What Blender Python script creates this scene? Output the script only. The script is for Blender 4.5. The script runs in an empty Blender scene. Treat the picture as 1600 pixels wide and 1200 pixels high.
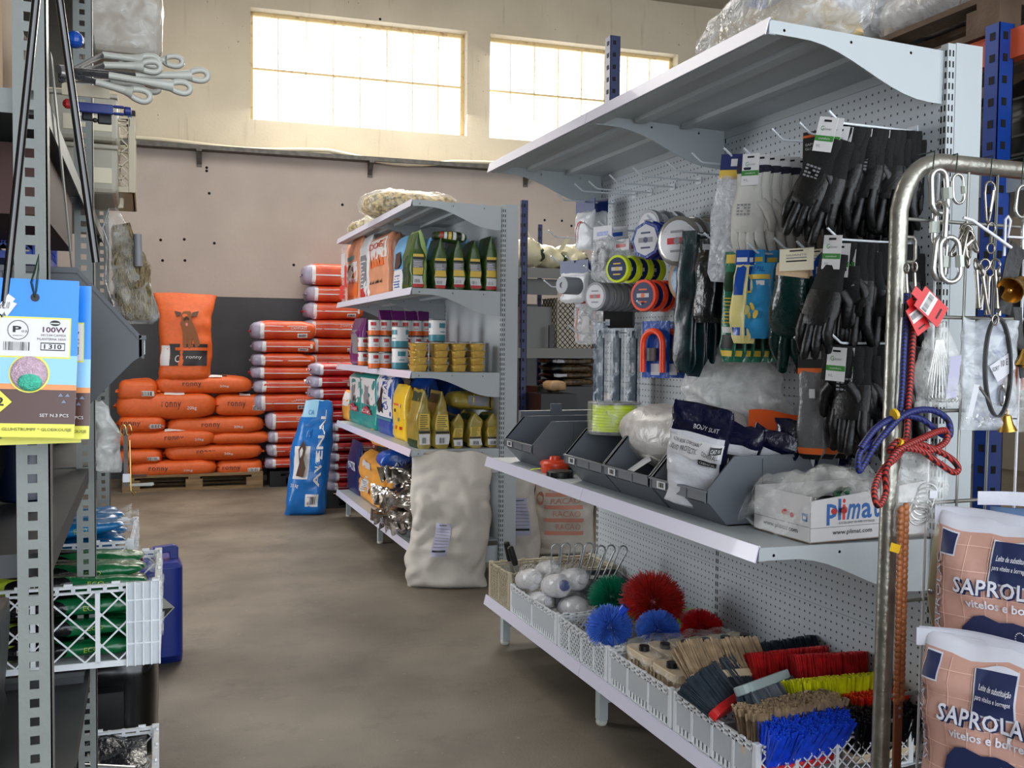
import bpy, math, random
from math import sin, cos, pi, radians, sqrt, atan2
from mathutils import Vector, Matrix, noise
R = random.Random(7)
SC = bpy.context.scene
COL = SC.collection

# ---------------------------------------------------------------- camera
CF, CYAW, CPIT, CROL, CH = 1500.0, .3654, .0384, .0096, 1.31
def ray(px, py):
    X = (px - 800) / CF; Y = -(py - 600) / CF
    r = X * cos(CROL) - Y * sin(CROL); u2 = X * sin(CROL) + Y * cos(CROL)
    d = cos(CPIT) + u2 * sin(CPIT); u = -sin(CPIT) + u2 * cos(CPIT)
    return Vector((r * cos(CYAW) + d * sin(CYAW), -r * sin(CYAW) + d * cos(CYAW), u))
EYE = Vector((0, 0, CH))
cam = bpy.data.cameras.new('camera'); camo = bpy.data.objects.new('camera', cam); COL.objects.link(camo)
cam.lens = 36 * CF / 1600; cam.sensor_width = 36; cam.clip_start = .05; cam.clip_end = 200
_f = ray(800, 600).normalized(); _r = (ray(801, 600) - ray(800, 600)).normalized(); _u = _r.cross(_f)
camo.matrix_world = Matrix(((_r.x, _u.x, -_f.x, 0), (_r.y, _u.y, -_f.y, 0), (_r.z, _u.z, -_f.z, CH), (0, 0, 0, 1)))
SC.camera = camo

# ---------------------------------------------------------------- light
W = bpy.data.worlds.new('sky'); SC.world = W; W.use_nodes = True
_n = W.node_tree.nodes; _l = W.node_tree.links
_bg = _n['Background']; _bg.inputs[1].default_value = 4.2
_bg.inputs[0].default_value = (.86, .93, 1.0, 1)
def area(name, loc, target, sx, sy, power, col):
    d = bpy.data.lights.new(name, 'AREA'); d.shape = 'RECTANGLE'; d.size = sx; d.size_y = sy
    d.energy = power; d.color = col
    o = bpy.data.objects.new(name, d); COL.objects.link(o); o.location = loc
    o.rotation_euler = (Vector(target) - Vector(loc)).to_track_quat('-Z', 'Y').to_euler()
    return o
area('daylight_through_window', (2.1, 9.6, 4.1), (1.9, 3.0, .3), 2.2, 1.1, 130, (1, .95, .84))
area('daylight_through_side_window', (4.55, 9.5, 4.1), (2.2, 3.0, .8), 2.2, 1.1, 100, (1, .95, .84))
area('overhead_fill_light', (0.9, 6.6, 4.95), (0.9, 6.6, 0), 4.0, 3.0, 150, (1, .96, .9))  # added soft fill from above; the ceiling over it is closed
area('left_fill_light', (-2.3, 5.6, 1.5), (1.9, 4.2, .8), 2.4, 2.2, 150, (.93, .96, 1))  # added fill for the low shelf panels; the left wall has no door
area('daylight_through_gate', (-.9, -2.6, 1.5), (1.6, 3.0, .6), 3.4, 2.6, 45, (.80, .89, 1))
SC.view_settings.view_transform = 'Standard'; SC.view_settings.look = 'None'
SC.view_settings.exposure = 0.06; SC.view_settings.gamma = 1; SC.view_settings.use_curve_mapping = False
try:
    SC.cycles.use_denoising = True; SC.cycles.max_bounces = 7; SC.cycles.transparent_max_bounces = 24
    SC.cycles.caustics_reflective = False; SC.cycles.caustics_refractive = False
    SC.cycles.sample_clamp_indirect = 6
except Exception: pass

# ---------------------------------------------------------------- placing
def at(px, py, X=None, Y=None, Z=None, D=None):
    v = ray(px, py)
    t = X / v.x if X is not None else Y / v.y if Y is not None else (Z - CH) / v.z if Z is not None else D
    return EYE + v * t
def dep(p):
    return (Vector(p) - EYE).dot(_f)
def box_at(x0, y0, x1, y1, **k):
    """bottom centre, width and height of a thing that fills this stretch at the given plane"""
    b = at((x0 + x1) / 2, y1, **k); s = dep(b) / CF
    return b, (x1 - x0) * s, (y1 - y0) * s

# ---------------------------------------------------------------- materials
MATS = {}
def srgb(c):
    if isinstance(c, str): c = [int(c[i:i + 2], 16) / 255 for i in (0, 2, 4)]
    return tuple(x / 12.92 if x <= .04045 else ((x + .055) / 1.055) ** 2.4 for x in c) + (1,)
def mat(name, col, rough=.5, metal=0, var=.0, scale=8, bump=0, bscale=60, col2=None, coat=0, spec=.5, stretch=None, alpha=1, trans=0, lo=.35, hi=.65, detail=4):
    if name in MATS: return MATS[name]
    m = bpy.data.materials.new(name); m.use_nodes = True; MATS[name] = m
    N = m.node_tree.nodes; L = m.node_tree.links; b = N['Principled BSDF']
    b.inputs['Roughness'].default_value = rough; b.inputs['Metallic'].default_value = metal
    b.inputs['Coat Weight'].default_value = coat; b.inputs['Specular IOR Level'].default_value = spec
    b.inputs['Alpha'].default_value = alpha; b.inputs['Transmission Weight'].default_value = trans
    c = srgb(col); b.inputs['Base Color'].default_value = c
    if var or col2 or bump:
        tc = N.new('ShaderNodeTexCoord'); mp = N.new('ShaderNodeMapping'); L.new(tc.outputs['Object'], mp.inputs[0])
        if stretch: mp.inputs['Scale'].default_value = stretch
    if var or col2:
        n = N.new('ShaderNodeTexNoise'); n.inputs['Scale'].default_value = scale; n.inputs['Detail'].default_value = detail
        L.new(mp.outputs[0], n.inputs['Vector'])
        r = N.new('ShaderNodeValToRGB'); L.new(n.outputs[0], r.inputs[0]); L.new(r.outputs[0], b.inputs['Base Color'])
        r.color_ramp.elements[0].position = lo; r.color_ramp.elements[1].position = hi
        if col2: r.color_ramp.elements[0].color = srgb(col2); r.color_ramp.elements[1].color = c
        else:
            r.color_ramp.elements[0].color = tuple(x * (1 - var) for x in c[:3]) + (1,)
            r.color_ramp.elements[1].color = tuple(min(1, x * (1 + var)) for x in c[:3]) + (1,)
    if bump:
        n2 = N.new('ShaderNodeTexNoise'); n2.inputs['Scale'].default_value = bscale; n2.inputs['Detail'].default_value = 3
        L.new(mp.outputs[0], n2.inputs['Vector'])
        bp = N.new('ShaderNodeBump'); bp.inputs['Strength'].default_value = bump; bp.inputs['Distance'].default_value = .01
        L.new(n2.outputs[0], bp.inputs['Height']); L.new(bp.outputs[0], b.inputs['Normal'])
    return m
def film(name, col, clear=.8, rough=.12, bump=.6, bscale=25):
    """thin plastic film: mostly see-through, with glossy creases"""
    if name in MATS: return MATS[name]
    m = bpy.data.materials.new(name); m.use_nodes = True; MATS[name] = m
    N = m.node_tree.nodes; L = m.node_tree.links; b = N['Principled BSDF']; out = N['Material Output']
    b.inputs['Base Color'].default_value = srgb(col); b.inputs['Roughness'].default_value = rough
    b.inputs['Specular IOR Level'].default_value = .9
    t = N.new('ShaderNodeBsdfTransparent'); mx = N.new('ShaderNodeMixShader')
    tc = N.new('ShaderNodeTexCoord'); n2 = N.new('ShaderNodeTexNoise'); n2.inputs['Scale'].default_value = bscale; n2.inputs['Detail'].default_value = 3
    n2.inputs['Distortion'].default_value = .6
    L.new(tc.outputs['Object'], n2.inputs['Vector'])
    bp = N.new('ShaderNodeBump'); bp.inputs['Strength'].default_value = bump; bp.inputs['Distance'].default_value = .02
    L.new(n2.outputs[0], bp.inputs['Height']); L.new(bp.outputs[0], b.inputs['Normal'])
    r = N.new('ShaderNodeMapRange'); L.new(n2.outputs[0], r.inputs[0])
    r.inputs[1].default_value = .3; r.inputs[2].default_value = .72
    r.inputs[3].default_value = 1 - min(.98, clear + .12); r.inputs[4].default_value = 1 - max(0, clear - .22)
    L.new(r.outputs[0], mx.inputs[0]); L.new(t.outputs[0], mx.inputs[1]); L.new(b.outputs[0], mx.inputs[2])
    L.new(mx.outputs[0], out.inputs[0])
    return m

# ---------------------------------------------------------------- meshes
class MB:
    def __init__(s): s.v = []; s.f = []; s.m = []; s.flat = set()
    def add(s, vs, fs, mi=0, T=None):
        o = len(s.v)
        s.v += [(T @ Vector(p)) if T is not None else Vector(p) for p in vs]
        s.f += [tuple(i + o for i in q) for q in fs]
        s.m += (list(mi) if isinstance(mi, (list, tuple)) else [mi] * len(fs))
        return s
    def box(s, x0, x1, y0, y1, z0, z1, mi=0, T=None):
        vs = [(x, y, z) for z in (z0, z1) for y in (y0, y1) for x in (x0, x1)]
        return s.add(vs, [(0, 2, 3, 1), (4, 5, 7, 6), (0, 1, 5, 4), (2, 6, 7, 3), (0, 4, 6, 2), (1, 3, 7, 5)], mi, T)
    def grid(s, fn, nu, nv, mi=0, T=None, mf=None, closeu=False):
        vs = [fn(i / nu, j / nv) for j in range(nv + 1) for i in range(nu + (0 if closeu else 1))]
        w = nu if closeu else nu + 1
        fs = []; ms = []
        for j in range(nv):
            for i in range(nu):
                a = j * w + i; b = j * w + (i + 1) % w
                fs.append((a, b, b + w, a + w)); ms.append(mf((i + .5) / nu, (j + .5) / nv) if mf else mi)
        return s.add(vs, fs, ms, T)
    def tube(s, path, r, n=8, mi=0, T=None, cap=True, closed=False):
        P = [Vector(p) for p in path]; N_ = len(P); vs = []; fs = []
        rr = r if isinstance(r, (list, tuple)) else [r] * N_
        up = None
        for i, p in enumerate(P):
            a = P[(i - 1) % N_] if (closed or i > 0) else p; b = P[(i + 1) % N_] if (closed or i < N_ - 1) else p
            t = (b - a)
            t = t.normalized() if t.length > 1e-9 else Vector((0, 0, 1))
            if up is None: up = t.cross(Vector((0.31, .22, .92)));
            up = (up - t * up.dot(t))
            if up.length < 1e-6: up = t.cross(Vector((1, 0, .1)))
            up.normalize(); w = t.cross(up)
            for k in range(n):
                q = 2 * pi * k / n
                vs.append(p + (up * cos(q) + w * sin(q)) * rr[i])
        for i in range(N_ if closed else N_ - 1):
            i2 = (i + 1) % N_
            for k in range(n):
                fs.append((i * n + k, i * n + (k + 1) % n, i2 * n + (k + 1) % n, i2 * n + k))
        if cap and not closed:
            fs.append(tuple(range(n))[::-1]); fs.append(tuple((N_ - 1) * n + k for k in range(n)))
        return s.add(vs, fs, mi, T)
    def lathe(s, prof, n=20, mi=0, T=None, mf=None):
        vs = [(r * cos(2 * pi * k / n), r * sin(2 * pi * k / n), z) for r, z in prof for k in range(n)]
        fs = []; ms = []
        for i in range(len(prof) - 1):
            for k in range(n):
                fs.append((i * n + k, i * n + (k + 1) % n, (i + 1) * n + (k + 1) % n, (i + 1) * n + k)); ms.append(mf(i) if mf else mi)
        fs.append(tuple(range(n))[::-1]); ms.append(ms[0]); fs.append(tuple((len(prof) - 1) * n + k for k in range(n))); ms.append(ms[-2])
        return s.add(vs, fs, ms, T)
    def prism(s, poly, y0, y1, mi=0, T=None):
        """polygon in x,z pulled from y0 to y1"""
        n = len(poly); vs = [(x, y0, z) for x, z in poly] + [(x, y1, z) for x, z in poly]
        fs = [tuple(range(n)), tuple(range(n, 2 * n))[::-1]] + [(i, i + n, (i + 1) % n + n, (i + 1) % n) for i in range(n)]
        return s.add(vs, fs, mi, T)
    def ball(s, c, r, n=12, m=8, mi=0, T=None):
        r = r if isinstance(r, tuple) else (r, r, r)
        return s.grid(lambda u, v: (c[0] + r[0] * sin(pi * v) * cos(2 * pi * u), c[1] + r[1] * sin(pi * v) * sin(2 * pi * u), c[2] - r[2] * cos(pi * v)), n, m, mi, T, closeu=True)
    def build(s, name, mats, parent=None, loc=None, rot=None, smooth=None, bevel=0):
        me = bpy.data.meshes.new(name); me.from_pydata([tuple(p) for p in s.v], [], s.f); me.update()
        for m in (mats if isinstance(mats, (list, tuple)) else [mats]): me.materials.append(m)
        me.polygons.foreach_set('material_index', s.m)
        if smooth is not None:
            me.polygons.foreach_set('use_smooth', [True] * len(s.f))
            if smooth < 180:
                try: me.set_sharp_from_angle(angle=radians(smooth))
                except Exception: pass
        o = bpy.data.objects.new(name, me); COL.objects.link(o)
        if parent: o.parent = parent
        if loc is not None: o.location = loc
        if rot is not None: o.rotation_euler = rot
        if bevel:
            b = o.modifiers.new('bevel', 'BEVEL'); b.width = bevel; b.segments = 2; b.limit_method = 'ANGLE'
        return o
def tag(o, label=None, cat=None, group=None, kind=None):
    if label: o['label'] = label
    if cat: o['category'] = cat
    if group: o['group'] = group
    if kind: o['kind'] = kind
    return o
def thing(name, label, cat, loc=(0, 0, 0), rot=0, group=None):
    o = bpy.data.objects.new(name, None); COL.objects.link(o); o.location = loc
    o.rotation_euler = rot if isinstance(rot, (tuple, list)) else (0, 0, rot); o.empty_display_size = .05
    return tag(o, label, cat, group)
def kids(o): return [c for c in ALLK.get(o.name, [])]
def copy_tree(o, parent=None, loc=None, rot=None, label=None, group=None, scale=None):
    c = o.copy(); COL.objects.link(c)
    if parent is not None: c.parent = parent
    if loc is not None: c.location = loc
    if rot is not None: c.rotation_euler = rot if isinstance(rot, (tuple, list)) else (0, 0, rot)
    if scale is not None: c.scale = scale if isinstance(scale, (tuple, list)) else (scale,) * 3
    if label: c['label'] = label
    if group: c['group'] = group
    for ch in list(o.children):
        copy_tree(ch, c)
    return c
def struct(o): o['kind'] = 'structure'; return o
TC = {}
def textmesh(s, spacing=1.0, shear=0, bold=0):
    k = (s, spacing, shear, bold)
    if k in TC: return TC[k]
    cu = bpy.data.curves.new('text', 'FONT'); cu.body = s; cu.size = 1; cu.resolution_u = 2; cu.space_character = spacing; cu.shear = shear; cu.offset = bold
    o = bpy.data.objects.new('text', cu); COL.objects.link(o)
    dg = bpy.context.evaluated_depsgraph_get(); me = o.evaluated_get(dg).to_mesh()
    vs = [tuple(v.co) for v in me.vertices]; fs = [tuple(p.vertices) for p in me.polygons]
    o.evaluated_get(dg).to_mesh_clear()
    bpy.data.objects.remove(o); bpy.data.curves.remove(cu)
    if vs:
        x0 = min(v[0] for v in vs); x1 = max(v[0] for v in vs); y0 = min(v[1] for v in vs); y1 = max(v[1] for v in vs)
        w = max(x1 - x0, 1e-6); hh = max(y1 - y0, 1e-6)
        vs = [((x - x0) / w, (y - y0) / hh) for x, y, z in vs]
        TC[k] = (vs, fs, w / hh)
    return TC[k]
def text_on(mb, s, fn, u0, v0, u1, v1, mi, rot=0, **k):
    """letters laid on a surface fn(u, v), filling the box u0..u1, v0..v1"""
    vs, fs, _ = textmesh(s, **k)
    out = []
    for a, b in vs:
        if rot == 90: a, b = 1 - b, a
        elif rot == -90: a, b = b, 1 - a
        out.append(fn(u0 + a * (u1 - u0), v0 + b * (v1 - v0)))
    mb.add(out, fs, mi)
def patch(mb, fn, u0, v0, u1, v1, mi, n=4, m=4):
    mb.grid(lambda a, b: fn(u0 + a * (u1 - u0), v0 + b * (v1 - v0)), n, m, mi)
def poly_on(mb, fn, pts, mi):
    mb.add([fn(u, v) for u, v in pts], [tuple(range(len(pts)))], mi)
def bars_on(mb, fn, u0, v0, u1, v1, mi, n=12, rr=None):
    rr = rr or R
    x = u0; st = (u1 - u0) / n
    for i in range(n):
        w = st * rr.choice((.25, .45, .65)); patch(mb, fn, u0 + i * st, v0, u0 + i * st + w, v1, mi, 1, 1)
def lines_on(mb, fn, u0, v0, u1, v1, mi, n=5, rr=None):
    rr = rr or R
    st = (v1 - v0) / n
    for i in range(n):
        patch(mb, fn, u0, v0 + i * st, u0 + (u1 - u0) * rr.uniform(.6, 1), v0 + i * st + st * .35, mi, 3, 1)
def T_(loc=(0, 0, 0), rz=0, rx=0, ry=0, s=1):
    return Matrix.Translation(Vector(loc)) @ Matrix.Rotation(rz, 4, 'Z') @ Matrix.Rotation(ry, 4, 'Y') @ Matrix.Rotation(rx, 4, 'X') @ Matrix.Scale(s, 4)
def arc(cx, cz, r, a0, a1, n, y=0): return [(cx + r * cos(radians(a0 + (a1 - a0) * i / n)), y, cz + r * sin(radians(a0 + (a1 - a0) * i / n))) for i in range(n + 1)]
def fbm(p, s, seed=0): return noise.noise(Vector((p[0] * s + seed * 7.3, p[1] * s - seed * 3.1, p[2] * s + seed * 1.7)))


class Bag:
    """upright bag: rounded section w x d, tapering to a flat seal at the top"""
    def __init__(s, w, d, h, p=4, taper=.35, top='seal', bot='flat', neck=0, wr=.006, ws=10, seed=0, lean=0, side=0, bow=0, sag=0, sharp=.75):
        s.__dict__.update(w=w, d=d, h=h, p=p, taper=taper, top=top, bot=bot, neck=neck, wr=wr, ws=ws, seed=seed, lean=lean, side=side, bow=bow, sag=sag, sharp=sharp)
    def prof(s, v):
        a = 1.0
        if s.top == 'seal' and v > 1 - s.taper: a = max(.03, (1 - v) / s.taper) ** s.sharp
        elif s.top == 'round' and v > .6: a = max(.0, 1 - ((v - .6) / .4) ** 2.6) ** .5
        elif s.top == 'open' : a = 1
        if s.bot == 'flat' and v < .06: a *= max(.5, 1 - ((.06 - v) / .06) ** 2 * .35)
        elif s.bot == 'round' and v < .35: a *= max(.0, 1 - ((.35 - v) / .35) ** 2.6) ** .5
        elif s.bot == 'seal' and v < .3: a *= max(.03, v / .3) ** .7
        return a
    def wd(s, v):
        k = 1 - s.neck * max(0, (v - (1 - s.taper)) / s.taper) ** 1.2 if s.neck else 1
        if s.top == 'round' and v > .8: k *= max(.3, 1 - ((v - .8) / .2) ** 2.5 * .5)
        if s.bot == 'round' and v < .15: k *= max(.3, 1 - ((.15 - v) / .15) ** 2.5 * .4)
        if s.sag: k *= 1 + s.sag * sin(pi * min(1, v * 1.2)) * .5
        return k
    def out(s, x, y, v):
        z = v * s.h; q = s.ws
        n1 = fbm((x, y * .8, z), q, s.seed); n2 = fbm((x + 3, y, z * 1.4), q * 2.3, s.seed + 2)
        n3 = 1 - 2 * abs(fbm((x * 1.2 + z * .5, y, z * 1.1 - x * .4), q * 1.1, s.seed + 4)) * 1.6
        n = n1 + .45 * n2 - .7 * n3
        k = min(1, v / .05)
        ax = abs(x) / (s.w / 2 + 1e-6); ay = abs(y) / (s.d / 2 + 1e-6); m = max(ax, ay) + 1e-3
        x2 = x + (x / (s.w / 2)) * n * s.wr * .5 * k; y2 = y + (y / (s.d / 2)) * n * s.wr * 1.3 * (.5 + .5 * k)
        x2 += fbm((0, 0, z), 3 / s.h, s.seed + 6) * s.wr * 1.5 * k
        if v > .93: z += fbm((x, 0, 0), 5 / s.w, s.seed + 8) * s.wr * 1.6
        y2 += s.lean * z + s.bow * sin(pi * v); x2 += s.side * z
        return Vector((x2, y2, z))
    def cr(s, th):
        c, q = cos(th), sin(th); e = 2 / s.p
        return math.copysign(abs(c) ** e, c), math.copysign(abs(q) ** e, q)
    def shell(s, mb, nu=28, nv=16, mi=0, mf=None):
        def fn(a, v):
            cx, cy = s.cr(2 * pi * a - pi); return s.out(cx * s.w / 2 * s.wd(v), cy * s.d / 2 * s.prof(v), v)
        def mm(a, v):
            cx, cy = s.cr(2 * pi * a - pi); return mf(cx, cy, v)
        mb.grid(fn, nu, nv, mi, mf=mm if mf else None, closeu=True)
        n = len(mb.v); w = nu
        mb.f.append(tuple(range(n - (nv + 1) * w, n - nv * w))[::-1]); mb.m.append(mi)
        mb.f.append(tuple(range(n - w, n))); mb.m.append(mi if not mf else mf(0, 0, 1))
        return s
    def F(s, u, v, e=.002):
        y = -(max(0, 1 - abs(u) ** s.p)) ** (1 / s.p) * s.d / 2 * s.prof(v)
        return s.out(u * s.w / 2 * s.wd(v), y, v) + Vector((0, -e - .012 * s.wr / .006 * .05, 0))
    def B(s, u, v, e=.002):
        y = (max(0, 1 - abs(u) ** s.p)) ** (1 / s.p) * s.d / 2 * s.prof(v)
        return s.out(-u * s.w / 2 * s.wd(v), y, v) + Vector((0, e, 0))
    def L(s, a, v, e=.002):
        x = -(max(0, 1 - abs(a) ** s.p)) ** (1 / s.p) * s.w / 2 * s.wd(v)
        return s.out(x, -a * s.d / 2 * s.prof(v), v) + Vector((-e, 0, 0))
    def Rt(s, a, v, e=.002):
        x = (max(0, 1 - abs(a) ** s.p)) ** (1 / s.p) * s.w / 2 * s.wd(v)
        return s.out(x, a * s.d / 2 * s.prof(v), v) + Vector((e, 0, 0))
class Sack:
    """lying filled sack, centre at the origin of its base"""
    def __init__(s, w, d, h, e1=.62, e2=.34, wr=.006, ws=9, seed=0, sagx=0):
        s.__dict__.update(w=w, d=d, h=h, e1=e1, e2=e2, wr=wr, ws=ws, seed=seed, sagx=sagx)
    def out(s, x, y, z):
        n = fbm((x, y, z), s.ws, s.seed) + .5 * fbm((x, y, z), s.ws * 2.2, s.seed + 1) - .8 * (1 - 2.6 * abs(fbm((x, y, z * 2), s.ws * .9, s.seed + 2)))
        k = s.wr * n
        bend = s.sagx * (fbm((x, 0, 0), 2.2 / s.w, s.seed + 4)) * s.h
        return Vector((x + x / (s.w / 2) * k, y + y / (s.d / 2) * k, z + z / (s.h / 2) * k + bend + s.h / 2))
    def shell(s, mb, nu=30, nv=12, mi=0, mf=None):
        pw = lambda c, e: math.copysign(abs(c) ** e, c)
        def pt(a, v):
            et = -pi / 2 + pi * v; om = 2 * pi * a; r = abs(cos(et)) ** s.e1
            return (s.w / 2 * r * pw(cos(om), s.e2), s.d / 2 * r * pw(sin(om), s.e2), s.h / 2 * pw(sin(et), s.e1))
        mb.grid(lambda a, v: s.out(*pt(a, v)), nu, nv, mi, mf=(lambda a, v: mf(pt(a, v)[0] / (s.w / 2), pt(a, v)[1] / (s.d / 2), pt(a, v)[2] / (s.h / 2))) if mf else None, closeu=True)
        return s
    def F(s, u, v, e=.003):
        q = max(0, 1 - abs(v) ** (2 / s.e1)) ** (s.e1 / s.e2); y = max(0, q - abs(u) ** (2 / s.e2)) ** (s.e2 / 2)
        return s.out(u * s.w / 2, -y * s.d / 2, v * s.h / 2) + Vector((0, -e, 0))
    def Tp(s, u, v, e=.003):
        q = (abs(u) ** (2 / s.e2) + abs(v) ** (2 / s.e2)) ** (s.e2 / s.e1); z = max(0, 1 - q) ** (s.e1 / 2)
        return s.out(u * s.w / 2, v * s.d / 2, z * s.h / 2) + Vector((0, 0, e))
    def Lf(s, u, v, e=.003):
        q = max(0, 1 - abs(v) ** (2 / s.e1)) ** (s.e1 / s.e2); x = max(0, q - abs(u) ** (2 / s.e2)) ** (s.e2 / 2)
        return s.out(-x * s.w / 2, -u * s.d / 2, v * s.h / 2) + Vector((-e, 0, 0))
# ================================================================ the hall
WY, WA = 9.95, -.06
m_wall = mat('wall_plaster', (.80, .755, .67), .9, col2=(.755, .71, .625), scale=1.6, bump=.15, bscale=40)
def wall_stains(m):
    N = m.node_tree.nodes; L = m.node_tree.links; b = N['Principled BSDF']
    src = b.inputs['Base Color'].links[0].from_socket
    tc = N.new('ShaderNodeTexCoord'); mp = N.new('ShaderNodeMapping'); mp.inputs['Scale'].default_value = (6.5, 1, .5)
    L.new(tc.outputs['Object'], mp.inputs[0]); n = N.new('ShaderNodeTexNoise'); n.inputs['Scale'].default_value = 2.2; n.inputs['Detail'].default_value = 5
    L.new(mp.outputs[0], n.inputs['Vector']); r = N.new('ShaderNodeValToRGB'); r.color_ramp.elements[0].position = .60; r.color_ramp.elements[1].position = .74
    L.new(n.outputs[0], r.inputs[0])
    sep = N.new('ShaderNodeSeparateXYZ'); L.new(tc.outputs['Object'], sep.inputs[0])
    mr = N.new('ShaderNodeMapRange'); L.new(sep.outputs[2], mr.inputs[0]); mr.inputs[1].default_value = 2.3; mr.inputs[2].default_value = 3.4; mr.inputs[3].default_value = 0; mr.inputs[4].default_value = .42
    mu = N.new('ShaderNodeMath'); mu.operation = 'MULTIPLY'; L.new(r.outputs[0], mu.inputs[0]); L.new(mr.outputs[0], mu.inputs[1])
    mx = N.new('ShaderNodeMix'); mx.data_type = 'RGBA'; L.new(mu.outputs[0], mx.inputs[0]); L.new(src, mx.inputs[6]); mx.inputs[7].default_value = srgb((.47, .42, .33))
    # speckles of flaked paint
    n2 = N.new('ShaderNodeTexNoise'); n2.inputs['Scale'].default_value = 26; n2.inputs['Detail'].default_value = 2; L.new(tc.outputs['Object'], n2.inputs['Vector'])
    n3 = N.new('ShaderNodeTexNoise'); n3.inputs['Scale'].default_value = 1.3; L.new(tc.outputs['Object'], n3.inputs['Vector'])
    m1 = N.new('ShaderNodeMath'); m1.operation = 'GREATER_THAN'; L.new(n2.outputs[0], m1.inputs[0]); m1.inputs[1].default_value = .70
    m2 = N.new('ShaderNodeMath'); m2.operation = 'GREATER_THAN'; L.new(n3.outputs[0], m2.inputs[0]); m2.inputs[1].default_value = .55
    m3 = N.new('ShaderNodeMath'); m3.operation = 'MULTIPLY'; L.new(m1.outputs[0], m3.inputs[0]); L.new(m2.outputs[0], m3.inputs[1])
    m4 = N.new('ShaderNodeMath'); m4.operation = 'MULTIPLY'; L.new(m3.outputs[0], m4.inputs[0]); m4.inputs[1].default_value = .6
    mx2 = N.new('ShaderNodeMix'); mx2.data_type = 'RGBA'; L.new(m4.outputs[0], mx2.inputs[0]); L.new(mx.outputs[2], mx2.inputs[6]); mx2.inputs[7].default_value = srgb((.33, .30, .25))
    L.new(mx2.outputs[2], b.inputs['Base Color'])
wall_stains(m_wall)
m_band = mat('dark_grey_wall_paint', (.225, .235, .25), .6, var=.08, scale=5, bump=.1)
m_pink = mat('wall_plaster_lower', (.70, .655, .62), .9, col2=(.655, .61, .575), scale=1.4, bump=.12, bscale=30)
m_floor = mat('concrete_floor', (.49, .452, .395), .6, col2=(.31, .278, .235), scale=1.7, bump=.12, bscale=120, lo=.3, hi=.75, detail=9)
def floor_marks(m):
    N = m.node_tree.nodes; L = m.node_tree.links; b = N['Principled BSDF']; src = b.inputs['Base Color'].links[0].from_socket
    tc = N.new('ShaderNodeTexCoord'); n = N.new('ShaderNodeTexNoise'); n.inputs['Scale'].default_value = 3.1; n.inputs['Detail'].default_value = 12; n.inputs['Roughness'].default_value = .72
    L.new(tc.outputs['Object'], n.inputs['Vector']); r = N.new('ShaderNodeValToRGB'); r.color_ramp.elements[0].position = .52; r.color_ramp.elements[1].position = .70
    r.color_ramp.elements[1].color = (.6, .6, .6, 1)
    L.new(n.outputs[0], r.inputs[0]); mx = N.new('ShaderNodeMix'); mx.data_type = 'RGBA'; L.new(r.outputs[0], mx.inputs[0]); L.new(src, mx.inputs[6]); mx.inputs[7].default_value = srgb((.24, .22, .20))
    n2 = N.new('ShaderNodeTexNoise'); n2.inputs['Scale'].default_value = 34; n2.inputs['Detail'].default_value = 4; L.new(tc.outputs['Object'], n2.inputs['Vector'])
    r2 = N.new('ShaderNodeValToRGB'); r2.color_ramp.elements[0].position = .68; r2.color_ramp.elements[1].position = .74; r2.color_ramp.elements[1].color = (.35, .35, .35, 1); L.new(n2.outputs[0], r2.inputs[0])
    mx2 = N.new('ShaderNodeMix'); mx2.data_type = 'RGBA'; L.new(r2.outputs[0], mx2.inputs[0]); L.new(mx.outputs[2], mx2.inputs[6]); mx2.inputs[7].default_value = srgb((.6, .57, .52))
    L.new(mx2.outputs[2], b.inputs['Base Color'])
floor_marks(m_floor)
struct(MB().box(-2.4, 9.2, -4.6, 10.6, -.1, 0).build('floor', m_floor))
WINS = [(.99, 3.2), (3.45, 5.66)]; WZ0, WZ1 = 3.54, 4.635
def wall_band(mb, x0, x1):
    mb.box(x0, x1, 0, .24, 0, 1.78, 1)
    mb.box(x0, x1, 0, .24, 1.78, 3.2, 2)
mb = MB(); wall_band(mb, -2.4, 9.2)
mb.box(-2.4, 9.2, 0, .24, 3.2, WZ0, 0); mb.box(-2.4, 9.2, 0, .24, WZ1, 5.2, 0)
mb.box(-2.4, WINS[0][0], 0, .24, WZ0, WZ1, 0); mb.box(WINS[0][1], WINS[1][0], 0, .24, WZ0, WZ1, 0); mb.box(WINS[1][1], 9.2, 0, .24, WZ0, WZ1, 0)
struct(mb.build('wall_back', [m_wall, m_band, m_pink], loc=(0, WY, 0), rot=(0, 0, WA)))
m_iron = mat('rusty_bloom_pale_window_iron', (.88, .78, .58), .8, col2=(.66, .50, .34), scale=14, lo=.25, hi=.45)  # rusty iron, paled so the colour carries the window bloom
m_glass = film('dusty_window_glass', (.95, .95, .92), clear=.9, bump=0)
for k, (a, b) in enumerate(WINS):
    mb = MB(); y0, y1 = .14, .18
    mb.box(a, b, y0, y1, WZ0, WZ0 + .03); mb.box(a, b, y0, y1, WZ1 - .035, WZ1); mb.box(a, a + .03, y0, y1, WZ0, WZ1); mb.box(b - .035, b, y0, y1, WZ0, WZ1)
    mb.box(a, b, y0 + .01, y1, 4.072, 4.09)
    for i in range(1, 8):
        x = a + (b - a) * i / 8; mb.box(x - .0035, x + .0035, y0 + .01, y1, WZ0, WZ1)
    o = struct(mb.build('window_%d' % (k + 1), m_iron, loc=(0, WY, 0), rot=(0, 0, WA)))
    MB().box(a, b, .165, .168, WZ0, WZ1).build('pane', m_glass, o)
m_side = mat('side_wall_plaster', (.50, .47, .43), .9, var=.06, scale=2)
struct(MB().box(-2.5, -2.4, -4.6, 10.3, 0, 5.2).build('wall_left', m_side))
struct(MB().box(9.0, 9.1, -4.6, 9.8, 0, 5.2).build('wall_right', m_side))
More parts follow.
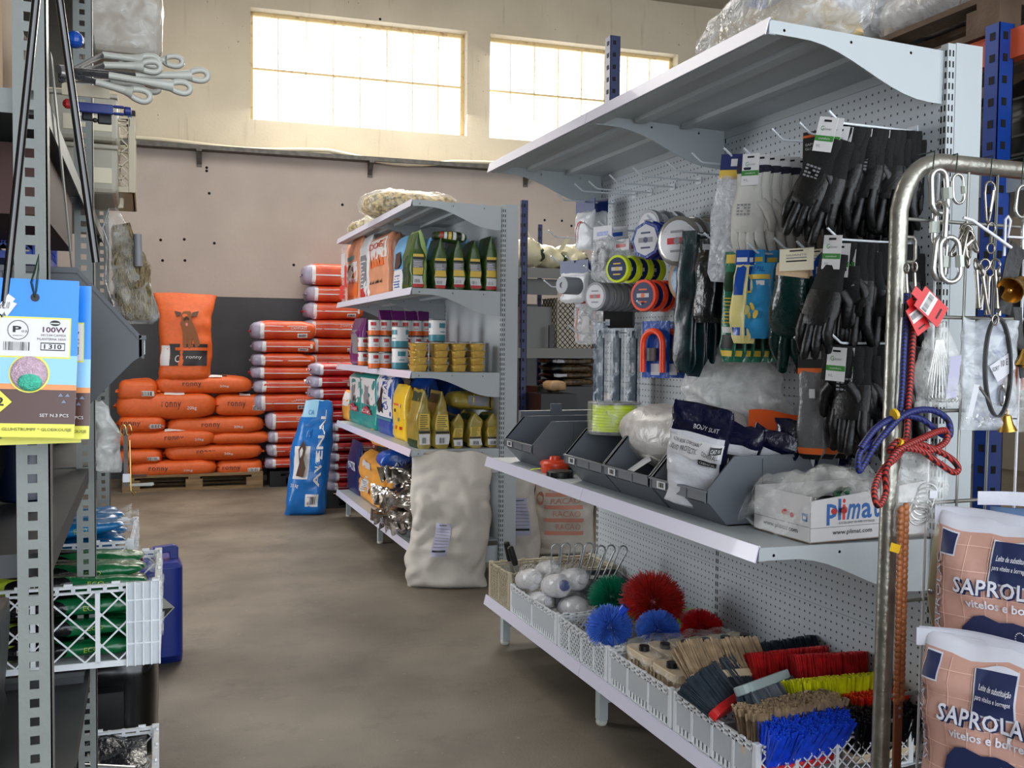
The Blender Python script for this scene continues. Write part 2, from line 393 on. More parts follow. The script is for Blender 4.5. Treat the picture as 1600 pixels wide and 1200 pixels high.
struct(MB().box(-2.5, 9.1, -4.6, 10.6, 5.2, 5.3).build('ceiling', mat('ceiling_sheet', (.62, .60, .56), .9, var=.05)))
# cable tray with white hose along the back wall
Wm = Matrix.Translation((0, WY, 0)) @ Matrix.Rotation(WA, 4, 'Z')
m_galv = mat('weathered_galvanised_steel', (.36, .35, .33), .6, metal=.5, var=.25, scale=18)
m_hose = mat('cream_plastic_pipe', (.80, .76, .66), .5)
t = thing('cable_tray', 'long narrow steel cable tray on brackets below the two high windows', 'cable tray', (2.0, WY - .15, 3.2), WA)
mb = MB()
mb.box(-2.35, 4.0, -.09, .09, -.012, -.004); mb.box(-2.35, 4.0, -.1, -.09, -.012, .03); mb.box(-2.35, 4.0, .09, .1, -.012, .03)
mb.build('tray', m_galv, t)
for x in (-1.5, .17, 1.85):
    b_ = MB(); b_.box(x - .025, x + .025, -.1, .04, -.03, -.012); b_.box(x - .025, x + .025, .02, .045, -.16, -.012)
    b_.add([(x - .02, -.09, -.03), (x + .02, -.09, -.03), (x + .02, .03, -.15), (x - .02, .03, -.15), (x - .02, -.06, -.03), (x + .02, -.06, -.03), (x + .02, .03, -.12), (x - .02, .03, -.12)], [(0, 1, 2, 3), (4, 7, 6, 5), (0, 4, 5, 1), (0, 3, 7, 4), (1, 5, 6, 2)])
    b_.build('bracket', m_galv, t)
pts = [(-2.5 + i * .16, -.06 + .015 * sin(i * .8), .045 + .018 * sin(i * .55) - (.05 if 14 < i < 22 else 0) * sin((i - 14) / 8 * pi)) for i in range(42)]
tag(MB().tube(pts, .022, 8).build('cream_pipe', m_hose, None, loc=(2.0, WY - .15, 3.2), rot=(0, 0, WA), smooth=60), 'cream plastic pipe lying along the cable tray under the windows', 'pipe')
m_valve = mat('blue_paint_metal', (.20, .42, .62), .5)
t = thing('pipe_valve', 'small blue valve on the wall above the left end of the cable tray', 'valve', (-.12, WY - .06, 3.30), WA)
MB().tube([(0, -.05, -.08), (0, -.05, .16)], .02, 8).build('pipe_stub', m_valve, t, smooth=60)
MB().box(-.05, .05, -.09, -.02, .16, .2).build('handle', mat('dark_metal', (.1, .1, .1), .5, metal=.6), t)
# drill holes and screws in the wall
m_hole = mat('hole_dark', (.05, .045, .04), 1)
mbh = MB()
for px, py in ((251, 375), (288, 374), (254, 407), (289, 407), (335, 380), (323, 262), (323, 267), (878, 345), (851, 344), (893, 353), (910, 340), (594, 30), (327, 302), (535, 320), (459, 414)):
    v = ray(px, py); q = WY / (v.y + .06 * v.x); p = EYE + v * q
    p = Wm.inverted() @ p
    mbh.lathe([(.014, -.004), (.014, .0)], 10, T=T_((p.x, -.001, p.z), rx=pi / 2))
struct(mbh.build('trim_1', m_hole, loc=(0, WY, 0), rot=(0, 0, WA)))

# ================================================================ pallets and orange sacks
m_pal = mat('pallet_wood', (.50, .41, .29), .85, var=.22, scale=6, stretch=(1, 1, 8), bump=.2)
def pallet(name, label, loc, rot, w=1.2, d=.8, m=None, group=None):
    t = thing(name, label, 'pallet', loc, rot, group); m = m or m_pal
    for k in range(5):
        y = -d / 2 + .0 + k * (d - .1) / 4; MB().box(-w / 2, w / 2, y, y + .1, .122, .144).build('deck_board', m, t)
    for k in range(3):
        y = -d / 2 + k * (d - .1) / 2
        MB().box(-w / 2, w / 2, y, y + .1, 0, .022).build('bottom_board', m, t)
        for j in range(3):
            x = -w / 2 + j * (w - .145) / 2; MB().box(x, x + .145, y, y + .1, .022, .1).build('block', m, t)
    for j in range(3):
        x = -w / 2 + j * (w - .1) / 2; MB().box(x, x + .1, -d / 2, d / 2, .1, .122).build('stringer_board', m, t)
    return t
pallet('wooden_pallet', 'wooden pallet on the floor under the pile of orange sacks', (.42, 9.43, 0), -.03)
m_or = mat('orange_woven_plastic', (.85, .375, .14), .42, var=.07, scale=30, bump=.25, bscale=260)
m_or_dk = mat('sack_print_charcoal', (.17, .15, .15), .5)
m_white = mat('print_white', (.86, .85, .85), .5)
m_black = mat('print_black', (.07, .065, .07), .5)
m_tan = mat('dog_print_tan', (.52, .31, .15), .6)
m_tan2 = mat('dog_print_brown', (.30, .18, .10), .6)
m_pinkt = mat('tongue_pink', (.86, .50, .48), .6)
CRP = lambda x, y: (150 + x / 3.4275, 430 + y / 3.4275)
def orange_sack(x0, y0, x1, y1, label, k, txt=None, code=None, toplab=False, yy=9.03, deep=.42):
    a = CRP(x0, y0); c = CRP(x1, y1)
    b, w, h = box_at(a[0], a[1], c[0], c[1], Y=yy)
    w = min(w, .86); h *= 1.08
    t = thing('orange_feed_sack', label, 'sack', (b.x, b.y + deep / 2, b.z - .004), -.03, 'orange feed sacks piled on the pallet')
    S = Sack(w, deep, h, seed=k, sagx=.05, wr=.007, ws=8)
    mb = MB(); S.shell(mb)
    if txt:
        text_on(mb, 'ronny', S.F, txt[0], -.25, txt[0] + .17 / w * .95 * 2, .3, 1, spacing=1.1)
        text_on(mb, '20kg', S.F, txt[1], -.3, txt[1] + .08 / w * 2, 0, 2)
    if code is not None:
        patch(mb, S.F, code, -.45, code + .13 / w * 2 * .8, .0, 2, 3, 2)
        bars_on(mb, lambda u, v: S.F(u, v, .006), code + .02, -.4, code + .11 / w * 2 * .8, -.05, 1, 9)
    if toplab:
        patch(mb, S.Tp, -.1, -.7, .45, -.3, 1, 4, 3); patch(mb, lambda u, v: S.Tp(u, v, .006), -.05, -.86, .35, -.62, 2, 4, 3)
    o = mb.build('sack_body', [m_or, m_or_dk, m_white], t, smooth=70)
    for sx in (-1, 1):
        s2 = MB(); s2.grid(lambda u, v: (sx * (w / 2 - .012 + .028 * u), -deep / 2 * .8 + v * deep * .8, h * .48 + .01 * sin(v * 20 + k)), 1, 8)
        s2.grid(lambda u, v: (sx * (w / 2 - .012 + .028 * u), -deep / 2 * .8 + v * deep * .8, h * .48 + .004 + .01 * sin(v * 20 + k)), 1, 8)
        s2.build('end_seam', m_or, t)
    return t
OS = [(178, 995, 645, 1088, 'orange feed sack in the bottom row, the left one on the pallet', (-.5, .25), None, False),
      (652, 993, 897, 1080, 'short orange feed sack at the right end of the bottom row, on the pallet', (-.75, .6), .35, False),
      (130, 935, 355, 1018, 'orange feed sack with its end outward, at the left of the second row', None, .3, False),
      (362, 905, 912, 995, 'long orange feed sack at the right of the second row', (-.35, .2), None, False),
      (130, 830, 640, 930, 'orange feed sack at left of the third row, dark print on top', (-.05, .55), None, True),
      (605, 838, 940, 910, 'flatter orange feed sack with a folded hem at the right of the third row', None, None, False),
      (125, 755, 372, 850, 'rounded orange feed sack at the left end of the fourth row from the pallet', (-.85, .55), .3, False),
      (368, 758, 930, 858, 'long orange feed sack at the right of the fourth row from the pallet', (-.3, .35), None, False),
      (125, 632, 642, 778, 'large orange feed sack with a white patch on top, left of the fifth row', (-.1, .4), None, True),
      (640, 638, 922, 758, 'boxy orange feed sack at the right of the fifth row, over the long sack', (-.5, .45), .45, True),
      (125, 565, 332, 682, 'orange feed sack lying highest at the left of the pile, end outward', None, .2, False),
      (328, 543, 848, 640, 'orange feed sack on top of the pile, under the standing sack', (-.45, .3), None, True)]
for k, q in enumerate(OS):
    orange_sack(*q[:5], k + 1, *q[5:], yy=9.03 + (.02 if k % 2 else 0))
def dog(mb, F, u0, v0, u1, v1, mi):
    S_ = lambda pts: [(u0 + (u1 - u0) * a, v0 + (v1 - v0) * b) for a, b in pts]
    poly_on(mb, F, S_([(.30, .05), (.34, .45), (.24, .68), (.34, .80), (.62, .80), (.74, .68), (.90, .42), (.97, .12), (.80, .03), (.70, .30), (.60, .02), (.50, .02), (.52, .35), (.42, .02)]), mi)
    poly_on(mb, lambda u, v: F(u, v, .007), S_([(.26, .88), (.30, .74), (.40, .66), (.56, .66), (.66, .76), (.68, .90), (.60, .99), (.34, .98)]), mi)
    poly_on(mb, lambda u, v: F(u, v, .009), S_([(.36, .80), (.40, .68), (.56, .68), (.58, .80), (.47, .86)]), mi + 1)
    poly_on(mb, lambda u, v: F(u, v, .008), S_([(.26, .96), (.02, .99), (.10, .84), (.28, .88)]), mi + 1)
    poly_on(mb, lambda u, v: F(u, v, .008), S_([(.68, .96), (.92, 1.0), (.86, .86), (.66, .86)]), mi + 1)
    poly_on(mb, lambda u, v: F(u, v, .011), S_([(.44, .70), (.47, .60), (.54, .60), (.54, .70)]), mi + 2)
a = CRP(340, 100); c = CRP(622, 562); b, w, h = box_at(a[0], a[1], c[0], c[1], Y=9.16)
t = thing('orange_feed_sack', 'orange feed sack standing upright on the pile, with a sitting dog printed on it', 'sack', (b.x, b.y, b.z), -.03, 'orange feed sacks piled on the pallet')
S = Bag(w * .94, .24, h, p=3, taper=.32, neck=-.22, wr=.012, ws=6, seed=41, lean=.03, bow=0, bot='flat')
mb = MB(); S.shell(mb, 32, 24)
patch(mb, S.F, -.62, .17, .80, .42, 1, 10, 6); patch(mb, S.F, -.95, .17, -.62, .40, 2, 4, 6)
patch(mb, lambda u, v: S.F(u, v, .006), -.42, .345, .80, .38, 0, 10, 1)
dog(mb, lambda u, v, e=.005: S.F(u, v, e + .003), -.42, .36, .55, .80, 3)
text_on(mb, 'C', lambda u, v: S.F(u, v, .007), -.42, .21, -.26, .29, 2); text_on(mb, 'ronny', lambda u, v: S.F(u, v, .006), .0, .24, .6, .28, 2)
mb.build('sack_body', [m_or, m_or_dk, m_white, m_tan, m_tan2, m_pinkt], t, smooth=60)
# ---- red and orange campeão stacks
m_cam = mat('red_orange_sack_plastic', (.82, .34, .16), .35, col2=(.74, .22, .12), scale=5, bump=.3, bscale=30)
m_cam2 = mat('crimson_sack_plastic', (.78, .15, .14), .3, col2=(.62, .07, .10), scale=6, bump=.35, bscale=40)
m_lil = mat('lilac_sack_plastic', (.62, .60, .68), .3, var=.08, bump=.3, bscale=30)
def cam_sack(loc, w, d, h, label, k, body, group, rz=0, txt=True, code=True, double=False):
    t = thing('red_pet_food_sack', label, 'sack', loc, rz, group)
    S = Sack(w, d, h * 1.07, seed=k * 3 + 1, wr=.007, ws=9, e1=.52, e2=.28); mb = MB()
    S.shell(mb, 30, 12, mf=lambda x, y, z: 1 if x < -.68 else 0)
    patch(mb, S.F, -.72, -.85, -.60, .7, 2, 2, 8)
    patch(mb, S.F, -.6, -.12, .8, -.02, 2, 12, 1)
    if k % 2: patch(mb, S.F, -.6, .42, .7, .47, 2, 12, 1)
    else: patch(mb, S.F, .78, -.3, .86, .3, 2, 1, 3)
    if txt: text_on(mb, 'CAMPEÃO', S.F, .2, .12, .68, .42, 2)
    if code:
        patch(mb, S.F, .4, -.72, .72, -.30, 2, 3, 3); bars_on(mb, lambda u, v: S.F(u, v, .007), .44, -.62, .68, -.38, 3, 9)
    mb.build('sack_body', [body, m_lil, m_white, m_black], t, smooth=70)
    s2 = MB()
    s2.grid(lambda u, v: (-w / 2 + .01 - .018 * u, -d * .36 + v * d * .72, h * .5 + .012 * sin(v * 14 + k)), 2, 8)
    s2.build('end_seam', m_cam2 if k % 3 == 0 else m_lil, t)
    return t
m_plas = mat('black_plastic', (.05, .052, .055), .45, var=.2)
ordn = ['lowest', 'second from the bottom', 'third from the bottom', 'fourth from the bottom', 'fifth from the bottom', 'sixth from the bottom', 'seventh from the bottom', 'eighth from the bottom', 'ninth from the bottom', 'tenth from the bottom', 'eleventh from the bottom', 'twelfth from the bottom', 'thirteenth from the bottom', 'fourteenth from the bottom', 'fifteenth from the bottom']
pallet('black_plastic_pallet', 'black plastic pallet on the floor under the middle stack of red sacks', (1.44, 9.2, 0), -.05, .72, .42, m_plas)
ys = [(980, 1042), (905, 978), (835, 904), (735, 832), (638, 735), (560, 637), (490, 560), (422, 494), (345, 420), (250, 350)]
for k, (y0, y1) in enumerate(ys):
    xl = 842 + (95 if k < 4 else 0) * .8 + (k % 3) * 6; a = CRP(xl, y0); c = CRP(1190, y1)
    b, w, h = box_at(a[0], a[1], c[0], c[1], Y=9.0)
    nm = 'topmost' if k == len(ys) - 1 else ordn[k]
    cam_sack((b.x, 9.0 + .24, b.z), w, .48, h, 'orange-red pet food sack, %s of the stack beside the orange pile' % nm, k, m_cam, 'red sacks stacked next to the orange pile', -.05, k in (4, 9, 3), k in (4, 8, 9))
C6 = lambda x, y: (440 + x / 4.137, 290 + y / 4.137)
ys = [(510, 650), (650, 757), (757, 868), (868, 988), (988, 1090), (1090, 1195), (1195, 1290), (1290, 1390), (1390, 1490), (1490, 1590), (1590, 1690), (1690, 1790), (1790, 1880)]
n = len(ys)
pallet('black_plastic_pallet', 'black plastic pallet under the tallest stack of red sacks behind the shelving', (2.02, 9.56, 0), -.05, .8, .42, m_plas)
for k, (y0, y1) in enumerate(ys[::-1]):
    a = C6(150 + (k % 3) * 10, y0); c = C6(545, y1); b, w, h = box_at(a[0], a[1], c[0], c[1], Y=9.36)
    nm = 'topmost' if k == n - 1 else ordn[k]
    cam_sack((b.x, 9.36 + .2, b.z), w, .4, h, 'orange-red pet food sack, %s of the tallest stack against the wall' % nm, k + 20, m_cam, 'red sacks in the tallest stack', -.05, k % 3 == 0, k % 2 == 0)
C7 = lambda x, y: (420 + x / 3.157, 540 + y / 3.157)
ys = [(90, 152), (152, 210), (210, 268), (268, 318), (318, 375), (375, 430), (430, 478), (478, 528), (528, 575), (575, 622), (622, 672), (672, 724)]
pallet('black_plastic_pallet', 'black plastic pallet under the crimson sacks beside the blue sack', (1.62, 7.98, 0), 0, .62, .6, m_plas)
n = len(ys)
for k, (y0, y1) in enumerate(ys[::-1]):
    xl = 290 if k < 7 else 212; xr = xl + 255
    a = C7(xl + (k % 2) * 8, y0); c = C7(xr, y1); b, w, h = box_at(a[0], a[1], c[0], c[1], Y=7.7)
    nm = 'topmost' if k == n - 1 else ordn[k]
    cam_sack((b.x, 7.7 + .2, b.z), w, .4, h, 'crimson pet food sack, %s of the low crimson stack' % nm, k + 40, m_cam2, 'crimson sacks in the low stack', 0, k % 3 == 1, k % 3 == 1)
# ---- blue sack standing on the floor
m_blue = mat('blue_sack_plastic', (.10, .42, .72), .28, var=.1, scale=6, bump=.35, bscale=22)
m_cyan = mat('pale_blue_print', (.60, .78, .88), .3)
m_green_p = mat('print_green', (.25, .55, .25), .5)
b = at(479, 806, Z=0)
t = thing('blue_feed_sack', 'tall blue and white plastic feed sack on the floor by the crimson stack', 'sack', (b.x, b.y + .1, 0), -.25)
S = Bag(.31, .22, .88, p=2.6, taper=.42, neck=.35, wr=.015, ws=7, seed=5, lean=.03, side=.12)
mb = MB(); S.shell(mb, 32, 28, mf=lambda x, y, v: 1 if (y < .3 and -.75 < x < .1 and .33 < v < .62) else (2 if (y < .3 and x < .1 and v > .84) else 0))
text_on(mb, 'AVENAL', S.F, .3, .25, .62, .92, 1, rot=90, bold=.02)
text_on(mb, 'al', S.F, -.5, .68, -.05, .8, 0, rot=90); text_on(mb, 'CA', S.F, -.6, .88, -.2, .92, 0)
patch(mb, S.F, .0, .08, .62, .19, 1, 6, 3); bars_on(mb, lambda u, v: S.F(u, v, .006), .1, .1, .5, .17, 3, 12)
patch(mb, S.F, .3, .42, .5, .55, 1, 2, 2); text_on(mb, '20 kg', S.F, -.8, .24, -.4, .28, 1)
poly_on(mb, lambda u, v: S.F(u, v, .01), [(-.6, .35), (-.2, .34), (-.16, .42), (-.28, .50), (-.22, .60), (-.42, .66), (-.55, .58), (-.5, .46)], 4)
mb.build('sack_body', [m_blue, m_white, m_cyan, m_black, m_tan2], t, smooth=60)
# ================================================================ gondola shelving
m_gond = mat('grey_white_powder_coat', (.70, .725, .735), .42, var=.02, scale=3)
m_rail = mat('lavender_white_price_rail', (.84, .83, .90), .25, coat=.3)
m_slot = mat('slot_black', (.03, .03, .035), .8)
def pegmat(name, col, pitch=.025):
    m = bpy.data.materials.new(name); m.use_nodes = True
    N = m.node_tree.nodes; L = m.node_tree.links; b = N['Principled BSDF']; b.inputs['Roughness'].default_value = .45
    tc = N.new('ShaderNodeTexCoord'); sep = N.new('ShaderNodeSeparateXYZ'); L.new(tc.outputs['Object'], sep.inputs[0])
    def M(op, a, bb):
        n = N.new('ShaderNodeMath'); n.operation = op
        for i, q in enumerate((a, bb)):
            if q is None: continue
            if isinstance(q, (int, float)): n.inputs[i].default_value = q
            else: L.new(q, n.inputs[i])
        return n.outputs[0]
    def hit(sock, half):
        f = M('FRACT', M('DIVIDE', sock, pitch), None); return M('LESS_THAN', M('ABSOLUTE', M('SUBTRACT', f, .5), None), half)
    h = M('MULTIPLY', hit(sep.outputs[1], .11), hit(sep.outputs[2], .125))
    mx = N.new('ShaderNodeMix'); mx.data_type = 'RGBA'; L.new(h, mx.inputs[0]); mx.inputs[6].default_value = srgb(col); mx.inputs[7].default_value = srgb((.05, .055, .06))
    L.new(mx.outputs[2], b.inputs['Base Color']); return m
m_peg = pegmat('perforated_steel_panel', (.74, .765, .785))
def bracket_poly(d):
    P = [(0, 0), (-d, 0), (-d, -.032)]
    for i in range(13):
        q = i / 12; x = -d * .93 + d * .93 * q
        z = -.032 - .105 * (0.5 - .5 * cos(pi * min(1, max(0, (q - .12) / .80))))
        P.append((x, z))
    P.append((0, -.137)); return P
def shelf_piece(t, dpt, y0, y1, z, tilt=.02, rail=True):
    """one shelf tray, its origin at the back edge"""
    mb = MB(); th = .003
    mb.box(-dpt, 0, y0 + .004, y1 - .004, -th, 0); mb.box(-dpt, -dpt + .003, y0 + .004, y1 - .004, -.032, 0)
    mb.box(-dpt, -dpt + .02, y0 + .004, y1 - .004, -.034, -.031); mb.box(-.004, 0, y0 + .004, y1 - .004, -.03, 0)
    for a, b in ((.30, .36), (.62, .70)):
        mb.box(-dpt * b, -dpt * a, y0 + .03, y1 - .03, -.018, -th)
    mb.box(-dpt * .97, -dpt * .90, y0 + .01, y1 - .01, -.03, -.024)
    s = mb.build('shelf', m_gond, t, loc=(0, 0, z), rot=(0, tilt, 0))
    if rail:
        r = MB(); x = -dpt
        r.add([(x - .002, y0 + .002, .004), (x - .002, y1 - .002, .004), (x - .012, y1 - .002, -.036), (x - .012, y0 + .002, -.036), (x, y0 + .002, .002), (x, y1 - .002, .002), (x - .009, y1 - .002, -.037), (x - .009, y0 + .002, -.037)],
              [(0, 1, 2, 3), (4, 7, 6, 5), (0, 3, 7, 4), (1, 5, 6, 2), (0, 4, 5, 1), (3, 2, 6, 7)])
        r.box(x - .001, x + .003, y0 + .002, y1 - .002, -.004, .005)
        r.build('price_rail', m_rail, s)
    return s
def bracket(t, dpt, y, z, tilt=.02, th=.004):
    mb = MB(); mb.prism(bracket_poly(dpt), y - th / 2, y + th / 2)
    for x in (-dpt * .92, -dpt * .55, -dpt * .2):
        for sg in (-1, 1): mb.lathe([(.004, 0), (.004, .0012)], 8, 1, T=T_((x, y + sg * (th / 2), -.02), rx=pi / 2 * sg * -1 * -1))
    mb.build('bracket', [m_gond, m_slot], t, loc=(0, 0, z), rot=(0, tilt, 0))
def gondola(name, label, X0, Xb, Y0, Ls, zs, H, seams, panel_mat, tilts, wpost):
    t = thing(name, label, 'shelving', (Xb, Y0, 0)); dpt = Xb - X0
    Yc = [0]
    for l in Ls: Yc.append(Yc[-1] + l)
    for i in range(len(Ls)):
        for a, b in zip(seams[:-1], seams[1:]):
            mb = MB(); mb.box(0, .012, Yc[i] + .012, Yc[i + 1] - .012, a + .0005, b - .0005); mb.build('back_panel', panel_mat, t)
        for z, tl in zip(zs, tilts): shelf_piece(t, dpt, Yc[i], Yc[i + 1], z - dpt * tl, tl)
        MB().box(.07, .075, Yc[i], Yc[i + 1], .3, H - .05).build('rear_panel', m_gond, t)
    for i, y in enumerate(Yc):
        e = -.012 if i == 0 else (.012 if i == len(Yc) - 1 else 0)
        mb = MB(); mb.box(.0, .026, y - .012, y + .012, 0, H); mb.box(.026, wpost, y - .014, y + .014, 0, H + .003)
        sl = int(H / .028)
        for k in range(3, sl):
            z = k * .028
            for xx in (.004, .0155): mb.box(xx, xx + .0045, y - .0126, y + .0126, z, z + .016, 1)
            mb.box(-.0006, .001, y - .008, y - .003, z, z + .016, 1); mb.box(-.0006, .001, y + .003, y + .008, z, z + .016, 1)
        mb.build('upright', [m_gond, m_slot], t)
        for z, tl in zip(zs[:-1], tilts[:-1]): bracket(t, dpt, y + (.004 if i == 0 else 0), z - dpt * tl - .0005, tl)
        x = -dpt + .085; yy = y + (.02 if i == 0 else -.03 if i == len(Yc) - 1 else 0)
        mb = MB(); mb.box(x - .02, x + .012, yy - .017, yy + .017, .018, zs[-1] - .03); mb.box(x + .012, 0, yy - .008, yy + .008, .075, zs[-1] - .034)
        mb.build('base_leg', m_gond, t)
        MB().lathe([(.017, 0), (.02, .006), (.02, .016), (.012, .02)], 14).build('foot', mat('pale_rubber', (.78, .78, .74), .6), t, loc=(x - .004, yy, 0))
    return t
G1X, G1B, G1Y = 1.40, 1.94, 1.956
gondola('pegboard_shelving', 'pale grey metal shelving with perforated back and hooks, nearest the camera', G1X, G1B, G1Y, [1.01, .99], [2.10, .825, .215], 2.105,
        [.10, .205, .523, .842, 1.161, 1.48, 1.8, 2.1], m_peg, [.02, .02, 0], .115)
G2X, G2B, G2Y = 1.372, 1.892, 5.134
gondola('pet_food_shelving', 'pale grey five-tier metal shelving full of pet food, in the middle of the hall', G2X, G2B, G2Y, [1.088, 1.088], [2.113, 1.63, 1.168, .735, .205], 2.115,
        [.1, .6, 1.1, 1.6, 2.11], m_gond, [.01] * 4 + [0], .098)
# ================================================================ pet food on the middle shelving
def pm(name, col, rough=.32, **k): return mat(name, col, rough, var=k.pop('var', .1), scale=k.pop('scale', 9), bump=k.pop('bump', .3), bscale=k.pop('bscale', 30), **k)
m_gbag = pm('olive_green_bag_plastic', (.22, .33, .12), .28)
m_gold = pm('gold_bag_plastic', (.60, .52, .20), .3, var=.2)
m_gold_l = pm('pale_gold_label', (.72, .66, .42), .35)
m_yel = pm('yellow_bag_plastic', (.93, .76, .16), .3)
m_teal = pm('teal_bag_plastic', (.10, .56, .52), .3)
m_wbag = pm('white_bag_plastic', (.84, .85, .86), .3)
m_peach = pm('peach_bag_paper', (.85, .58, .44), .45)
m_brown = pm('brown_bag_paper', (.55, .38, .28), .5)
m_sky = pm('sky_blue_bag_plastic', (.40, .66, .84), .3)
m_navy = pm('navy_bag_plastic', (.10, .12, .34), .3)
m_roy = pm('royal_blue_bag_plastic', (.08, .28, .62), .28)
m_purple = pm('purple_bag_plastic', (.42, .10, .42), .3)
m_orbag = pm('amber_bag_paper', (.92, .64, .26), .42)
m_red_p = mat('print_red', (.75, .14, .16), .4)
m_orp = mat('print_orange', (.90, .42, .16), .4)
m_tealp = mat('print_teal', (.22, .50, .55), .4)
m_yp = mat('print_yellow', (.88, .74, .28), .4)
m_grp = mat('print_grey', (.52, .52, .54), .5)
m_dkg = mat('print_dark_green', (.08, .22, .12), .4)
m_card = mat('cream_card', (.86, .82, .72), .6)
BM = [None, m_white, m_black, m_red_p, m_yp, m_tealp, m_orp, m_grp, m_roy, m_tan2, m_dkg]
def bagit(label, loc, w, d, h, rz, body, deco, seed, name='pet_food_bag', cat='bag', group=None, **k):
    S = Bag(w, d, h, seed=seed, **k); mb = MB(); S.shell(mb, 28, 16)
    deco(mb, S)
    o = mb.build(name, [body] + BM[1:], None, loc=loc, rot=rz if isinstance(rz, tuple) else (0, 0, rz), smooth=55)
    return tag(o, label, cat, group)
def side_label(mb, S, white0=.30, gold=None, red=True):
    g = S.L
    patch(mb, g, -.72, .04, .72, .10, 3, 3, 2) if red else None
    patch(mb, g, -.72, .10, .72, .24, 1, 3, 3); bars_on(mb, lambda u, v: g(u, v, .004), -.5, .12, .3, .18, 7, 5)
    patch(mb, g, -.72, .26, .72, .38, 4, 3, 3); patch(mb, g, -.72, .38, .72, .52, 7, 3, 3); lines_on(mb, lambda u, v: g(u, v, .004), -.6, .39, .6, .51, 1, 4)
    patch(mb, g, -.72, .53, .72, .57, 2, 3, 1); patch(mb, g, -.72, .57, .72, .62, 4, 3, 1)
ZG = [2.113, 1.63, 1.168, .735, .205]
GG = 'green bags on the upper shelf, narrow side outward'
for k, (x0, x1) in enumerate(((643, 664), (678, 700), (707, 729), (733, 755), (758, 779))):
    b = at((x0 + x1) / 2, 450, Y=5.20); w = (x1 - x0) * dep(b) / CF * 1.12
    o = bagit(['tallest green pet food bag, nearest the aisle in its row', 'second green pet food bag from the aisle, under the lying bag',
               'middle green pet food bag of the row of five, slightly tilted', 'fourth green pet food bag from the aisle', 'green pet food bag closest to the upright of the shelving'][k],
              (b.x, 5.31, ZG[1] - .004), .2, w, .30 + (.02 if k in (0, 4) else -.01), (0, (0, 0, -.07, -.05, 0)[k], pi / 2 ) if 0 else (0, (0, 0, .08, .05, 0)[k], pi / 2),
              m_gbag, lambda mb, S: (side_label(mb, S), patch(mb, S.B, -.6, .1, .6, .6, 10, 4, 4)), 60 + k, group=GG, p=7, taper=.42, wr=.006)
b = at(705, 390, Y=5.27)
S = Sack(.20, .13, .07, seed=3, wr=.006); mb = MB(); S.shell(mb)
for k, mi in enumerate((3, 1, 4, 1, 2, 1)): patch(mb, S.F, -.75 + k * .26, -.6, -.57 + k * .26, .6, mi, 2, 4)
tag(mb.build('pet_food_bag', [m_gbag] + BM[1:], None, loc=(b.x - .01, 5.29, ZG[1] + .272), rot=(0, .05, 0), smooth=60), 'striped green pet food bag lying across the tops of the green row', 'bag')
for px, lab in ((672, 'blue pet food bag behind the lying green bag'), (728, 'blue pet food bag standing behind the middle green bags')):
    b = at(px, 440, Y=5.55)
    bagit(lab, (b.x, 5.62, ZG[1] - .004), .2, .08, .33, pi / 2, m_sky, lambda mb, S: patch(mb, S.B, -.5, .1, .5, .5, 8, 4, 4), 70 + px, p=6, taper=.35)
# broad-faced bags along the aisle
def aisle_bag(label, px0, px1, pyb, pyt, z, body, deco, seed, X=1.45, d=.09, name='pet_food_bag', group=None, tilt=0, **k):
    a = at(px1, pyb, X=X); c = at(px0, pyb, X=X); yc = (a.y + c.y) / 2; w = abs(c.y - a.y)
    h = (at((px0 + px1) / 2, pyt, X=X).z - z)
    return bagit(label, (X + d / 2, yc, z - .004), w * .98, d, h, (0, tilt, -pi / 2) if not tilt else (tilt, 0, -pi / 2), body, deco, seed, name, group=group, **k)
def deco_dog(mb, S):
    patch(mb, S.F, -.8, .08, .8, .30, 6, 4, 4); patch(mb, S.F, -.8, .32, .8, .62, 1, 4, 4); poly_on(mb, lambda u, v: S.F(u, v, .006), [(-.4, .36), (-.5, .5), (-.1, .6), (.3, .56), (.45, .4)], 9)
    text_on(mb, 'READY', lambda u, v: S.F(u, v, .006), -.7, .3, .7, .36, 3); patch(mb, S.F, -.5, .66, .5, .72, 5, 4, 2)
aisle_bag('tan and white dog food bag at the far end of the upper shelf', 537, 560, 474, 372, ZG[1], m_peach, deco_dog, 81, p=5, taper=.2)
aisle_bag('grey and red dog food bag beside the tan one on the upper shelf', 560, 574, 466, 368, ZG[1], m_wbag, lambda mb, S: (patch(mb, S.F, -.8, .02, .8, .2, 3, 4, 3), patch(mb, S.F, -.7, .22, .7, .7, 7, 4, 5), lines_on(mb, lambda u, v: S.F(u, v, .005), -.6, .25, .6, .65, 1, 7)), 82, p=5, taper=.2)
def deco_flame(mb, S):
    patch(mb, S.F, -.95, .62, .95, .93, 1, 6, 4)
    for i in range(5): poly_on(mb, lambda u, v: S.F(u, v, .005), [(-.8 + i * .32, .5), (-.66 + i * .32, .76 - .06 * (i % 2)), (-.5 + i * .32, .5)], 6)
    text_on(mb, 'DOG', lambda u, v: S.F(u, v, .006), -.7, .78, .7, .88, 3)
    for i in range(5): poly_on(mb, lambda u, v: S.F(u, v, .005), [(-.7 + i * .28, .24), (-.66 + i * .28, .29), (-.6 + i * .28, .26), (-.52 + i * .28, .30), (-.52 + i * .28, .24)], 2)
aisle_bag('peach dog food bag with a white top and red lettering on the upper shelf', 574, 603, 458, 366, ZG[1], m_peach, deco_flame, 83, p=6, taper=.1, d=.11)
aisle_bag('brown paper dog food bag between the peach and the blue bag', 603, 615, 454, 364, ZG[1], m_brown, lambda mb, S: patch(mb, S.F, -.6, .6, .6, .8, 3, 4, 3), 84, X=1.49, p=6, taper=.12)
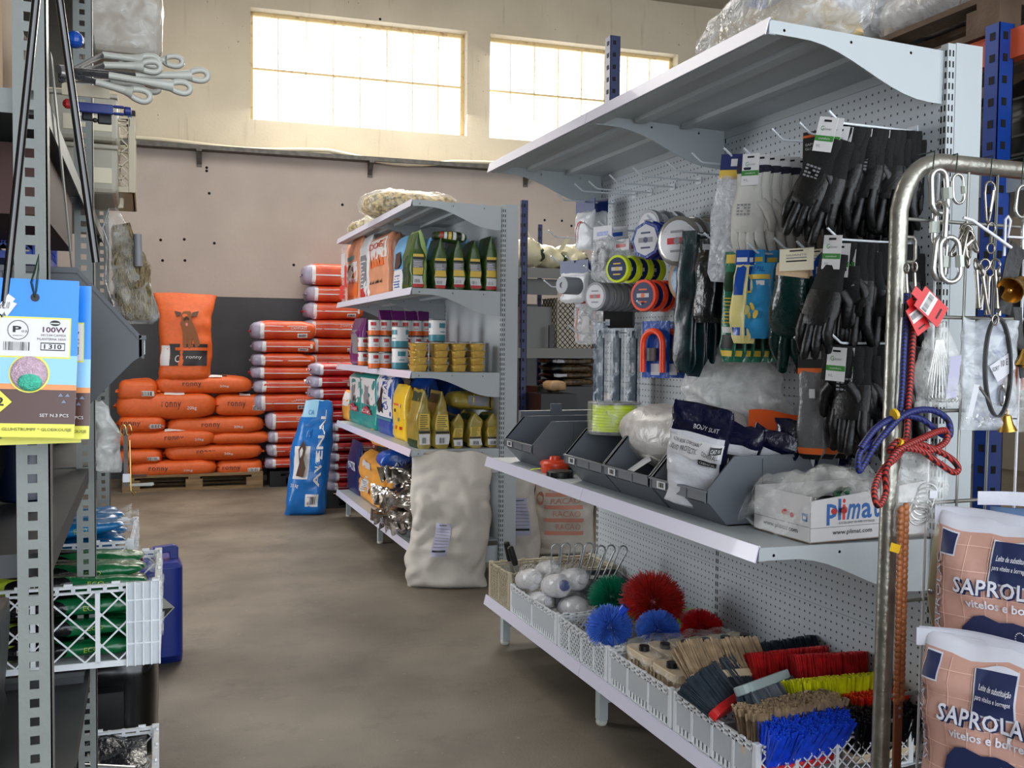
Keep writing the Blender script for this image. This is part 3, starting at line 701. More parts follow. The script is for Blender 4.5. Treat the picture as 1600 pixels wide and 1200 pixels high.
aisle_bag('sky blue dog food bag with a puppy picture on the upper shelf', 612, 634, 452, 368, ZG[1], m_sky, lambda mb, S: (patch(mb, S.F, -.8, .08, .5, .42, 1, 4, 4), lines_on(mb, lambda u, v: S.F(u, v, .005), -.6, .12, .3, .36, 8, 5), poly_on(mb, lambda u, v: S.F(u, v, .006), [(-.6, .45), (-.3, .7), (.3, .72), (.5, .5), (.1, .44)], 9)), 85, p=6, taper=.25)
aisle_bag('pale green bag with red and white print beside the green row', 630, 645, 449, 361, ZG[1], pm('pale_green_bag', (.62, .72, .42)), lambda mb, S: (patch(mb, S.F, -.8, .05, .8, .14, 3, 4, 2), patch(mb, S.F, -.8, .16, .8, .3, 1, 4, 2), poly_on(mb, lambda u, v: S.F(u, v, .006), [(-.4, .32), (-.5, .42), (0, .48), (.5, .42), (.4, .32)], 3)), 86, p=6, taper=.3, X=1.41)
# clear sleeve with papers at the shelf end, red tags
t = thing('price_display_sheet', 'clear plastic sheet with a white card at the upper shelf end', 'display sheet', (1.40, 7.18, 1.62))
m_clear = film('clear_sheet_film', (1, .93, .93), clear=.72, bump=.1)
MB().box(-.001, .001, -.09, .12, 0, .44).build('sheet', m_clear, t); MB().box(-.006, -.002, -.03, .11, .2, .38).build('paper', m_white, t)
m_redt = mat('bright_red_plastic', (.92, .14, .12), .35)
tag(MB().box(-.002, .002, -.07, .05, 0, .1).build('red_price_tag', m_redt, None, loc=(1.385, 7.24, 1.66)), 'bright red price tag at the far edge of the upper shelf, lower one', 'price tag')
tag(MB().box(-.002, .002, -.03, .03, 0, .16).build('red_price_tag', m_redt, None, loc=(1.388, 7.10, 1.74)), 'narrow bright red tag above the wider red price tag', 'price tag')
# top: clear bags of dry flakes
m_flake = mat('dry_cereal_flakes', (.80, .71, .48), .8, col2=(.42, .35, .20), scale=38, bump=1.0, bscale=45, lo=.38, hi=.6)
m_film = film('clear_bag_film', (.97, .97, .95), clear=.86)
m_film2 = film('cloudy_bag_film', (.93, .93, .92), clear=.55, rough=.2)
m_film3 = film('milky_film', (.90, .89, .86), clear=.34, rough=.22)
def flake_bag(loc, w, d, h, rz, label, seed):
    t = thing('flake_bag', label, 'bag', loc, rz); S = Sack(w * .93, d * .93, h * .92, seed=seed, wr=.018, ws=8, e1=.8, e2=.5); mb = MB(); S.shell(mb, 40, 16); mb.build('flakes', m_flake, t, smooth=80)
    S = Sack(w, d, h, seed=seed, wr=.02, ws=8, e1=.8, e2=.5); mb = MB(); S.shell(mb, 30, 12)
    mb.grid(lambda u, v: (w / 2 - .02 + .09 * u, -.1 + .2 * v, h * .4 + .03 * sin(9 * v) + .02 * u), 4, 5); mb.build('clear_wrap', m_film, t, smooth=80); return t
flake_bag((1.58, 6.05, 2.108), .62, .5, .2, .0, 'large clear bag of dried flakes on top of the middle shelving', 4)
t = flake_bag((1.52, 6.95, 2.108), .30, .32, .13, .2, 'smaller clear bag of flakes with a paper label on the shelving top', 9)
MB().add([(-.1, -.17, .01), (.09, -.17, .01), (.1, -.13, .12), (-.08, -.13, .13)], [(0, 1, 2, 3)]).add([(-.03, -.172, .03), (.05, -.172, .03), (.05, -.15, .09), (-.03, -.15, .09)], [(0, 1, 2, 3)], 1).build('paper_label', [m_card, m_tan2], t)
# foil trays
m_tray = mat('gold_foil', (.90, .74, .36), .3, metal=.6, bump=.5, bscale=60)
def tray_mesh():
    mb = MB(); n = 40; w, d, h = .1, .1, .038
    def ringp(i, k, z):
        a = 2 * pi * i / n; c, s_ = cos(a), sin(a); e = .32
        q = k * (1 + (.012 if i % 2 else -.012))
        return (math.copysign(abs(c) ** e, c) * w / 2 * q, math.copysign(abs(s_) ** e, s_) * d / 2 * q, z)
    zs = [(.74, 0), (.9, h - .004), (1.0, h - .003), (1.02, h), (.98, h + .001), (.9, h)]
    vs = [ringp(i, k if z > h - .005 else k, z) for k, z in zs for i in range(n)]
    fs = [(j * n + i, j * n + (i + 1) % n, (j + 1) * n + (i + 1) % n, (j + 1) * n + i) for j in range(len(zs) - 1) for i in range(n)]
    fs.append(tuple(range(n))[::-1]); fs.append(tuple((len(zs) - 1) * n + i for i in range(n)))
    mb.add(vs, fs); return mb
TRAY = tray_mesh().build('foil_tray', m_tray, smooth=30); tag(TRAY, 'x', 'tray')
first = [TRAY]
def place1(proto_list, proto, loc, rot, label, group, scale=None):
    if proto_list: o = proto_list.pop(); o.location = loc; o.rotation_euler = rot if isinstance(rot, tuple) else (0, 0, rot)
    else: o = proto.copy(); COL.objects.link(o); o.location = loc; o.rotation_euler = rot if isinstance(rot, tuple) else (0, 0, rot)
    o['label'] = label; o['group'] = group
    if scale: o.scale = scale if isinstance(scale, tuple) else (scale,) * 3
    return o
lev = ['bottom', 'second', 'third', 'top']
stn = ['in the stack nearest the aisle', 'in the second stack from the aisle', 'in the third stack from the aisle', 'in the stack nearest the upright']
for k, px in enumerate((654, 687, 716, 744)):
    b = at(px, 575, Y=5.22)
    for j in range(4):
        place1(first, TRAY, (b.x + R.uniform(-.002, .002), 5.24, ZG[2] + j * .0405), R.uniform(-.04, .04), 'gold foil food tray, %s one %s' % (lev[j], stn[k]), 'gold foil trays in front of the cans')
b = at(583, 568, X=1.46)
for j in range(6):
    place1(first, TRAY, (1.47, b.y, ZG[2] + j * .0405), R.uniform(-.05, .05), 'gold foil food tray in the far tall stack between white cans, %s in it' % ('lowest', 'second', 'third', 'fourth', 'fifth', 'topmost')[j], 'gold trays in the far stack')
# cans
def can_proto(name, r, h, body, lo, logo, seed):
    mb = MB(); n = 20
    mb.lathe([(r * .96, 0), (r, .003), (r, h * .3)], n, 2); mb.v = mb.v; 
    mb = MB()
    mb.lathe([(r * .9, .001), (r * .98, 0), (r, .004), (r, h * .32), (r, h - .004), (r * .98, h), (r * .93, h), (r * .92, h - .004), (.0005, h - .004)], n, 0, mf=lambda i: 3 if i in (0, 1, 4, 5, 6, 7) else (1 if i == 2 else 0))
    for q in range(3):
        a0 = q * 2 * pi / 3
        mb.grid(lambda u, v: ((r + .0008) * cos(a0 + (u - .5) * 1.0), (r + .0008) * sin(a0 + (u - .5) * 1.0), h * (.62 + .22 * v)), 6, 1, 2)
        mb.grid(lambda u, v: ((r + .0008) * cos(a0 + (u - .5) * .7), (r + .0008) * sin(a0 + (u - .5) * .7), h * (.42 + .04 * v)), 6, 1, 2)
    return tag(mb.build(name, [body, lo, logo, m_galv], None, smooth=40), 'x', 'can')
c_or = can_proto('food_can', .036, .10, m_white, m_orp, m_red_p, 1); f_or = [c_or]
c_te = can_proto('food_can', .036, .075, m_white, m_grp, m_tealp, 1); f_te = [c_te]
c_big = can_proto('food_can', .05, .13, m_white, m_tealp, m_tealp, 1); f_big = [c_big]
for k in range(5):     # small tins behind the trays
    b = at(659 + k * 22, 527, Y=5.36)
    for j in range(2):
        place1(f_te, c_te, (b.x, 5.37, ZG[2] + .085 * j + .004 * 0), R.uniform(0, 6), ('small white tin behind the gold trays, %s layer, %s from the aisle' % (('lower', 'upper')[j], ('first', 'second', 'third', 'fourth', 'fifth')[k])), 'white and grey tins behind the gold trays', scale=(1, 1, 1.13))
b = at(683, 513, Y=5.5); place1(f_big, c_big, (b.x, 5.50, ZG[2] + .17), 1.0, 'large white tin standing highest above the small tins', 'large white and teal tins')
for j in range(1): place1(f_big, c_big, (b.x, 5.50, ZG[2]), .4, 'large white tin underneath the highest tin, behind the small ones', 'large white and teal tins', scale=(1, 1, 1.3))
for px, nn, lab in ((625, 2, 'white and teal tin stacked beside the gold trays at the shelf edge'), (604, 1, 'white and teal tin standing alone between gold stacks at the shelf edge')):
    b = at(px, 572, X=1.46)
    for j in range(nn):
        place1(f_big, c_big, (1.46, b.y, ZG[2] + .131 * j), 2.6 + j, ('upper ' if j else '') + lab, 'large white and teal tins')
for k in range(6):
    b = at(585 + k * 16.6, 513, Y=5.92); hz = ZG[2] + .115
    place1(f_or, c_or, (b.x, 5.93, ZG[2] + .206), -1.9, 'white and orange tin in the raised row, %s from the aisle' % ('first', 'second', 'third', 'fourth', 'fifth', 'sixth')[k], 'white and orange tins')
    place1(f_or, c_or, (b.x, 5.93, ZG[2]), -1.4, 'white and orange tin in the lower layer under the raised row', 'white and orange tins, lower layers')
    place1(f_or, c_or, (b.x, 5.93, ZG[2] + .103), -1.4, 'white and orange tin in the middle layer under the raised row', 'white and orange tins, middle layers')
for j in range(2):
    b = at(570, 568, X=1.44); place1(f_or, c_or, (1.44, b.y + .06, ZG[2] + .103 * j), 2.9, 'white and orange tin at the shelf edge beside the purple bag, %s one' % ('lower', 'upper')[j], 'tins beside the purple bag')
for k in range(4):
    b = at(595 + k * 20, 483, Y=6.15)
    bagit('purple pet food bag behind the row of orange tins, %s from the aisle' % ('first', 'second', 'third', 'fourth')[k], (b.x + .03, 6.16, ZG[2] - .004), .09, .07, .375, R.uniform(-.3, .3), m_purple, lambda mb, S: patch(mb, S.F, -.5, .2, .5, .6, 1, 3, 3), 90 + k, group='purple bags behind the tins', p=5, taper=.3)
aisle_bag('purple and grey pet food bag at the shelf edge left of the tins', 545, 563, 570, 496, ZG[2], m_purple, lambda mb, S: patch(mb, S.F, -.8, .25, .8, .75, 7, 4, 5), 95, p=4, taper=.3)
# third tier
def deco_cat(mb, S):
    patch(mb, S.F, -.92, .44, .92, .92, 1, 5, 6); poly_on(mb, lambda u, v: S.F(u, v, .005), [(-.3, .44), (-.36, .6), (-.2, .68), (-.24, .8), (-.08, .76), (.08, .76), (.22, .8), (.2, .66), (.36, .56), (.34, .44)], 7)
    poly_on(mb, lambda u, v: S.F(u, v, .007), [(.0, .56), (.18, .54), (.3, .46), (.0, .45)], 9)
    patch(mb, lambda u, v: S.F(u, v, .006), -.6, .26, .6, .36, 3, 4, 2); text_on(mb, 'Chip', lambda u, v: S.F(u, v, .01), -.55, .27, .55, .35, 1)
    poly_on(mb, lambda u, v: S.F(u, v, .008), [(-.4, .36), (-.1, .42), (.3, .4), (.4, .35)], 3)
aisle_bag('teal and white cat food bag with a cat picture, nearer of the two', 562, 586, 667, 583, ZG[3], m_teal, deco_cat, 101, p=6, taper=.08, group='teal cat food bags')
aisle_bag('teal and white cat food bag partly hidden, farther of the two', 544, 562, 657, 582, ZG[3], m_teal, deco_cat, 102, p=6, taper=.08, group='teal cat food bags')
aisle_bag('small white and amber bag at the far end of the third shelf', 532, 545, 650, 610, ZG[3], m_orbag, lambda mb, S: patch(mb, S.F, -.9, .5, .9, .95, 1, 4, 4), 103, p=4, taper=.3)
def deco_blue(mb, S):
    patch(mb, S.F, -.92, .3, .92, .97, 1, 5, 8); poly_on(mb, lambda u, v: S.F(u, v, .006), [(-.6, .34), (-.7, .5), (-.3, .62), (-.25, .8), (-.05, .7), (-.1, .5), (.1, .36)], 2)
    text_on(mb, 'CAT CARE', lambda u, v: S.F(u, v, .006), .15, .42, .55, .95, 8, rot=90); patch(mb, lambda u, v: S.F(u, v, .005), -.9, .25, .9, .29, 5, 4, 1)
aisle_bag('white and blue cat food bag with a dark cat on the third shelf', 586, 612, 677, 583, ZG[3], m_roy, deco_blue, 104, p=5, taper=.1)
def deco_y(mb, S):
    for (u, v, mi) in ((-.4, .5, 2), (.2, .35, 5), (-.2, .2, 6), (.45, .2, 3), (.4, .6, 1)): patch(mb, lambda a, b: S.F(a, b, .005), u, v, u + .22, v + .06, mi, 2, 2)
    patch(mb, S.F, -.5, .62, .5, .66, 6, 4, 1)
aisle_bag('bright yellow pet food bag with small pictures on the third shelf', 610, 630, 684, 600, ZG[3], m_yel, deco_y, 105, p=4, taper=.22)
aisle_bag('bright yellow pet food bag behind, next to the golden bags', 630, 645, 690, 606, ZG[3], m_yel, deco_y, 106, p=4, taper=.22, X=1.5)
def gold_side(mb, S):
    g = S.L; patch(mb, g, -.75, .08, .75, .26, 1, 3, 3); bars_on(mb, lambda u, v: g(u, v, .005), -.35, .10, .35, .2, 2, 8); patch(mb, g, -.75, .27, .75, .31, 2, 3, 1)
    patch(mb, g, -.75, .34, .75, .6, 4, 3, 3); lines_on(mb, lambda u, v: g(u, v, .005), -.6, .35, .6, .6, 10, 7)
    patch(mb, S.B, -.8, .0, .8, .15, 10, 4, 3); patch(mb, S.B, -.8, .8, .8, .95, 10, 4, 3); patch(mb, S.F, -.8, .78, .8, .95, 10, 4, 3)
for k, (x0, x1, yt) in enumerate(((651, 675, 607), (677, 705, 610), (706, 727, 645), (731, 756, 642), (758, 782, 644))):
    b = at((x0 + x1) / 2, 695, Y=5.19); w = (x1 - x0) * dep(b) / CF * 1.05; h = at((x0 + x1) / 2, yt, Y=5.3).z - ZG[3]
    bagit(['golden pet food bag nearest the aisle, its broad face partly seen', 'golden pet food bag second from the aisle with a tall pointed top', 'short golden pet food bag, middle of the five', 'golden pet food bag fourth from the aisle', 'golden pet food bag at the upright'][k],
          (b.x, 5.30, ZG[3] - .004), .22, w, h, pi / 2, m_gold, gold_side, 110 + k, group='golden bags on the third shelf', p=7, taper=(.5 if k < 2 else .22), wr=.007)
S = Sack(.30, .16, .11, seed=8, wr=.01); mb = MB(); S.shell(mb); patch(mb, S.F, -.3, -.5, .55, .5, 7, 6, 4); patch(mb, S.F, -.1, -.6, -.05, .6, 4, 1, 4); patch(mb, S.F, .6, -.6, .66, .6, 2, 1, 4)
b = at(738, 642, Y=5.28)
tag(mb.build('pet_food_bag', [m_gold] + BM[1:], None, loc=(b.x, 5.33, b.z + .004), rot=(0, .06, .05), smooth=60), 'golden pet food bag lying flat on top of the golden row', 'bag')
for px, lab, mm in ((668, 'dark blue pet food bag standing behind the yellow bags', m_roy), (702, 'dark blue pet food bag in the middle of the back row, third shelf', m_roy), (735, 'white and blue pet food bag at the back right of the third shelf', m_wbag)):
    b = at(px, 620, Y=5.75)
    bagit(lab, (b.x, 5.85, ZG[3] - .004), .24, .12, .385, pi / 2 + .3, mm, lambda mb, S: (patch(mb, S.F, -.4, .6, .4, .85, 1, 4, 4), patch(mb, S.L, -.5, .6, .5, .9, 8, 3, 3)), 120 + px, p=5, taper=.2)
# bottom tier
aisle_bag('navy pet food bag with a pointed top on the bottom shelf', 538, 560, 768, 688, ZG[4], m_navy, lambda mb, S: (patch(mb, S.F, -.5, .45, .5, .6, 1, 4, 3), text_on(mb, 'OK', lambda u, v: S.F(u, v, .006), -.4, .46, .4, .58, 8)), 131, p=3, taper=.45, neck=.3)
def deco_amb(mb, S): patch(mb, S.F, -.6, .2, .2, .55, 1, 4, 4); lines_on(mb, lambda u, v: S.F(u, v, .005), -.5, .24, .1, .5, 7, 6); patch(mb, S.F, -.3, .7, .4, .85, 1, 4, 3)
aisle_bag('amber paper pet food bag with a crumpled top on the bottom shelf', 556, 590, 790, 708, ZG[4], m_orbag, deco_amb, 132, d=.2, p=4, taper=.15, wr=.014)
bagit('amber paper bag standing behind the crumpled one, mostly hidden', (1.62, 6.35, ZG[4]), .3, .2, .42, -pi / 2, m_orbag, deco_amb, 133, p=4, taper=.15, wr=.014)
S = Sack(.26, .34, .14, seed=14, wr=.012); mb = MB(); S.shell(mb); patch(mb, S.F, -.4, -.5, .3, .4, 1, 4, 4)
tag(mb.build('pet_food_bag', [m_orbag] + BM[1:], None, loc=(1.60, 6.4, ZG[4] + .415), rot=(.1, -.1, .2), smooth=60), 'amber paper bag lying on top of the standing amber bags', 'bag')
S = Sack(.44, .22, .12, seed=15, wr=.012); mb = MB(); S.shell(mb); patch(mb, S.F, -.1, -.4, .8, .5, 1, 6, 4); text_on(mb, 'AVENAL', lambda u, v: S.F(u, v, .006), -.6, -.6, .2, -.2, 1); poly_on(mb, lambda u, v: S.F(u, v, .006), [(.3, -.2), (.7, -.1), (.75, .2), (.4, .3)], 2)
b = at(628, 733, Y=5.62)
tag(mb.build('pet_food_bag', [m_roy] + BM[1:], None, loc=(b.x + .10, 5.72, b.z + .01), rot=(0, -.13, -.1), smooth=60), 'blue and white bag lying above the silver foil bags', 'bag')
m_foil = mat('silver_foil', (.80, .78, .76), .2, metal=1.0, bump=1.0, bscale=16)
FO = [((1.64, 5.42, .20), .54, .36, .17, .1, 'silver foil bag at the bottom of the heap, nearest the white sack'), ((1.62, 5.74, .20), .50, .30, .16, -.1, 'silver foil bag at the bottom of the heap, farther end'),
      ((1.61, 5.41, .36), .56, .34, .15, .12, 'silver foil bag in the middle layer of the heap'), ((1.62, 5.72, .35), .50, .28, .14, -.12, 'silver foil bag in the middle layer, farther along the shelf'),
      ((1.64, 5.50, .50), .54, .34, .14, .2, 'silver foil bag lying on top of the heap')]
for k, (loc, w, d, h, rz, lab) in enumerate(FO):
    S = Sack(w, d, h, seed=150 + k, wr=.034, ws=9, e1=.8, e2=.6); mb = MB(); S.shell(mb, 56, 24)
    mb.grid(lambda u, v: (-w / 2 + .05 - .12 * u, -d * .38 + d * .76 * v + .02 * u * sin(v * 15), h * .5 + (.04 * u + .008) * sin(v * 17 + k) + .03 * fbm((u, v, k), 4)), 6, 16)
    tag(mb.build('foil_bag', m_foil, None, loc=loc, rot=(0, -.04, rz), smooth=35), lab, 'bag', 'silver foil bags heaped on the bottom shelf')
# white paper sacks on the floor
m_paper = mat('white_woven_sack', (.80, .77, .73), .72, col2=(.74, .71, .67), scale=4, bump=.9, bscale=9)
m_lpaper = mat('print_lavender', (.68, .67, .76), .6)
def paper_sack(px0, px1, pyb, pyt, Y, d, label, seed, rz, lab=None, thin=False, **k):
    b, w, h = box_at(px0, px1 and pyb, px1, pyb, Y=Y) if 0 else (at((px0 + px1) / 2, pyb, Y=Y), 0, 0)
    s = dep(b) / CF; w = (px1 - px0) * s; h = (pyb - pyt) * s
    S = Bag(w, d, h, seed=seed, **k); mb = MB(); S.shell(mb, 64, 52)
    if lab:
        u0, v0, u1, v1 = lab; patch(mb, lambda u, v: S.F(u, v, .004), u0, v0, u1, v1, 1, 10, 14)
        for i in range(7): patch(mb, lambda u, v: S.F(u, v, .007), u0 + .03, v0 + (v1 - v0) * (.28 + .09 * i), u1 - .03, v0 + (v1 - v0) * (.30 + .09 * i), 2, 4, 1)
        patch(mb, lambda u, v: S.F(u, v, .008), u0 + .03, v0 + (v1 - v0) * .14, u1 - .05, v0 + (v1 - v0) * .20, 3, 4, 1)
        patch(mb, lambda u, v: S.F(u, v, .008), u0 + .1, v0 + (v1 - v0) * .93, u1 - .1, v0 + (v1 - v0) * .95, 3, 4, 1)
    return mb, S, (b.x, Y + d / 2, 0)
mb, S, loc = paper_sack(645, 772, 908, 700, 4.90, .22, '', 201, 0, (-.38, .25, .02, .49), p=2.8, taper=.34, neck=-.04, wr=.018, ws=8, lean=.12, side=.02)
tag(mb.build('white_sack', [m_paper, m_lpaper, m_grp, m_orp if 0 else m_black], None, loc=loc, rot=(0, 0, -.36), smooth=60), 'large white paper sack standing on the floor at the end of the middle shelving', 'sack', 'white paper sacks on the floor')
mb, S, loc = paper_sack(775, 850, 888, 716, 5.25, .22, '', 202, 0, (-.1, .3, .62, .64), p=3, taper=.12, wr=.02, ws=5, lean=.05)
tag(mb.build('white_sack', [m_paper, m_lpaper, m_grp, m_black], None, loc=loc, rot=(0, 0, -.34), smooth=60), 'white paper sack with a pale printed panel, standing second behind the first', 'sack', 'white paper sacks on the floor')
mb, S, loc = paper_sack(845, 940, 870, 745, 5.45, .22, '', 203, 0, None, p=3, taper=.1, wr=.014, ws=5, lean=.03)
for i in range(4): patch(mb, S.F, -.7, .75 - i * .16, .6, .80 - i * .16, 4, 6, 1); text_on(mb, 'RACAO'[:5], lambda u, v: S.F(u, v, .005), -.6 + .1 * i, .82 - i * .16, .5, .89 - i * .16, 4)
poly_on(mb, lambda u, v: S.F(u, v, .006), [(-.85 + .12 * cos(a * .7), .72 + .09 * sin(a * .7)) for a in range(9)], 4)
tag(mb.build('white_sack', [m_paper, m_lpaper, m_grp, m_black, mat('print_faded_red', (.78, .52, .45), .6)], None, loc=loc, rot=(0, 0, -.3), smooth=60), 'white sack printed with faded red lines, behind the metal scoops', 'sack', 'white paper sacks on the floor')
# ================================================================ hooks and hanging goods
m_zinc = mat('zinc_wire', (.84, .86, .88), .35, metal=.1)
def hook_mesh():
    mb = MB(); mb.tube([(0, 0, 0), (-.235, 0, 0), (-.245, 0, .002), (-.28, 0, .028)], .0034, 8)
    mb.box(-.004, 0, -.018, .018, -.012, .012); return mb
HK = hook_mesh().build('display_hook', m_zinc, smooth=40); tag(HK, 'x', 'hook'); hk_first = [HK]
HX = 1.66
BARE = {(898, 287): 'bare display hook farthest along the top row', (920, 283): 'bare display hook next to the farthest one in the top row', (952, 273): 'third bare display hook from the far end of the top row',
        (989, 262): 'bare display hook under the bracket joint in the top row', (1042, 253): 'bare display hook in the middle of the top row', (1081, 239): 'long bare display hook left of the clear glove packs',
        (869, 302): 'display hook poking out over the aisle above the shelving behind', (857, 360): 'low bare display hook at the far end, against the background rack', (861, 400): 'display hook just above the blue and white pack', (850, 438): 'short-looking display hook at the far left, lowest of the far column',
        (911, 346): 'display hook crossing the red and white pack at the far end', (935, 346): 'display hook carrying the clear pack with a dark coil', (949, 366): 'display hook below the clear dark pack', (912, 415): 'display hook above the stacked grey spools',
        (937, 432): 'display hook that carries the stacked grey spools', (884, 400): 'display hook that carries the blue and white net pack', (887, 508): 'lowest bare display hook at the far end', (918, 492): 'display hook carrying the long sleeved tools',
        (1011, 336): 'display hook carrying the blue spools', (1048, 328): 'display hook carrying the coiled wire packs', (1038, 361): 'display hook above the blue disc', (967, 389): 'display hook carrying the yellow spools',
        (995, 470): 'display hook carrying the orange spool', (1068, 480): 'display hook in front of the dark green packs', (1100, 364): 'display hook carrying the black sleeves', (1137, 384): 'display hook carrying the tall green packs',
        (1210, 372): 'display hook carrying the dark green gauntlets', (1245, 377): 'display hook beside the blue round tag', (1131, 231): 'display hook with the navy and yellow headed packs', (1162, 231): 'display hook carrying the white gloves',
        (1206, 201): 'bare display hook above the white gloves', (1249, 191): 'display hook with the black and orange card', (1295, 173): 'display hook carrying the upper black gloves', (1293, 356): 'display hook carrying the middle black gloves',
        (1241, 527): 'display hook carrying the grey glove packs', (1296, 519): 'display hook carrying the lower black gloves', (1168, 380): 'display hook carrying the blue glove packs', (1018, 492): 'display hook carrying the red padlock pack', (1076, 352): 'display hook carrying the dark green packs'}
HP = {}
for (px, py), lab in BARE.items():
    p = at(px, py, X=HX); HP[(px, py)] = p.copy()
    place1(hk_first, HK, (G1B, p.y, p.z - .028), 0, lab, 'display hooks on the perforated panel')
def hk(px, py, x): p = HP[(px, py)]; return Vector((x, p.y, p.z - .031))
# ---- gloves
m_glv = mat('black_knit', (.020, .020, .022), .85, bump=.3, bscale=300)
m_glv2 = mat('black_nitrile_coating', (.024, .024, .027), .42, bump=.2, bscale=90)
m_cuffw = mat('black_cuff_edge', (.03, .03, .032), .9)
def glove_mesh(seed, curl=0.0, fat=1.0, L=1.0):
    rr = random.Random(seed); mb = MB(); n = 14
    prof = [(0, .034, .013), (.01, .036, .014), (.045, .034, .015), (.07, .038, .016), (.10, .045, .018), (.135, .047, .018), (.155, .045, .016), (.165, .040, .012)]
    def f(u, v):
        i = min(int(v * (len(prof) - 1)), len(prof) - 2); q = v * (len(prof) - 1) - i
        z, w, d = (prof[i][k] * (1 - q) + prof[i + 1][k] * q for k in range(3)); a = 2 * pi * u
        return (w * fat * cos(a), d * sin(a) * fat + curl * z * z * 3, -z * L)
    mb.grid(f, n, 14, closeu=True, mf=lambda u, v: 0 if v < .52 else 1)
    for k, (x, ln) in enumerate(((-.034, .062), (-.012, .076), (.011, .072), (.032, .055))):
        x0 = x * fat; s = rr.uniform(-.12, .12); c = rr.uniform(-.02, .05)
        pts = [(x0, curl * .07, -.145 * L), (x0 + s * .02, curl * .085, -(.165 + ln * .25) * L), (x0 + s * .03, curl * .10 + c * .3, -(.165 + ln * .6) * L), (x0 + s * .035, curl * .11 + c * .8, -(.165 + ln) * L), (x0 + s * .035, curl * .11 + c, -(.17 + ln) * L)]
        mb.tube(pts, [.0115 * fat, .0125 * fat, .0115 * fat, .0095 * fat, .004], 9, 1)
    s = rr.uniform(.8, 1.3)
    mb.tube([(.035 * fat, 0, -.085 * L), (.052 * fat, .004, -.105 * L), (.058 * s * fat, .012, -.135 * L), (.056 * s * fat, .018, -.158 * L), (.054 * s * fat, .018, -.164 * L)], [.014 * fat, .0145 * fat, .012 * fat, .010 * fat, .004], 9, 1)
    return mb
def logo(mb, T, mi):
    for i in range(4):
        for j in range(4):
            if (i * j) % 3 != 1: mb.add([(-.02 + i * .01, 0, -.075 - j * .008), (-.0125 + i * .01, 0, -.075 - j * .008), (-.0125 + i * .01, 0, -.0705 - j * .008), (-.02 + i * .01, 0, -.0705 - j * .008)], [(0, 1, 2, 3)], mi, T)
GM = []
for k in range(3):
    mb = glove_mesh(k, curl=(.4, -.3, .8)[k])
    if k == 0: logo(mb, T_((0, -.0185, 0)), 2)
    o = mb.build('glove', [m_glv, m_glv2, m_grp], smooth=70); GM.append(o.data); bpy.data.objects.remove(o)
def card_mesh(name, w, h, bands, hole=True, txt=None):
    mb = MB(); mb.box(-w / 2, w / 2, -.0012, 0, -h, 0, 0)
    g = lambda u, v: Vector((-w / 2 + w * u, -.0018, -h + h * v)); g2 = lambda u, v: Vector((w / 2 - w * u, .0006, -h + h * v))
    for (u0, v0, u1, v1, mi) in bands: patch(mb, g, u0, v0, u1, v1, mi, 1, 1); patch(mb, g2, u0, v0, u1, v1, mi, 1, 1)
    e = lambda u, v: g(u, v) + Vector((0, -.0006, 0))
    if hole: patch(mb, e, .3, .86, .7, .92, 2, 1, 1)
    for (s, u0, v0, u1, v1, mi) in (txt or []): text_on(mb, s, e, u0, v0, u1, v1, mi)
    return mb
m_gr2 = mat('print_leaf_green', (.22, .52, .20), .5)
CARDM = card_mesh('card', .052, .088, [(0, .30, 1, .46, 1)], txt=[('actifresh', .1, .34, .9, .41, 0), ('Juba', .25, .6, .8, .72, 1)] and [('G', .2, .6, .38, .74, 1), ('lover', .42, .62, .8, .70, 3), ('comfort', .2, .35, .8, .41, 0), ('9/L', .15, .12, .4, .2, 3)]).build('header_card', [m_white, m_gr2, m_black, m_grp])
cardm = CARDM.data; bpy.data.objects.remove(CARDM)
def part(name, me, parent, loc=(0, 0, 0), rot=(0, 0, 0), scale=None):
    o = bpy.data.objects.new(name, me); COL.objects.link(o); o.parent = parent; o.location = loc; o.rotation_euler = rot
    if scale: o.scale = (scale,) * 3 if isinstance(scale, (int, float)) else scale
    return o
FACE = -pi / 2 + .35      # things on the hooks face the aisle, turned a little to the entrance
def glove_pair(loc, swing, label, group, k, sc=1.0, mats=None, name='glove_pair', card=None, gm=None):
    t = thing(name, label, 'gloves', loc, (0, 0, FACE + R.uniform(-.12, .12)), group)
    part('header_card', card or cardm, t, (-.0, -.02 * sc, .012 if k % 16 < 2 else -.008), (0, swing * .55, 0))
    g = gm or GM
    up = .034 if k % 16 > 1 else 0
    part('glove', g[k % len(g)], t, (-.006, -.006, -.035 + up), (R.uniform(-.05, .1), swing, 0), sc)
    part('glove', g[(k + 1) % len(g)], t, (.016, .014, -.045 + up * 1.1 - (.022 if k % 3 == 1 else 0)), (R.uniform(-.1, .05), swing * .8 - .07, 0), (-sc, sc, sc))
    return t
cnt = ['front', 'second', 'third', 'fourth', 'fifth', 'sixth', 'seventh', 'eighth', 'ninth', 'tenth', 'eleventh', 'twelfth', 'thirteenth', 'last', 'spare']
for j in range(14):
    glove_pair(hk(1295, 173, 1.675 + j * .0185), .42 - j * .026, ('%s pair of black coated gloves on the upper hook, counted from the tip' % cnt[j]) if j < 3 else 'pair of black coated gloves packed deep on the upper hook', 'black gloves on the upper hook', j, 1.12)
for j in range(10):
    glove_pair(hk(1293, 356, 1.695 + j * .024), .15 - j * .012, ('%s pair of black gloves on the middle hook, counted from the tip' % cnt[j]) if j < 3 else 'pair of black gloves packed deep on the middle hook', 'black gloves on the middle hook', j + 1, 1.15)
for j in range(8):
    glove_pair(hk(1296, 519, 1.70 + j * .028), .12 - j * .012, ('%s pair of black gloves on the lower hook, counted from the tip' % cnt[j]) if j < 3 else 'pair of black gloves packed deep on the lower hook', 'black gloves on the lower hook', j + 2, 1.15)
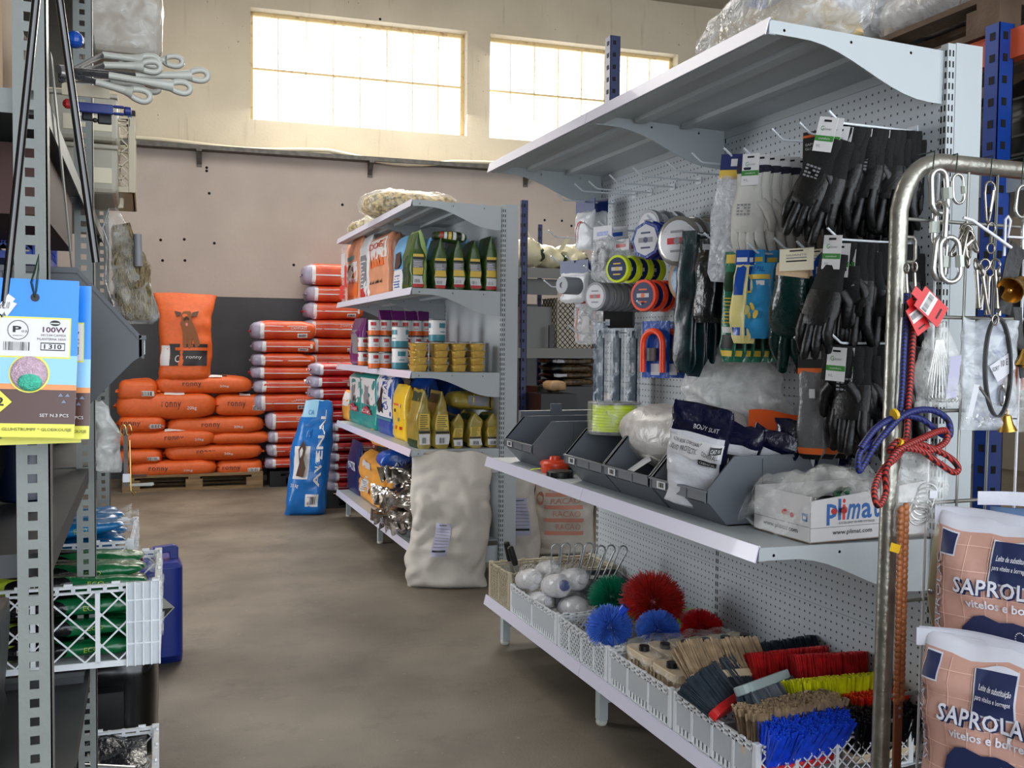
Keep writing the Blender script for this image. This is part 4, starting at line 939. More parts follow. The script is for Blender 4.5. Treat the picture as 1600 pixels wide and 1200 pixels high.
# white leather gloves, folded flat with navy cuffs
m_wgl = mat('white_leather', (.78, .77, .74), .6, var=.05, bump=.3, bscale=60)
m_nvc = mat('navy_cuff', (.10, .10, .18), .8)
WGM = []
for k in range(2):
    mb = glove_mesh(20 + k, curl=.1, fat=1.02, L=.98); logo(mb, T_((0, -.0195, -.02)), 2)
    mb.lathe([(.036, -.012), (.039, 0), (.036, .006)], 14, 1, T=Matrix.Diagonal((1, .45, 1, 1)))
    mb.m = [0 if (m == 1 and i < 14 * 14 + 400 and i < len(mb.f) - 30) else m for i, m in enumerate(mb.m)]
    o = mb.build('glove', [m_wgl, m_nvc, m_grp], smooth=70); WGM.append(o.data); bpy.data.objects.remove(o)
for j in range(6):
    t = thing('glove_pair', 'pair of white leather gloves with navy cuffs, %s on their hook' % cnt[j], 'gloves', hk(1162, 231, 1.70 + j * .036), (0, 0, FACE + .15), 'white leather gloves')
    part('header_card', cardm, t, (0, -.022, .014), (0, .05, 0), 1.05)
    part('glove', WGM[0], t, (-.012, -.004, -.028), (0, .06, 0), 1.16); part('glove', WGM[1], t, (.004, .012, -.026), (0, .02, 0), (-1.16, 1.16, 1.16))
# generic flat packs
def pack(name, loc, w, h, d, body, head, label, group, k, deco=None, headh=.06, swing=0, film_=True, content=None, headw=None, cat='pack', rz=None):
    t = thing(name, label, cat, loc, (0, 0, (FACE if rz is None else rz) + R.uniform(-.1, .1)), group)
    hm = MB(); hw = (headw or w * .9); hm.box(-hw / 2, hw / 2, -.002, .002, -headh, .014, 0)
    g = lambda u, v: Vector((-hw / 2 + hw * u, -.0026, -headh + (headh + .014) * v))
    if head and len(head) > 1:
        for (u0, v0, u1, v1, mi) in head[1]: patch(hm, g, u0, v0, u1, v1, mi, 1, 1)
        for (s, u0, v0, u1, v1, mi) in (head[2] if len(head) > 2 else []): text_on(hm, s, lambda u, v: g(u, v) + Vector((0, -.0008, 0)), u0, v0, u1, v1, mi)
    hm.build('header_card', [head[0]] + BM[1:], t, rot=(0, swing, 0))
    S = Bag(w, d, h, p=2.4, taper=.12, bot='round', wr=.006, ws=14, seed=k); mb = MB(); S.shell(mb, 18, 12)
    if deco: deco(mb, S)
    T = Matrix.Rotation(swing, 4, 'Y') @ Matrix.Translation((0, 0, -h - headh * .8)); mb.v = [T @ Vector(v) for v in mb.v]
    mb.build('packet', [body] + BM[1:], t, smooth=60)
    if content: content(t, T, w, h, d)
    return t
m_blkcard = mat('black_card', (.09, .09, .10), .4); m_orcard = mat('orange_card', (.90, .42, .16), .4)
m_red_g = mat('red_glove_knit', (.80, .14, .10), .6)
for j in range(3):
    pack('glove_pack', hk(1249, 191, 1.72 + j * .045), .085, .13, .02, m_red_g, (m_blkcard, [(0, .08, 1, .14, 6), (0, .86, 1, .92, 6), (.6, .35, .95, .5, 1)], [('SAFETY', .1, .66, .6, .72, 1), ('GLOVE', .1, .56, .5, .62, 1), ('size 9', .1, .24, .4, .3, 1)]), 'red glove pack under a black and orange card, %s on its hook' % cnt[j], 'red glove packs', 300 + j, headh=.10, headw=.085)
m_clr = film('clear_pack_film', (.92, .93, .95), clear=.66, bump=.8, bscale=30)
m_navcard = mat('navy_card', (.12, .17, .40), .4)
for j in range(4):
    pack('clear_pack', hk(1131, 231, 1.69 + j * .04), .10, .33, .02, m_clr, (m_navcard, [(0, .0, 1, .35, 4), (.5, .5, .8, .8, 1)]), 'clear plastic sleeve with a navy and yellow header, %s on its hook' % cnt[j], 'clear sleeves with navy headers', 310 + j, headh=.06, headw=.075, swing=.1)
m_wglsh = mat('pale_grey_glove', (.66, .66, .64), .7)
# green tall packs, black sleeves, dark green nets
m_grpk = mat('leaf_green_pack', (.12, .42, .32), .3, var=.2, bump=.4, bscale=40)
m_dgn = mat('dark_teal_pack', (.03, .17, .19), .3, col2=(.02, .07, .09), scale=12, bump=.25, bscale=25)
m_blsl = mat('black_sleeve_plastic', (.075, .08, .085), .25, bump=.5, bscale=30)
def deco_tall(mb, S):
    patch(mb, S.F, -.6, .72, .6, .92, 10, 3, 3); patch(mb, S.F, -.7, .06, .7, .12, 4, 3, 2); patch(mb, S.F, -.7, .30, .5, .36, 1, 3, 2); lines_on(mb, lambda u, v: S.F(u, v, .004), -.5, .4, .5, .68, 4, 8); patch(mb, S.F, -.7, .14, .7, .28, 2, 3, 2)
for j in range(7):
    pack('tool_pack', hk(1137, 384, 1.68 + j * .034), .062, .30, .022, m_grpk, (m_grpk, [(.1, .2, .9, .8, 4)]), 'tall narrow green and yellow tool pack, %s on its hook' % cnt[j], 'tall green tool packs', 320 + j, deco_tall, headh=.03, swing=.04)
for j in range(3):
    pack('tool_pack', hk(1168, 380, 1.665 + j * .02) + Vector((0, .03, 0)), .05, .24, .02, pm('cream_pack', (.86, .80, .52)), (m_roy, [(.1, .2, .9, .5, 1)]), 'narrow blue and cream pack between the green packs and the blue gloves, %s' % cnt[j], 'narrow blue and cream packs', 330 + j, lambda mb, S: (patch(mb, S.F, -.7, .6, .7, .95, 8, 3, 3), patch(mb, S.F, -.6, .1, .6, .2, 8, 3, 2)), headh=.03, swing=.04)
def deco_norfil(mb, S):
    patch(mb, S.F, -.85, .78, .85, .84, 4, 4, 1); patch(mb, S.F, -.8, .6, -.2, .66, 4, 3, 1); patch(mb, S.F, .1, .7, .6, .76, 1, 3, 1)
    for (u, v, r_) in ((-.1, .42, .09), (.1, .32, .10), (-.3, .3, .08)): poly_on(mb, lambda a, b: S.F(a, b, .005), [(u + r_ * 1.6 * cos(q), v + r_ * .6 * sin(q)) for q in [i * pi / 4 for i in range(8)]], 4)
    text_on(mb, 'NORFIL', lambda u, v: S.F(u, v, .005), -.6, .88, .6, .95, 8)
for j in range(4):
    pack('glove_pack', hk(1168, 380, 1.70 + j * .05), .115, .225, .025, m_sky if 0 else pm('bright_blue_pack', (.20, .58, .80)), (pm('bright_blue_pack', (.2, .58, .8)), [(.1, .2, .9, .5, 4)]), 'bright blue household glove pack with yellow gloves printed on it, %s' % cnt[j], 'bright blue glove packs', 335 + j, deco_norfil, headh=.03, headw=.04, swing=.03)
for j in range(4):
    pack('tool_sleeve', hk(1100, 364, 1.68 + j * .04), .085, .23, .03, m_blsl, (m_blsl, [(.2, .2, .8, .6, 7)]), 'glossy black plastic sleeve hanging from its hook, %s from the tip' % cnt[j], 'black plastic sleeves', 340 + j, headh=.03, swing=.08)
for j in range(12):
    pack('net_pack', hk(1076, 352, 1.665 + j * .021) + Vector((0, .02 * (j % 2), -.01 * (j % 3))), .085, .42, .022, m_dgn, (m_dgn, []), 'long dark green glossy pack, %s from the tip of its hook' % cnt[j], 'long dark green packs', 350 + j, headh=.03, headw=.06, swing=.05)
# dark green gauntlets with cream cuffs
m_gaun = mat('dark_green_pvc', (.03, .16, .15), .22, bump=.4, bscale=40); m_cuff = mat('cream_knit_cuff', (.82, .70, .56), .85, bump=.3, bscale=120)
GG2 = []
for k in range(2):
    mb = glove_mesh(40 + k, curl=.5, fat=1.15, L=1.0)
    mb.m = [1 if m == 0 and i < 14 * 3 else (0 if i >= 14 * 3 else m) for i, m in enumerate(mb.m)]
    o = mb.build('glove', [m_gaun, m_cuff], smooth=70); GG2.append(o.data); bpy.data.objects.remove(o)
gcard = card_mesh('c', .10, .06, [(.2, .4, .8, .46, 2), (.2, .55, .8, .6, 3)], txt=[('GUANTE', .2, .66, .8, .74, 3)]).build('c', [m_card, m_gr2, m_black, m_grp]); gc = gcard.data; bpy.data.objects.remove(gcard)
for j in range(4):
    t = thing('gauntlet_pair', 'pair of dark green rubber gauntlets with cream cuffs, %s on its hook' % cnt[j], 'gloves', hk(1245, 377, 1.68 + j * .055), (0, 0, FACE + .1), 'dark green gauntlets')
    part('header_card', gc, t, (0, -.034, .01)); part('glove', GG2[0], t, (-.02, -.01, -.03), (0, .14, 0), 1.25); part('glove', GG2[1], t, (.02, .015, -.03), (0, -.03, 0), (-1.25, 1.25, 1.25))
# grey glove packs with orange headers
m_gpk = mat('grey_glove_in_film', (.42, .42, .43), .3, bump=.5, bscale=40)
for j in range(4):
    t = pack('glove_pack', hk(1241, 527, 1.72 + j * .045), .085, .25, .025, m_gpk, (m_blkcard, [(0, 0, 1, .2, 6), (.15, .5, .85, .75, 7)]), 'grey glove pack with black and orange header, %s on its hook' % cnt[j], 'grey glove packs', 360 + j, lambda mb, S: (patch(mb, S.F, -.95, .06, .95, .13, 6, 3, 2), patch(mb, S.F, -.95, .0, .95, .055, 2, 3, 2), patch(mb, S.F, -.1, .68, .3, .78, 1, 2, 2)), headh=.07, headw=.085, swing=-.02)
for j in range(3):
    pack('wire_pack', hk(1210, 372, 1.80 + j * .03) + Vector((0, -.02, -.12)), .07, .06, .03, m_clr, (m_red_p and mat('print_red', 0), []), 'small clear pack with red edging below the dark green gauntlets, %s' % cnt[j], 'small clear packs with red edging', 370 + j, lambda mb, S: patch(mb, S.F, -.6, .2, -.3, .9, 3, 2, 3), headh=.03)
t = thing('round_price_tag', 'round blue swing tag with white letters beside the middle black gloves', 'tag', hk(1293, 356, 1.72) + Vector((-.012, .045, -.01)), (0, 0, FACE))
mb = MB(); mb.lathe([(.052, 0), (.052, .002)], 28, T=T_((0, 0, -.06), rx=pi / 2)); g = lambda u, v: Vector((-.05 + .1 * u, -.0035, -.11 + .1 * v)); text_on(mb, 'MCA', g, .1, .38, .8, .58, 1); mb.build('disc', [m_roy, m_white], t)
# ---- spools and coils
def spool_mesh(r, th, body, lab, ridge=0, side=24, hole=.3):
    mb = MB(); pr = [(.001, 0), (r * .82, 0), (r * .84, .001), (r * .98, .001), (r, .003), (r, th - .003), (r * .98, th - .001), (r * .84, th - .001), (r * .82, th), (.001, th)]
    mb.lathe(pr, side, 0, T=T_((0, 0, 0), rx=pi / 2), mf=lambda i: 1 if i in (0, 8) else 0)
    def g(u, v): return Vector((r * .8 * (2 * u - 1), -th - .0006, r * .8 * (2 * v - 1)))
    for q in ((.2, .42, .8, .58, 2), (.3, .22, .7, .28, 3), (.3, .70, .7, .76, 3)): patch(mb, g, *q[:4], q[4], 1, 1)
    mb.lathe([(r * hole * .5, 0), (r * hole * .5, .0008)], 14, 3, T=T_((0, -th - .0003, 0), rx=pi / 2))
    return mb
m_spy = mat('fluorescent_yellow_line', (.84, .92, .10), .35); m_spo = mat('orange_line', (.96, .28, .12), .35); m_spg = mat('grey_wire_spool', (.47, .48, .50), .35); m_spb = mat('blue_line_spool', (.06, .20, .55), .25, bump=.2, bscale=60)
m_lbw = mat('pale_label', (.78, .78, .80), .4); m_lbn = mat('navy_label', (.08, .15, .33), .4)
def spools(key, n, x0, dx, r, th, body, lab, m3, label, group, side=24, dz=0, dy=0, tilt=0):
    o = spool_mesh(r, th, body, lab, side=side).build('line_spool', [body, lab, m3[0], m3[1]], smooth=35); tag(o, 'x', 'spool'); f = [o]
    for j in range(n):
        p = hk(*key, x0 + j * dx)
        place1(f, o, (p.x, p.y + dy, p.z - r * .85 + dz), (0, tilt, FACE + R.uniform(-.12, .12)), label % cnt[j], group)
spools((1011, 336), 7, 1.675, .03, .068, .026, m_spb, m_lbw, (m_grp, m_lbn), 'blue faceted line spool with a white label, %s on its hook', 'blue line spools', side=8)
spools((1048, 328), 3, 1.70, .05, .085, .02, mat('silver_wire_coil', (.55, .54, .52), .2, metal=.6), m_lbw, (m_red_p, m_grp), 'coil of silver wire in a clear pack, %s on its hook', 'silver wire coils', dz=.0)
spools((967, 389), 4, 1.67, .05, .052, .026, m_spy, m_lbn, (m_lbw, m_yp), 'fluorescent yellow line spool with navy label, %s on its hook', 'yellow line spools')
spools((995, 470), 3, 1.70, .04, .058, .022, m_spo, m_lbn, (m_lbw, m_orp), 'bright orange line spool, %s on its hook', 'orange line spools', dz=.10)
spools((937, 432), 8, 1.66, .030, .056, .026, m_spg, m_lbw, (m_red_p, m_grp), 'grey line spool with a white and red label, %s on its hook', 'grey line spools in a row')
spools((935, 346), 3, 1.76, .05, .062, .022, m_spg, m_lbw, (m_red_p, m_grp), 'grey coil with a white and red label high on the far panel, %s', 'grey coils high on the far panel', dy=-.25, dz=.04)
spools((1038, 361), 2, 1.76, .05, .082, .012, mat('tan_disc', (.72, .55, .38), .5), pm('sky_disc_label', (.14, .46, .66)), (m_lbw, m_lbw), 'large tan cutting disc with a blue label, %s on its hook', 'tan cutting discs', dz=-.06)
# clear packs at the far end
m_blhd = mat('blue_header', (.08, .18, .42), .4)
def deco_net(mb, S):
    for i in range(10):
        a0, a1 = i * .16, (i + 1) * .16; R0, R1 = .62, .68
        g = lambda a, r_: S.F(-.1 + 1.1 * r_ * cos(a + 1.4), .15 + r_ * .95 * sin(a + 1.4) * .9, .006) if abs(-.1 + 1.1 * r_ * cos(a + 1.4)) < .95 else S.F(.9 * (1 if cos(a + 1.4) > 0 else -1), .15 + r_ * .9 * sin(a + 1.4), .006)
        mb.add([g(a0, R0), g(a1, R0), g(a1, R1), g(a0, R1)], [(0, 1, 2, 3)], 3)
for key, x0, ww, hh, lab in (((869, 302), 1.80, .12, .17, 'white and red net pack with blue header, high at far end'), ((884, 400), 1.70, .17, .13, 'wide white and red net pack with blue header, far end')):
    for j in range(2):
        pack('net_pack', hk(*key, x0 + j * .06), ww, hh, .03, m_wbag, (m_blhd, []), lab + (', in front' if j == 0 else ', behind'), 'white and red net packs', 380 + j, deco_net, headh=.045, headw=ww)
t = thing('tape_roll', 'grey rolled mesh held in front of the wide white and red net pack', 'roll', hk(884, 400, 1.68) + Vector((0, -.08, -.10)), (0, 0, FACE))
MB().lathe([(.034, 0), (.036, .002), (.036, .09), (.034, .092), (.012, .092), (.012, .088)], 20, T=T_(rx=pi / 2)).build('roll', m_spg, t, smooth=40)
def coil_content(t, T, w, h, d):
    mb = MB(); 
    for q in range(5): mb.tube([(.032 * cos(a) * (1 + .06 * q), .004 * q - .008, -.11 + .04 * sin(a) * (1 + .05 * q)) for a in [i * pi / 9 for i in range(18)]], .004, 6, closed=True)
    mb.build('black_cord', m_blkcard, t, smooth=60)
for j in range(2): pack('cord_pack', hk(935, 346, 1.68 + j * .06), .12, .17, .045, m_clr, (m_lbw, [(.2, .3, .8, .6, 8)]), 'clear pack with a coiled black cord, %s on its hook' % cnt[j], 'clear cord packs', 390 + j, headh=.04, content=coil_content)
for j in range(2): pack('wire_pack', hk(949, 366, 1.72 + j * .07), .10, .13, .03, m_clr, (m_lbw, [(.2, .3, .8, .6, 3)]), 'clear pack with small white and red parts under the cord packs, %s' % cnt[j], 'clear packs with red and white parts', 394 + j, lambda mb, S: (patch(mb, S.F, -.5, .3, -.1, .8, 3, 3, 3), patch(mb, S.F, .1, .2, .5, .5, 1, 3, 3)), headh=.03)
for j in range(2): pack('wire_pack', hk(887, 508, 1.74 + j * .08) + Vector((0, 0, .16)), .12, .17, .04, m_clr, (m_lbw, [(.3, .2, .7, .8, 3)]), 'clear pack with white and orange string below the wide net pack, %s' % cnt[j], 'clear packs with orange string', 398 + j, lambda mb, S: (patch(mb, S.F, -.6, .1, -.5, .9, 6, 2, 6), patch(mb, S.F, .0, .3, .6, .7, 1, 3, 3)), headh=.05)
tag(MB().box(0, .13, 0, .02, 0, .07).box(.01, .03, -.001, 0, .01, .035, 1).build('black_carton', [m_blkcard, m_lbw], None, loc=hk(918, 492, 1.74) + Vector((0, .02, -.02)), rot=(0, 0, -.9)), 'small black carton hanging at the far end below the grey spools', 'carton')
# long files in sleeves
m_slv = film('blue_clear_sleeve', (.25, .42, .55), clear=.78, bump=.2); m_file = mat('dark_steel_file', (.16, .18, .20), .35, metal=.5)
for j in range(3):
    t = thing('sleeved_file', 'long dark tool in a bluish clear sleeve, %s of the three' % cnt[j], 'tool', hk(918, 492, 1.72 + j * .075), (0, 0, FACE), 'long tools in clear sleeves')
    mb = MB(); mb.box(-.028, .028, -.012, .012, -.44, 0); mb.build('sleeve', m_slv, t)
    mb = MB(); mb.box(-.018, .018, -.004, .004, -.40, -.06); mb.tube([(0, 0, -.06), (0, 0, -.03)], .008, 8); mb.box(-.006, .006, -.005, .005, -.2, -.16, 1); mb.build('blade', [m_file, m_lbw], t)
# padlock pack
for j in range(3):
    t = thing('bike_lock_pack', 'red U-shaped lock on a blue card, %s on its hook' % cnt[j], 'lock', hk(1018, 492, 1.68 + j * .07), (0, 0, FACE), 'red U locks on blue cards')
    MB().box(-.062, .062, -.002, .0, -.19, .01).box(-.02, .02, -.003, -.002, -.18, -.14, 1).build('backing_card', [m_roy, m_lbw], t)
    pts = [(-.045, -.018, -.17), (-.045, -.018, -.07)] + [(-.045 * cos(a), -.018, -.07 + .045 * sin(a)) for a in [i * pi / 10 for i in range(1, 10)]] + [(.045, -.018, -.07), (.045, -.018, -.17)]
    MB().tube(pts, .011, 10).build('shackle', m_spo, t, smooth=60)
    MB().tube([(-.001, -.02, -.13), (-.001, -.02, -.085)], .018, 12).build('lock_body', m_galv, t, smooth=40)
t = thing('shelf_poster', 'small white card with a faint blue picture on the perforated panel', 'card', (1.93, 3.84, 1.11), -pi / 2)
mb = MB(); mb.box(-.07, .07, -.002, 0, -.12, 0); R2 = random.Random(3)
for i in range(40): x = R2.uniform(-.06, .05); z = R2.uniform(-.09, -.03); mb.box(x, x + .012, -.0026, -.002, z, z + .008, 1)
mb.build('print', [m_white, m_lpaper], t)
# ================================================================ on the middle shelf of the near shelving
m_bin = mat('grey_bin_plastic', (.355, .375, .40), .42, var=.03, scale=4)
m_bin2 = mat('bin_inside', (.30, .31, .33), .5)
m_bcode = mat('barcode_label', (.80, .80, .80), .5)
SZ = .824
def bin_obj(name, loc, rot, label, w=.31, d=.44, h=.192, group='grey stacking bins', m=None):
    m_bin = m or MATS['grey_bin_plastic']
    """x runs from the front to the back, y across"""
    t = thing(name, label, 'bin', loc, rot, group); th = .003
    side = [(.07, 0), (.012, .062), (0, .07), (0, .098), (.085, h), (d, h), (d, 0)]
    mb = MB()
    for y in (0, w - th): mb.prism(side, y, y + th)
    mb.box(.07, d, 0, w, 0, th); mb.box(d - th, d, 0, w, 0, h)
    mb.add([(.07, 0, 0), (.07, w, 0), (.012, w, .062), (.012, 0, .062), (.074, 0, 0), (.074, w, 0), (.016, w, .064), (.016, 0, .064)], [(0, 1, 2, 3), (4, 7, 6, 5)])
    mb.box(0, .004, 0, w, .068, .1); mb.box(-.006, .004, -.003, w + .003, .094, .1)
    for y in (-.004, w + .001): mb.box(.085, d, y, y + .003, h - .008, h); mb.box(.18, .186, y + .001, y + .003, .0, h - .01)
    mb.box(d - .004, d, -.004, w + .004, h - .008, h)
    for y in (0, w * .33, w * .66, w - .003): mb.box(-.003, 0, y, y + .003, .066, .098)
    for y in (0, w): mb.add([(0, y - .003, .098), (0, y + .003, .098), (.085, y + .003, h), (.085, y - .003, h), (.004, y - .003, .094), (.004, y + .003, .094), (.089, y + .003, h - .004), (.089, y - .003, h - .004)], [(0, 1, 2, 3), (4, 7, 6, 5), (0, 3, 7, 4), (1, 5, 6, 2)])
    mb.build('bin_body', m_bin, t, smooth=20)
    MB().box(-.0045, -.003, w * .70, w * .86, .072, .094).box(-.0052, -.0045, w * .73, w * .75, .076, .09, 1).box(-.0052, -.0045, w * .76, w * .80, .076, .09, 1).box(-.0052, -.0045, w * .81, w * .82, .076, .09, 1).build('label', [m_bcode, m_black], t)
    return t
for k, (y, lab) in enumerate(((3.50, 'grey stacking bin at the far end of the middle shelf, turned a little'), (2.875, 'grey stacking bin under the yellow line spool'), (2.56, 'grey stacking bin holding the milky plastic sack, third from the far end'), (2.238, 'nearest grey stacking bin, holding the coverall packs'))):
    bin_obj('stacking_bin', (1.425 - .0, y, SZ), (0, 0, 0), lab, h=.192, w=.305)
tag(MB().box(0, .36, 0, .03, 0, .06, 0).prism([(.14, .0), (.14, .09), (.19, .09), (.2, .0)], -.001, .006).build('bin_lid', m_bin, None, loc=(1.52, 3.86, SZ + .15)), 'grey plastic tab piece standing behind the farthest bin', 'panel')
# yellow spool in film
b = at(937, 660, X=1.60)
t = thing('line_spool', 'large yellow trimmer line spool wrapped in clear film on the second bin', 'spool', (1.60, 3.13, SZ + .185), .2)
mb = MB(); n = 30
prof = [(.082, 0)] + [(.080 + .0025 * (i % 2), .006 + i * .0052) for i in range(17)] + [(.082, .098)]
mb.lathe(prof, 28).build('yellow_line', m_spy, t, smooth=50)
for z in (-.004, .098): MB().lathe([(.02, z), (.095, z), (.096, z + .003), (.095, z + .005), (.02, z + .005)], 28).build('flange', mat('grey_flange', (.35, .36, .38), .3), t, smooth=30)
MB().lathe([(.098, -.01), (.101, .03), (.1, .08), (.099, .106)], 18).build('clear_wrap', m_film, t, smooth=60)
# trimmer heads
m_ored = mat('orange_red_plastic', (.84, .26, .12), .3)
t = thing('trimmer_head', 'orange-red round trimmer head on the front of the middle shelf', 'trimmer head', (1.49, 3.42, SZ - .006), 0)
MB().lathe([(.04, 0), (.05, .004), (.054, .02), (.054, .034), (.058, .036), (.058, .044), (.05, .052), (.022, .056), (.02, .068), (.012, .07)], 26).build('housing', m_ored, t, smooth=35)
MB().tube([(.05, -.0, .03), (.07, -.02, .03), (.075, -.05, .012), (.06, -.07, .002)], .002, 6).build('line_end', m_spy, t); MB().tube([(-.05, .02, .02), (-.075, .04, .016), (-.085, .07, .004)], .002, 6).build('line_end', m_spy, t)
t = thing('trimmer_head', 'black round trimmer spool lying beside the orange-red trimmer head', 'trimmer head', (1.455, 3.29, SZ - .006), 0)
mb = MB(); mb.lathe([(.03, 0), (.046, .002), (.048, .01), (.048, .026), (.044, .03), (.02, .03)], 26)
for i in range(16): a = i * pi / 8; mb.box(.045, .051, -.002, .002, .004, .026, 0, T=Matrix.Rotation(a, 4, 'Z'))
mb.build('spool_body', m_plas, t, smooth=30)
# milky plastic sack, its neck rising against the panel
S = Sack(.38, .56, .235, seed=70, wr=.014, ws=5, e1=.9, e2=.8)
t = thing('plastic_sack', 'milky translucent plastic sack lying in the third bin, its loose neck against the panel', 'sack', (1.70, 2.78, SZ + .075), .1)
mb = MB(); S.shell(mb, 44, 22); mb.build('sack_body', film('milky_sack', (.80, .78, .76), clear=.10, rough=.35, bump=.3), t, smooth=70)
S2 = Bag(.34, .12, .30, p=2.2, taper=.6, bot='round', wr=.035, ws=9, seed=71, neck=.15); mb = MB(); S2.shell(mb, 40, 24)
mb.build('sack_neck', m_film2, t, loc=(.10, -.12, .12), rot=(0, -.1, -pi / 2 + .5), smooth=70)
S3 = Sack(.30, .28, .16, seed=75, wr=.02, ws=7, e1=.85, e2=.7); mb = MB(); S3.shell(mb); mb.build('contents', mat('white_beads', (.84, .82, .79), .8, bump=.4, bscale=90), t, loc=(-.01, -.01, .012), smooth=80)
MB().add([(-.28, -.02, .0), (-.2, -.04, .05), (-.16, .03, .06), (-.24, .06, .0)], [(0, 1, 2, 3)]).build('label', m_lbw, t, loc=(0.02, .0, .0))
# coverall packs
m_cov = mat('white_coverall_in_film', (.83, .83, .85), .22, bump=.6, bscale=30); m_nvf = mat('navy_film', (.06, .07, .18), .2, bump=.6, bscale=30)
def coverall(loc, rot, label, k, w=.17, h=.26, d=.045, full=True):
    t = thing('coverall_pack', label, 'coverall pack', loc, rot, 'white protective coverall packs in the nearest bin')
    S = Bag(w, d, h, p=3.2, taper=.16, wr=.009, ws=12, seed=k, neck=-.02); mb = MB(); S.shell(mb, 30, 24, mf=lambda x, y, v: 3 if v > .74 or (x > .9) else 0)
    if full:
        patch(mb, S.F, -.9, .52, .9, .70, 1, 6, 4); e = lambda u, v: S.F(u, v, .005)
        text_on(mb, 'LIQUID PROTECTION COVERALL', e, -.85, .56, .8, .62, 2); text_on(mb, 'LOW RISK DISPOSABLE', e, -.8, .645, .2, .68, 2)
        patch(mb, e, .5, .62, .86, .68, 2, 2, 2); text_on(mb, 'CAT III', lambda u, v: S.F(u, v, .007), .54, .635, .82, .665, 1)
        patch(mb, e, .2, .47, .8, .53, 2, 3, 2); text_on(mb, 'CHEMICAL', lambda u, v: S.F(u, v, .007), .25, .485, .76, .515, 1); text_on(mb, 'BODY SUIT', e, -.2, .80, .7, .85, 1, shear=.3)
    else:
        patch(mb, S.F, -.2, .3, .7, .62, 2, 4, 4); text_on(mb, 'M/L', lambda u, v: S.F(u, v, .006), -.1, .34, .4, .56, 1); lines_on(mb, lambda u, v: S.F(u, v, .005), -.8, .2, -.3, .5, 2, 4)
    mb.build('pack_body', [m_cov, m_white, m_black, m_nvf], t, smooth=60)
    return t
coverall((1.475, 2.385, SZ + .035), (.30, .18, -.85), 'coverall pack at the front, its printed label and navy top clear to read', 401, w=.175, h=.31, d=.05)
coverall((1.60, 2.39, SZ + .06), (.30, .2, -.85), 'white coverall pack directly behind the front one, showing its pale back', 402, w=.14, h=.23, full=False)
coverall((1.68, 2.36, SZ + .055), (.3, .35, -.8), 'white coverall pack tilted to the right behind the front packs', 403, w=.14, h=.22, full=False)
coverall((1.75, 2.32, SZ + .06), (.2, .2, -.85), 'white coverall pack with a dark size label, near the perforated panel', 404, w=.14, h=.23, full=False)
coverall((1.84, 2.31, SZ + .06), (.1, .1, -.85), 'white coverall pack farthest back, against the grey glove packs', 405, w=.13, h=.22, full=False)
for (x, y, z, w_, h_, m_, lab) in ((1.80, 2.44, 1.05, .18, .07, mat('orange_film', (.90, .36, .12), .25), 'orange header film of a pack sticking up behind the coveralls'), (1.86, 2.27, 1.04, .13, .08, m_nvf, 'navy header film of a pack at the right behind the coveralls')):
    mb = MB(); mb.grid(lambda u, v: (-w_ / 2 + w_ * u, .012 * sin(u * 5) * (1 - v), -.14 + (h_ + .14) * v + .005 * sin(u * 6)), 8, 5); mb.grid(lambda u, v: (-w_ / 2 + w_ * (1 - u), .003 + .012 * sin((1 - u) * 5) * (1 - v), -.14 + (h_ + .14) * v + .005 * sin((1 - u) * 6)), 8, 5)
    tag(mb.build('header_film', m_, None, loc=(x, y, z), rot=(0, .04, -.9), smooth=60), lab, 'pack')
# cardboard box with tools
m_box = mat('white_cardboard', (.80, .79, .79), .6, var=.03); m_bxl = mat('box_print_blue', (.12, .36, .62), .5); m_bxr = mat('box_print_red', (.80, .20, .20), .5); m_kraft = mat('kraft_inside', (.62, .50, .38), .8)
t = thing('cardboard_box', 'open white cardboard box printed plimat, at the near end of the middle shelf', 'box', (1.552, 1.962, SZ + .001), .03)
bw, bd, bh = .40, .225, .118; mb = MB()
mb.box(0, bw, 0, bd, 0, .003, 3); mb.box(0, .003, 0, bd, 0, bh); mb.box(bw - .003, bw, 0, bd, 0, bh); mb.box(0, bw, bd - .003, bd, 0, bh)
mb.add([(0, 0, 0), (bw, 0, 0), (bw, 0, bh + .025), (0, 0, bh - .012), (0, .003, 0), (bw, .003, 0), (bw, .003, bh + .025), (0, .003, bh - .012)], [(0, 1, 2, 3), (4, 7, 6, 5), (3, 2, 6, 7)])
g = lambda u, v: Vector((bw * u, -.0008, bh * v)); g2 = lambda u, v: Vector((-.0008, bd * (1 - u), bh * v))
for (s, a, b_, mi) in (('p', .13, .215, 1), ('l', .222, .244, 1), ('i', .255, .28, 2), ('m', .29, .40, 1), ('a', .41, .495, 1), ('t', .505, .56, 1)):
    text_on(mb, s, g, a, .36 if s == 'p' else .46, b_, {'p': .82, 'a': .80, 'm': .80}.get(s, .92), mi, bold=.02, shear=.3 if s == 'm' else 0)
text_on(mb, 'EXCELLENT IN PIPE FITTINGS', g, .23, .37, .52, .42, 4); patch(mb, g, 0, .315, 1, .323, 4, 1, 1); text_on(mb, 'www.plimat.com', g, .18, .12, .50, .25, 4, bold=.01)
patch(mb, g2, 0, .335, 1, .343, 4, 1, 1); text_on(mb, 'www.plimat.com', g2, .18, .13, .80, .27, 4, bold=.01); patch(mb, g2, .87, .45, .96, .62, 1, 1, 1); patch(mb, lambda u, v: g2(u, v) + Vector((-.0006, 0, 0)), .89, .5, .94, .56, 0, 1, 1)
mb.build('box_body', [m_box, m_bxl, m_bxr, m_kraft, m_black], t)
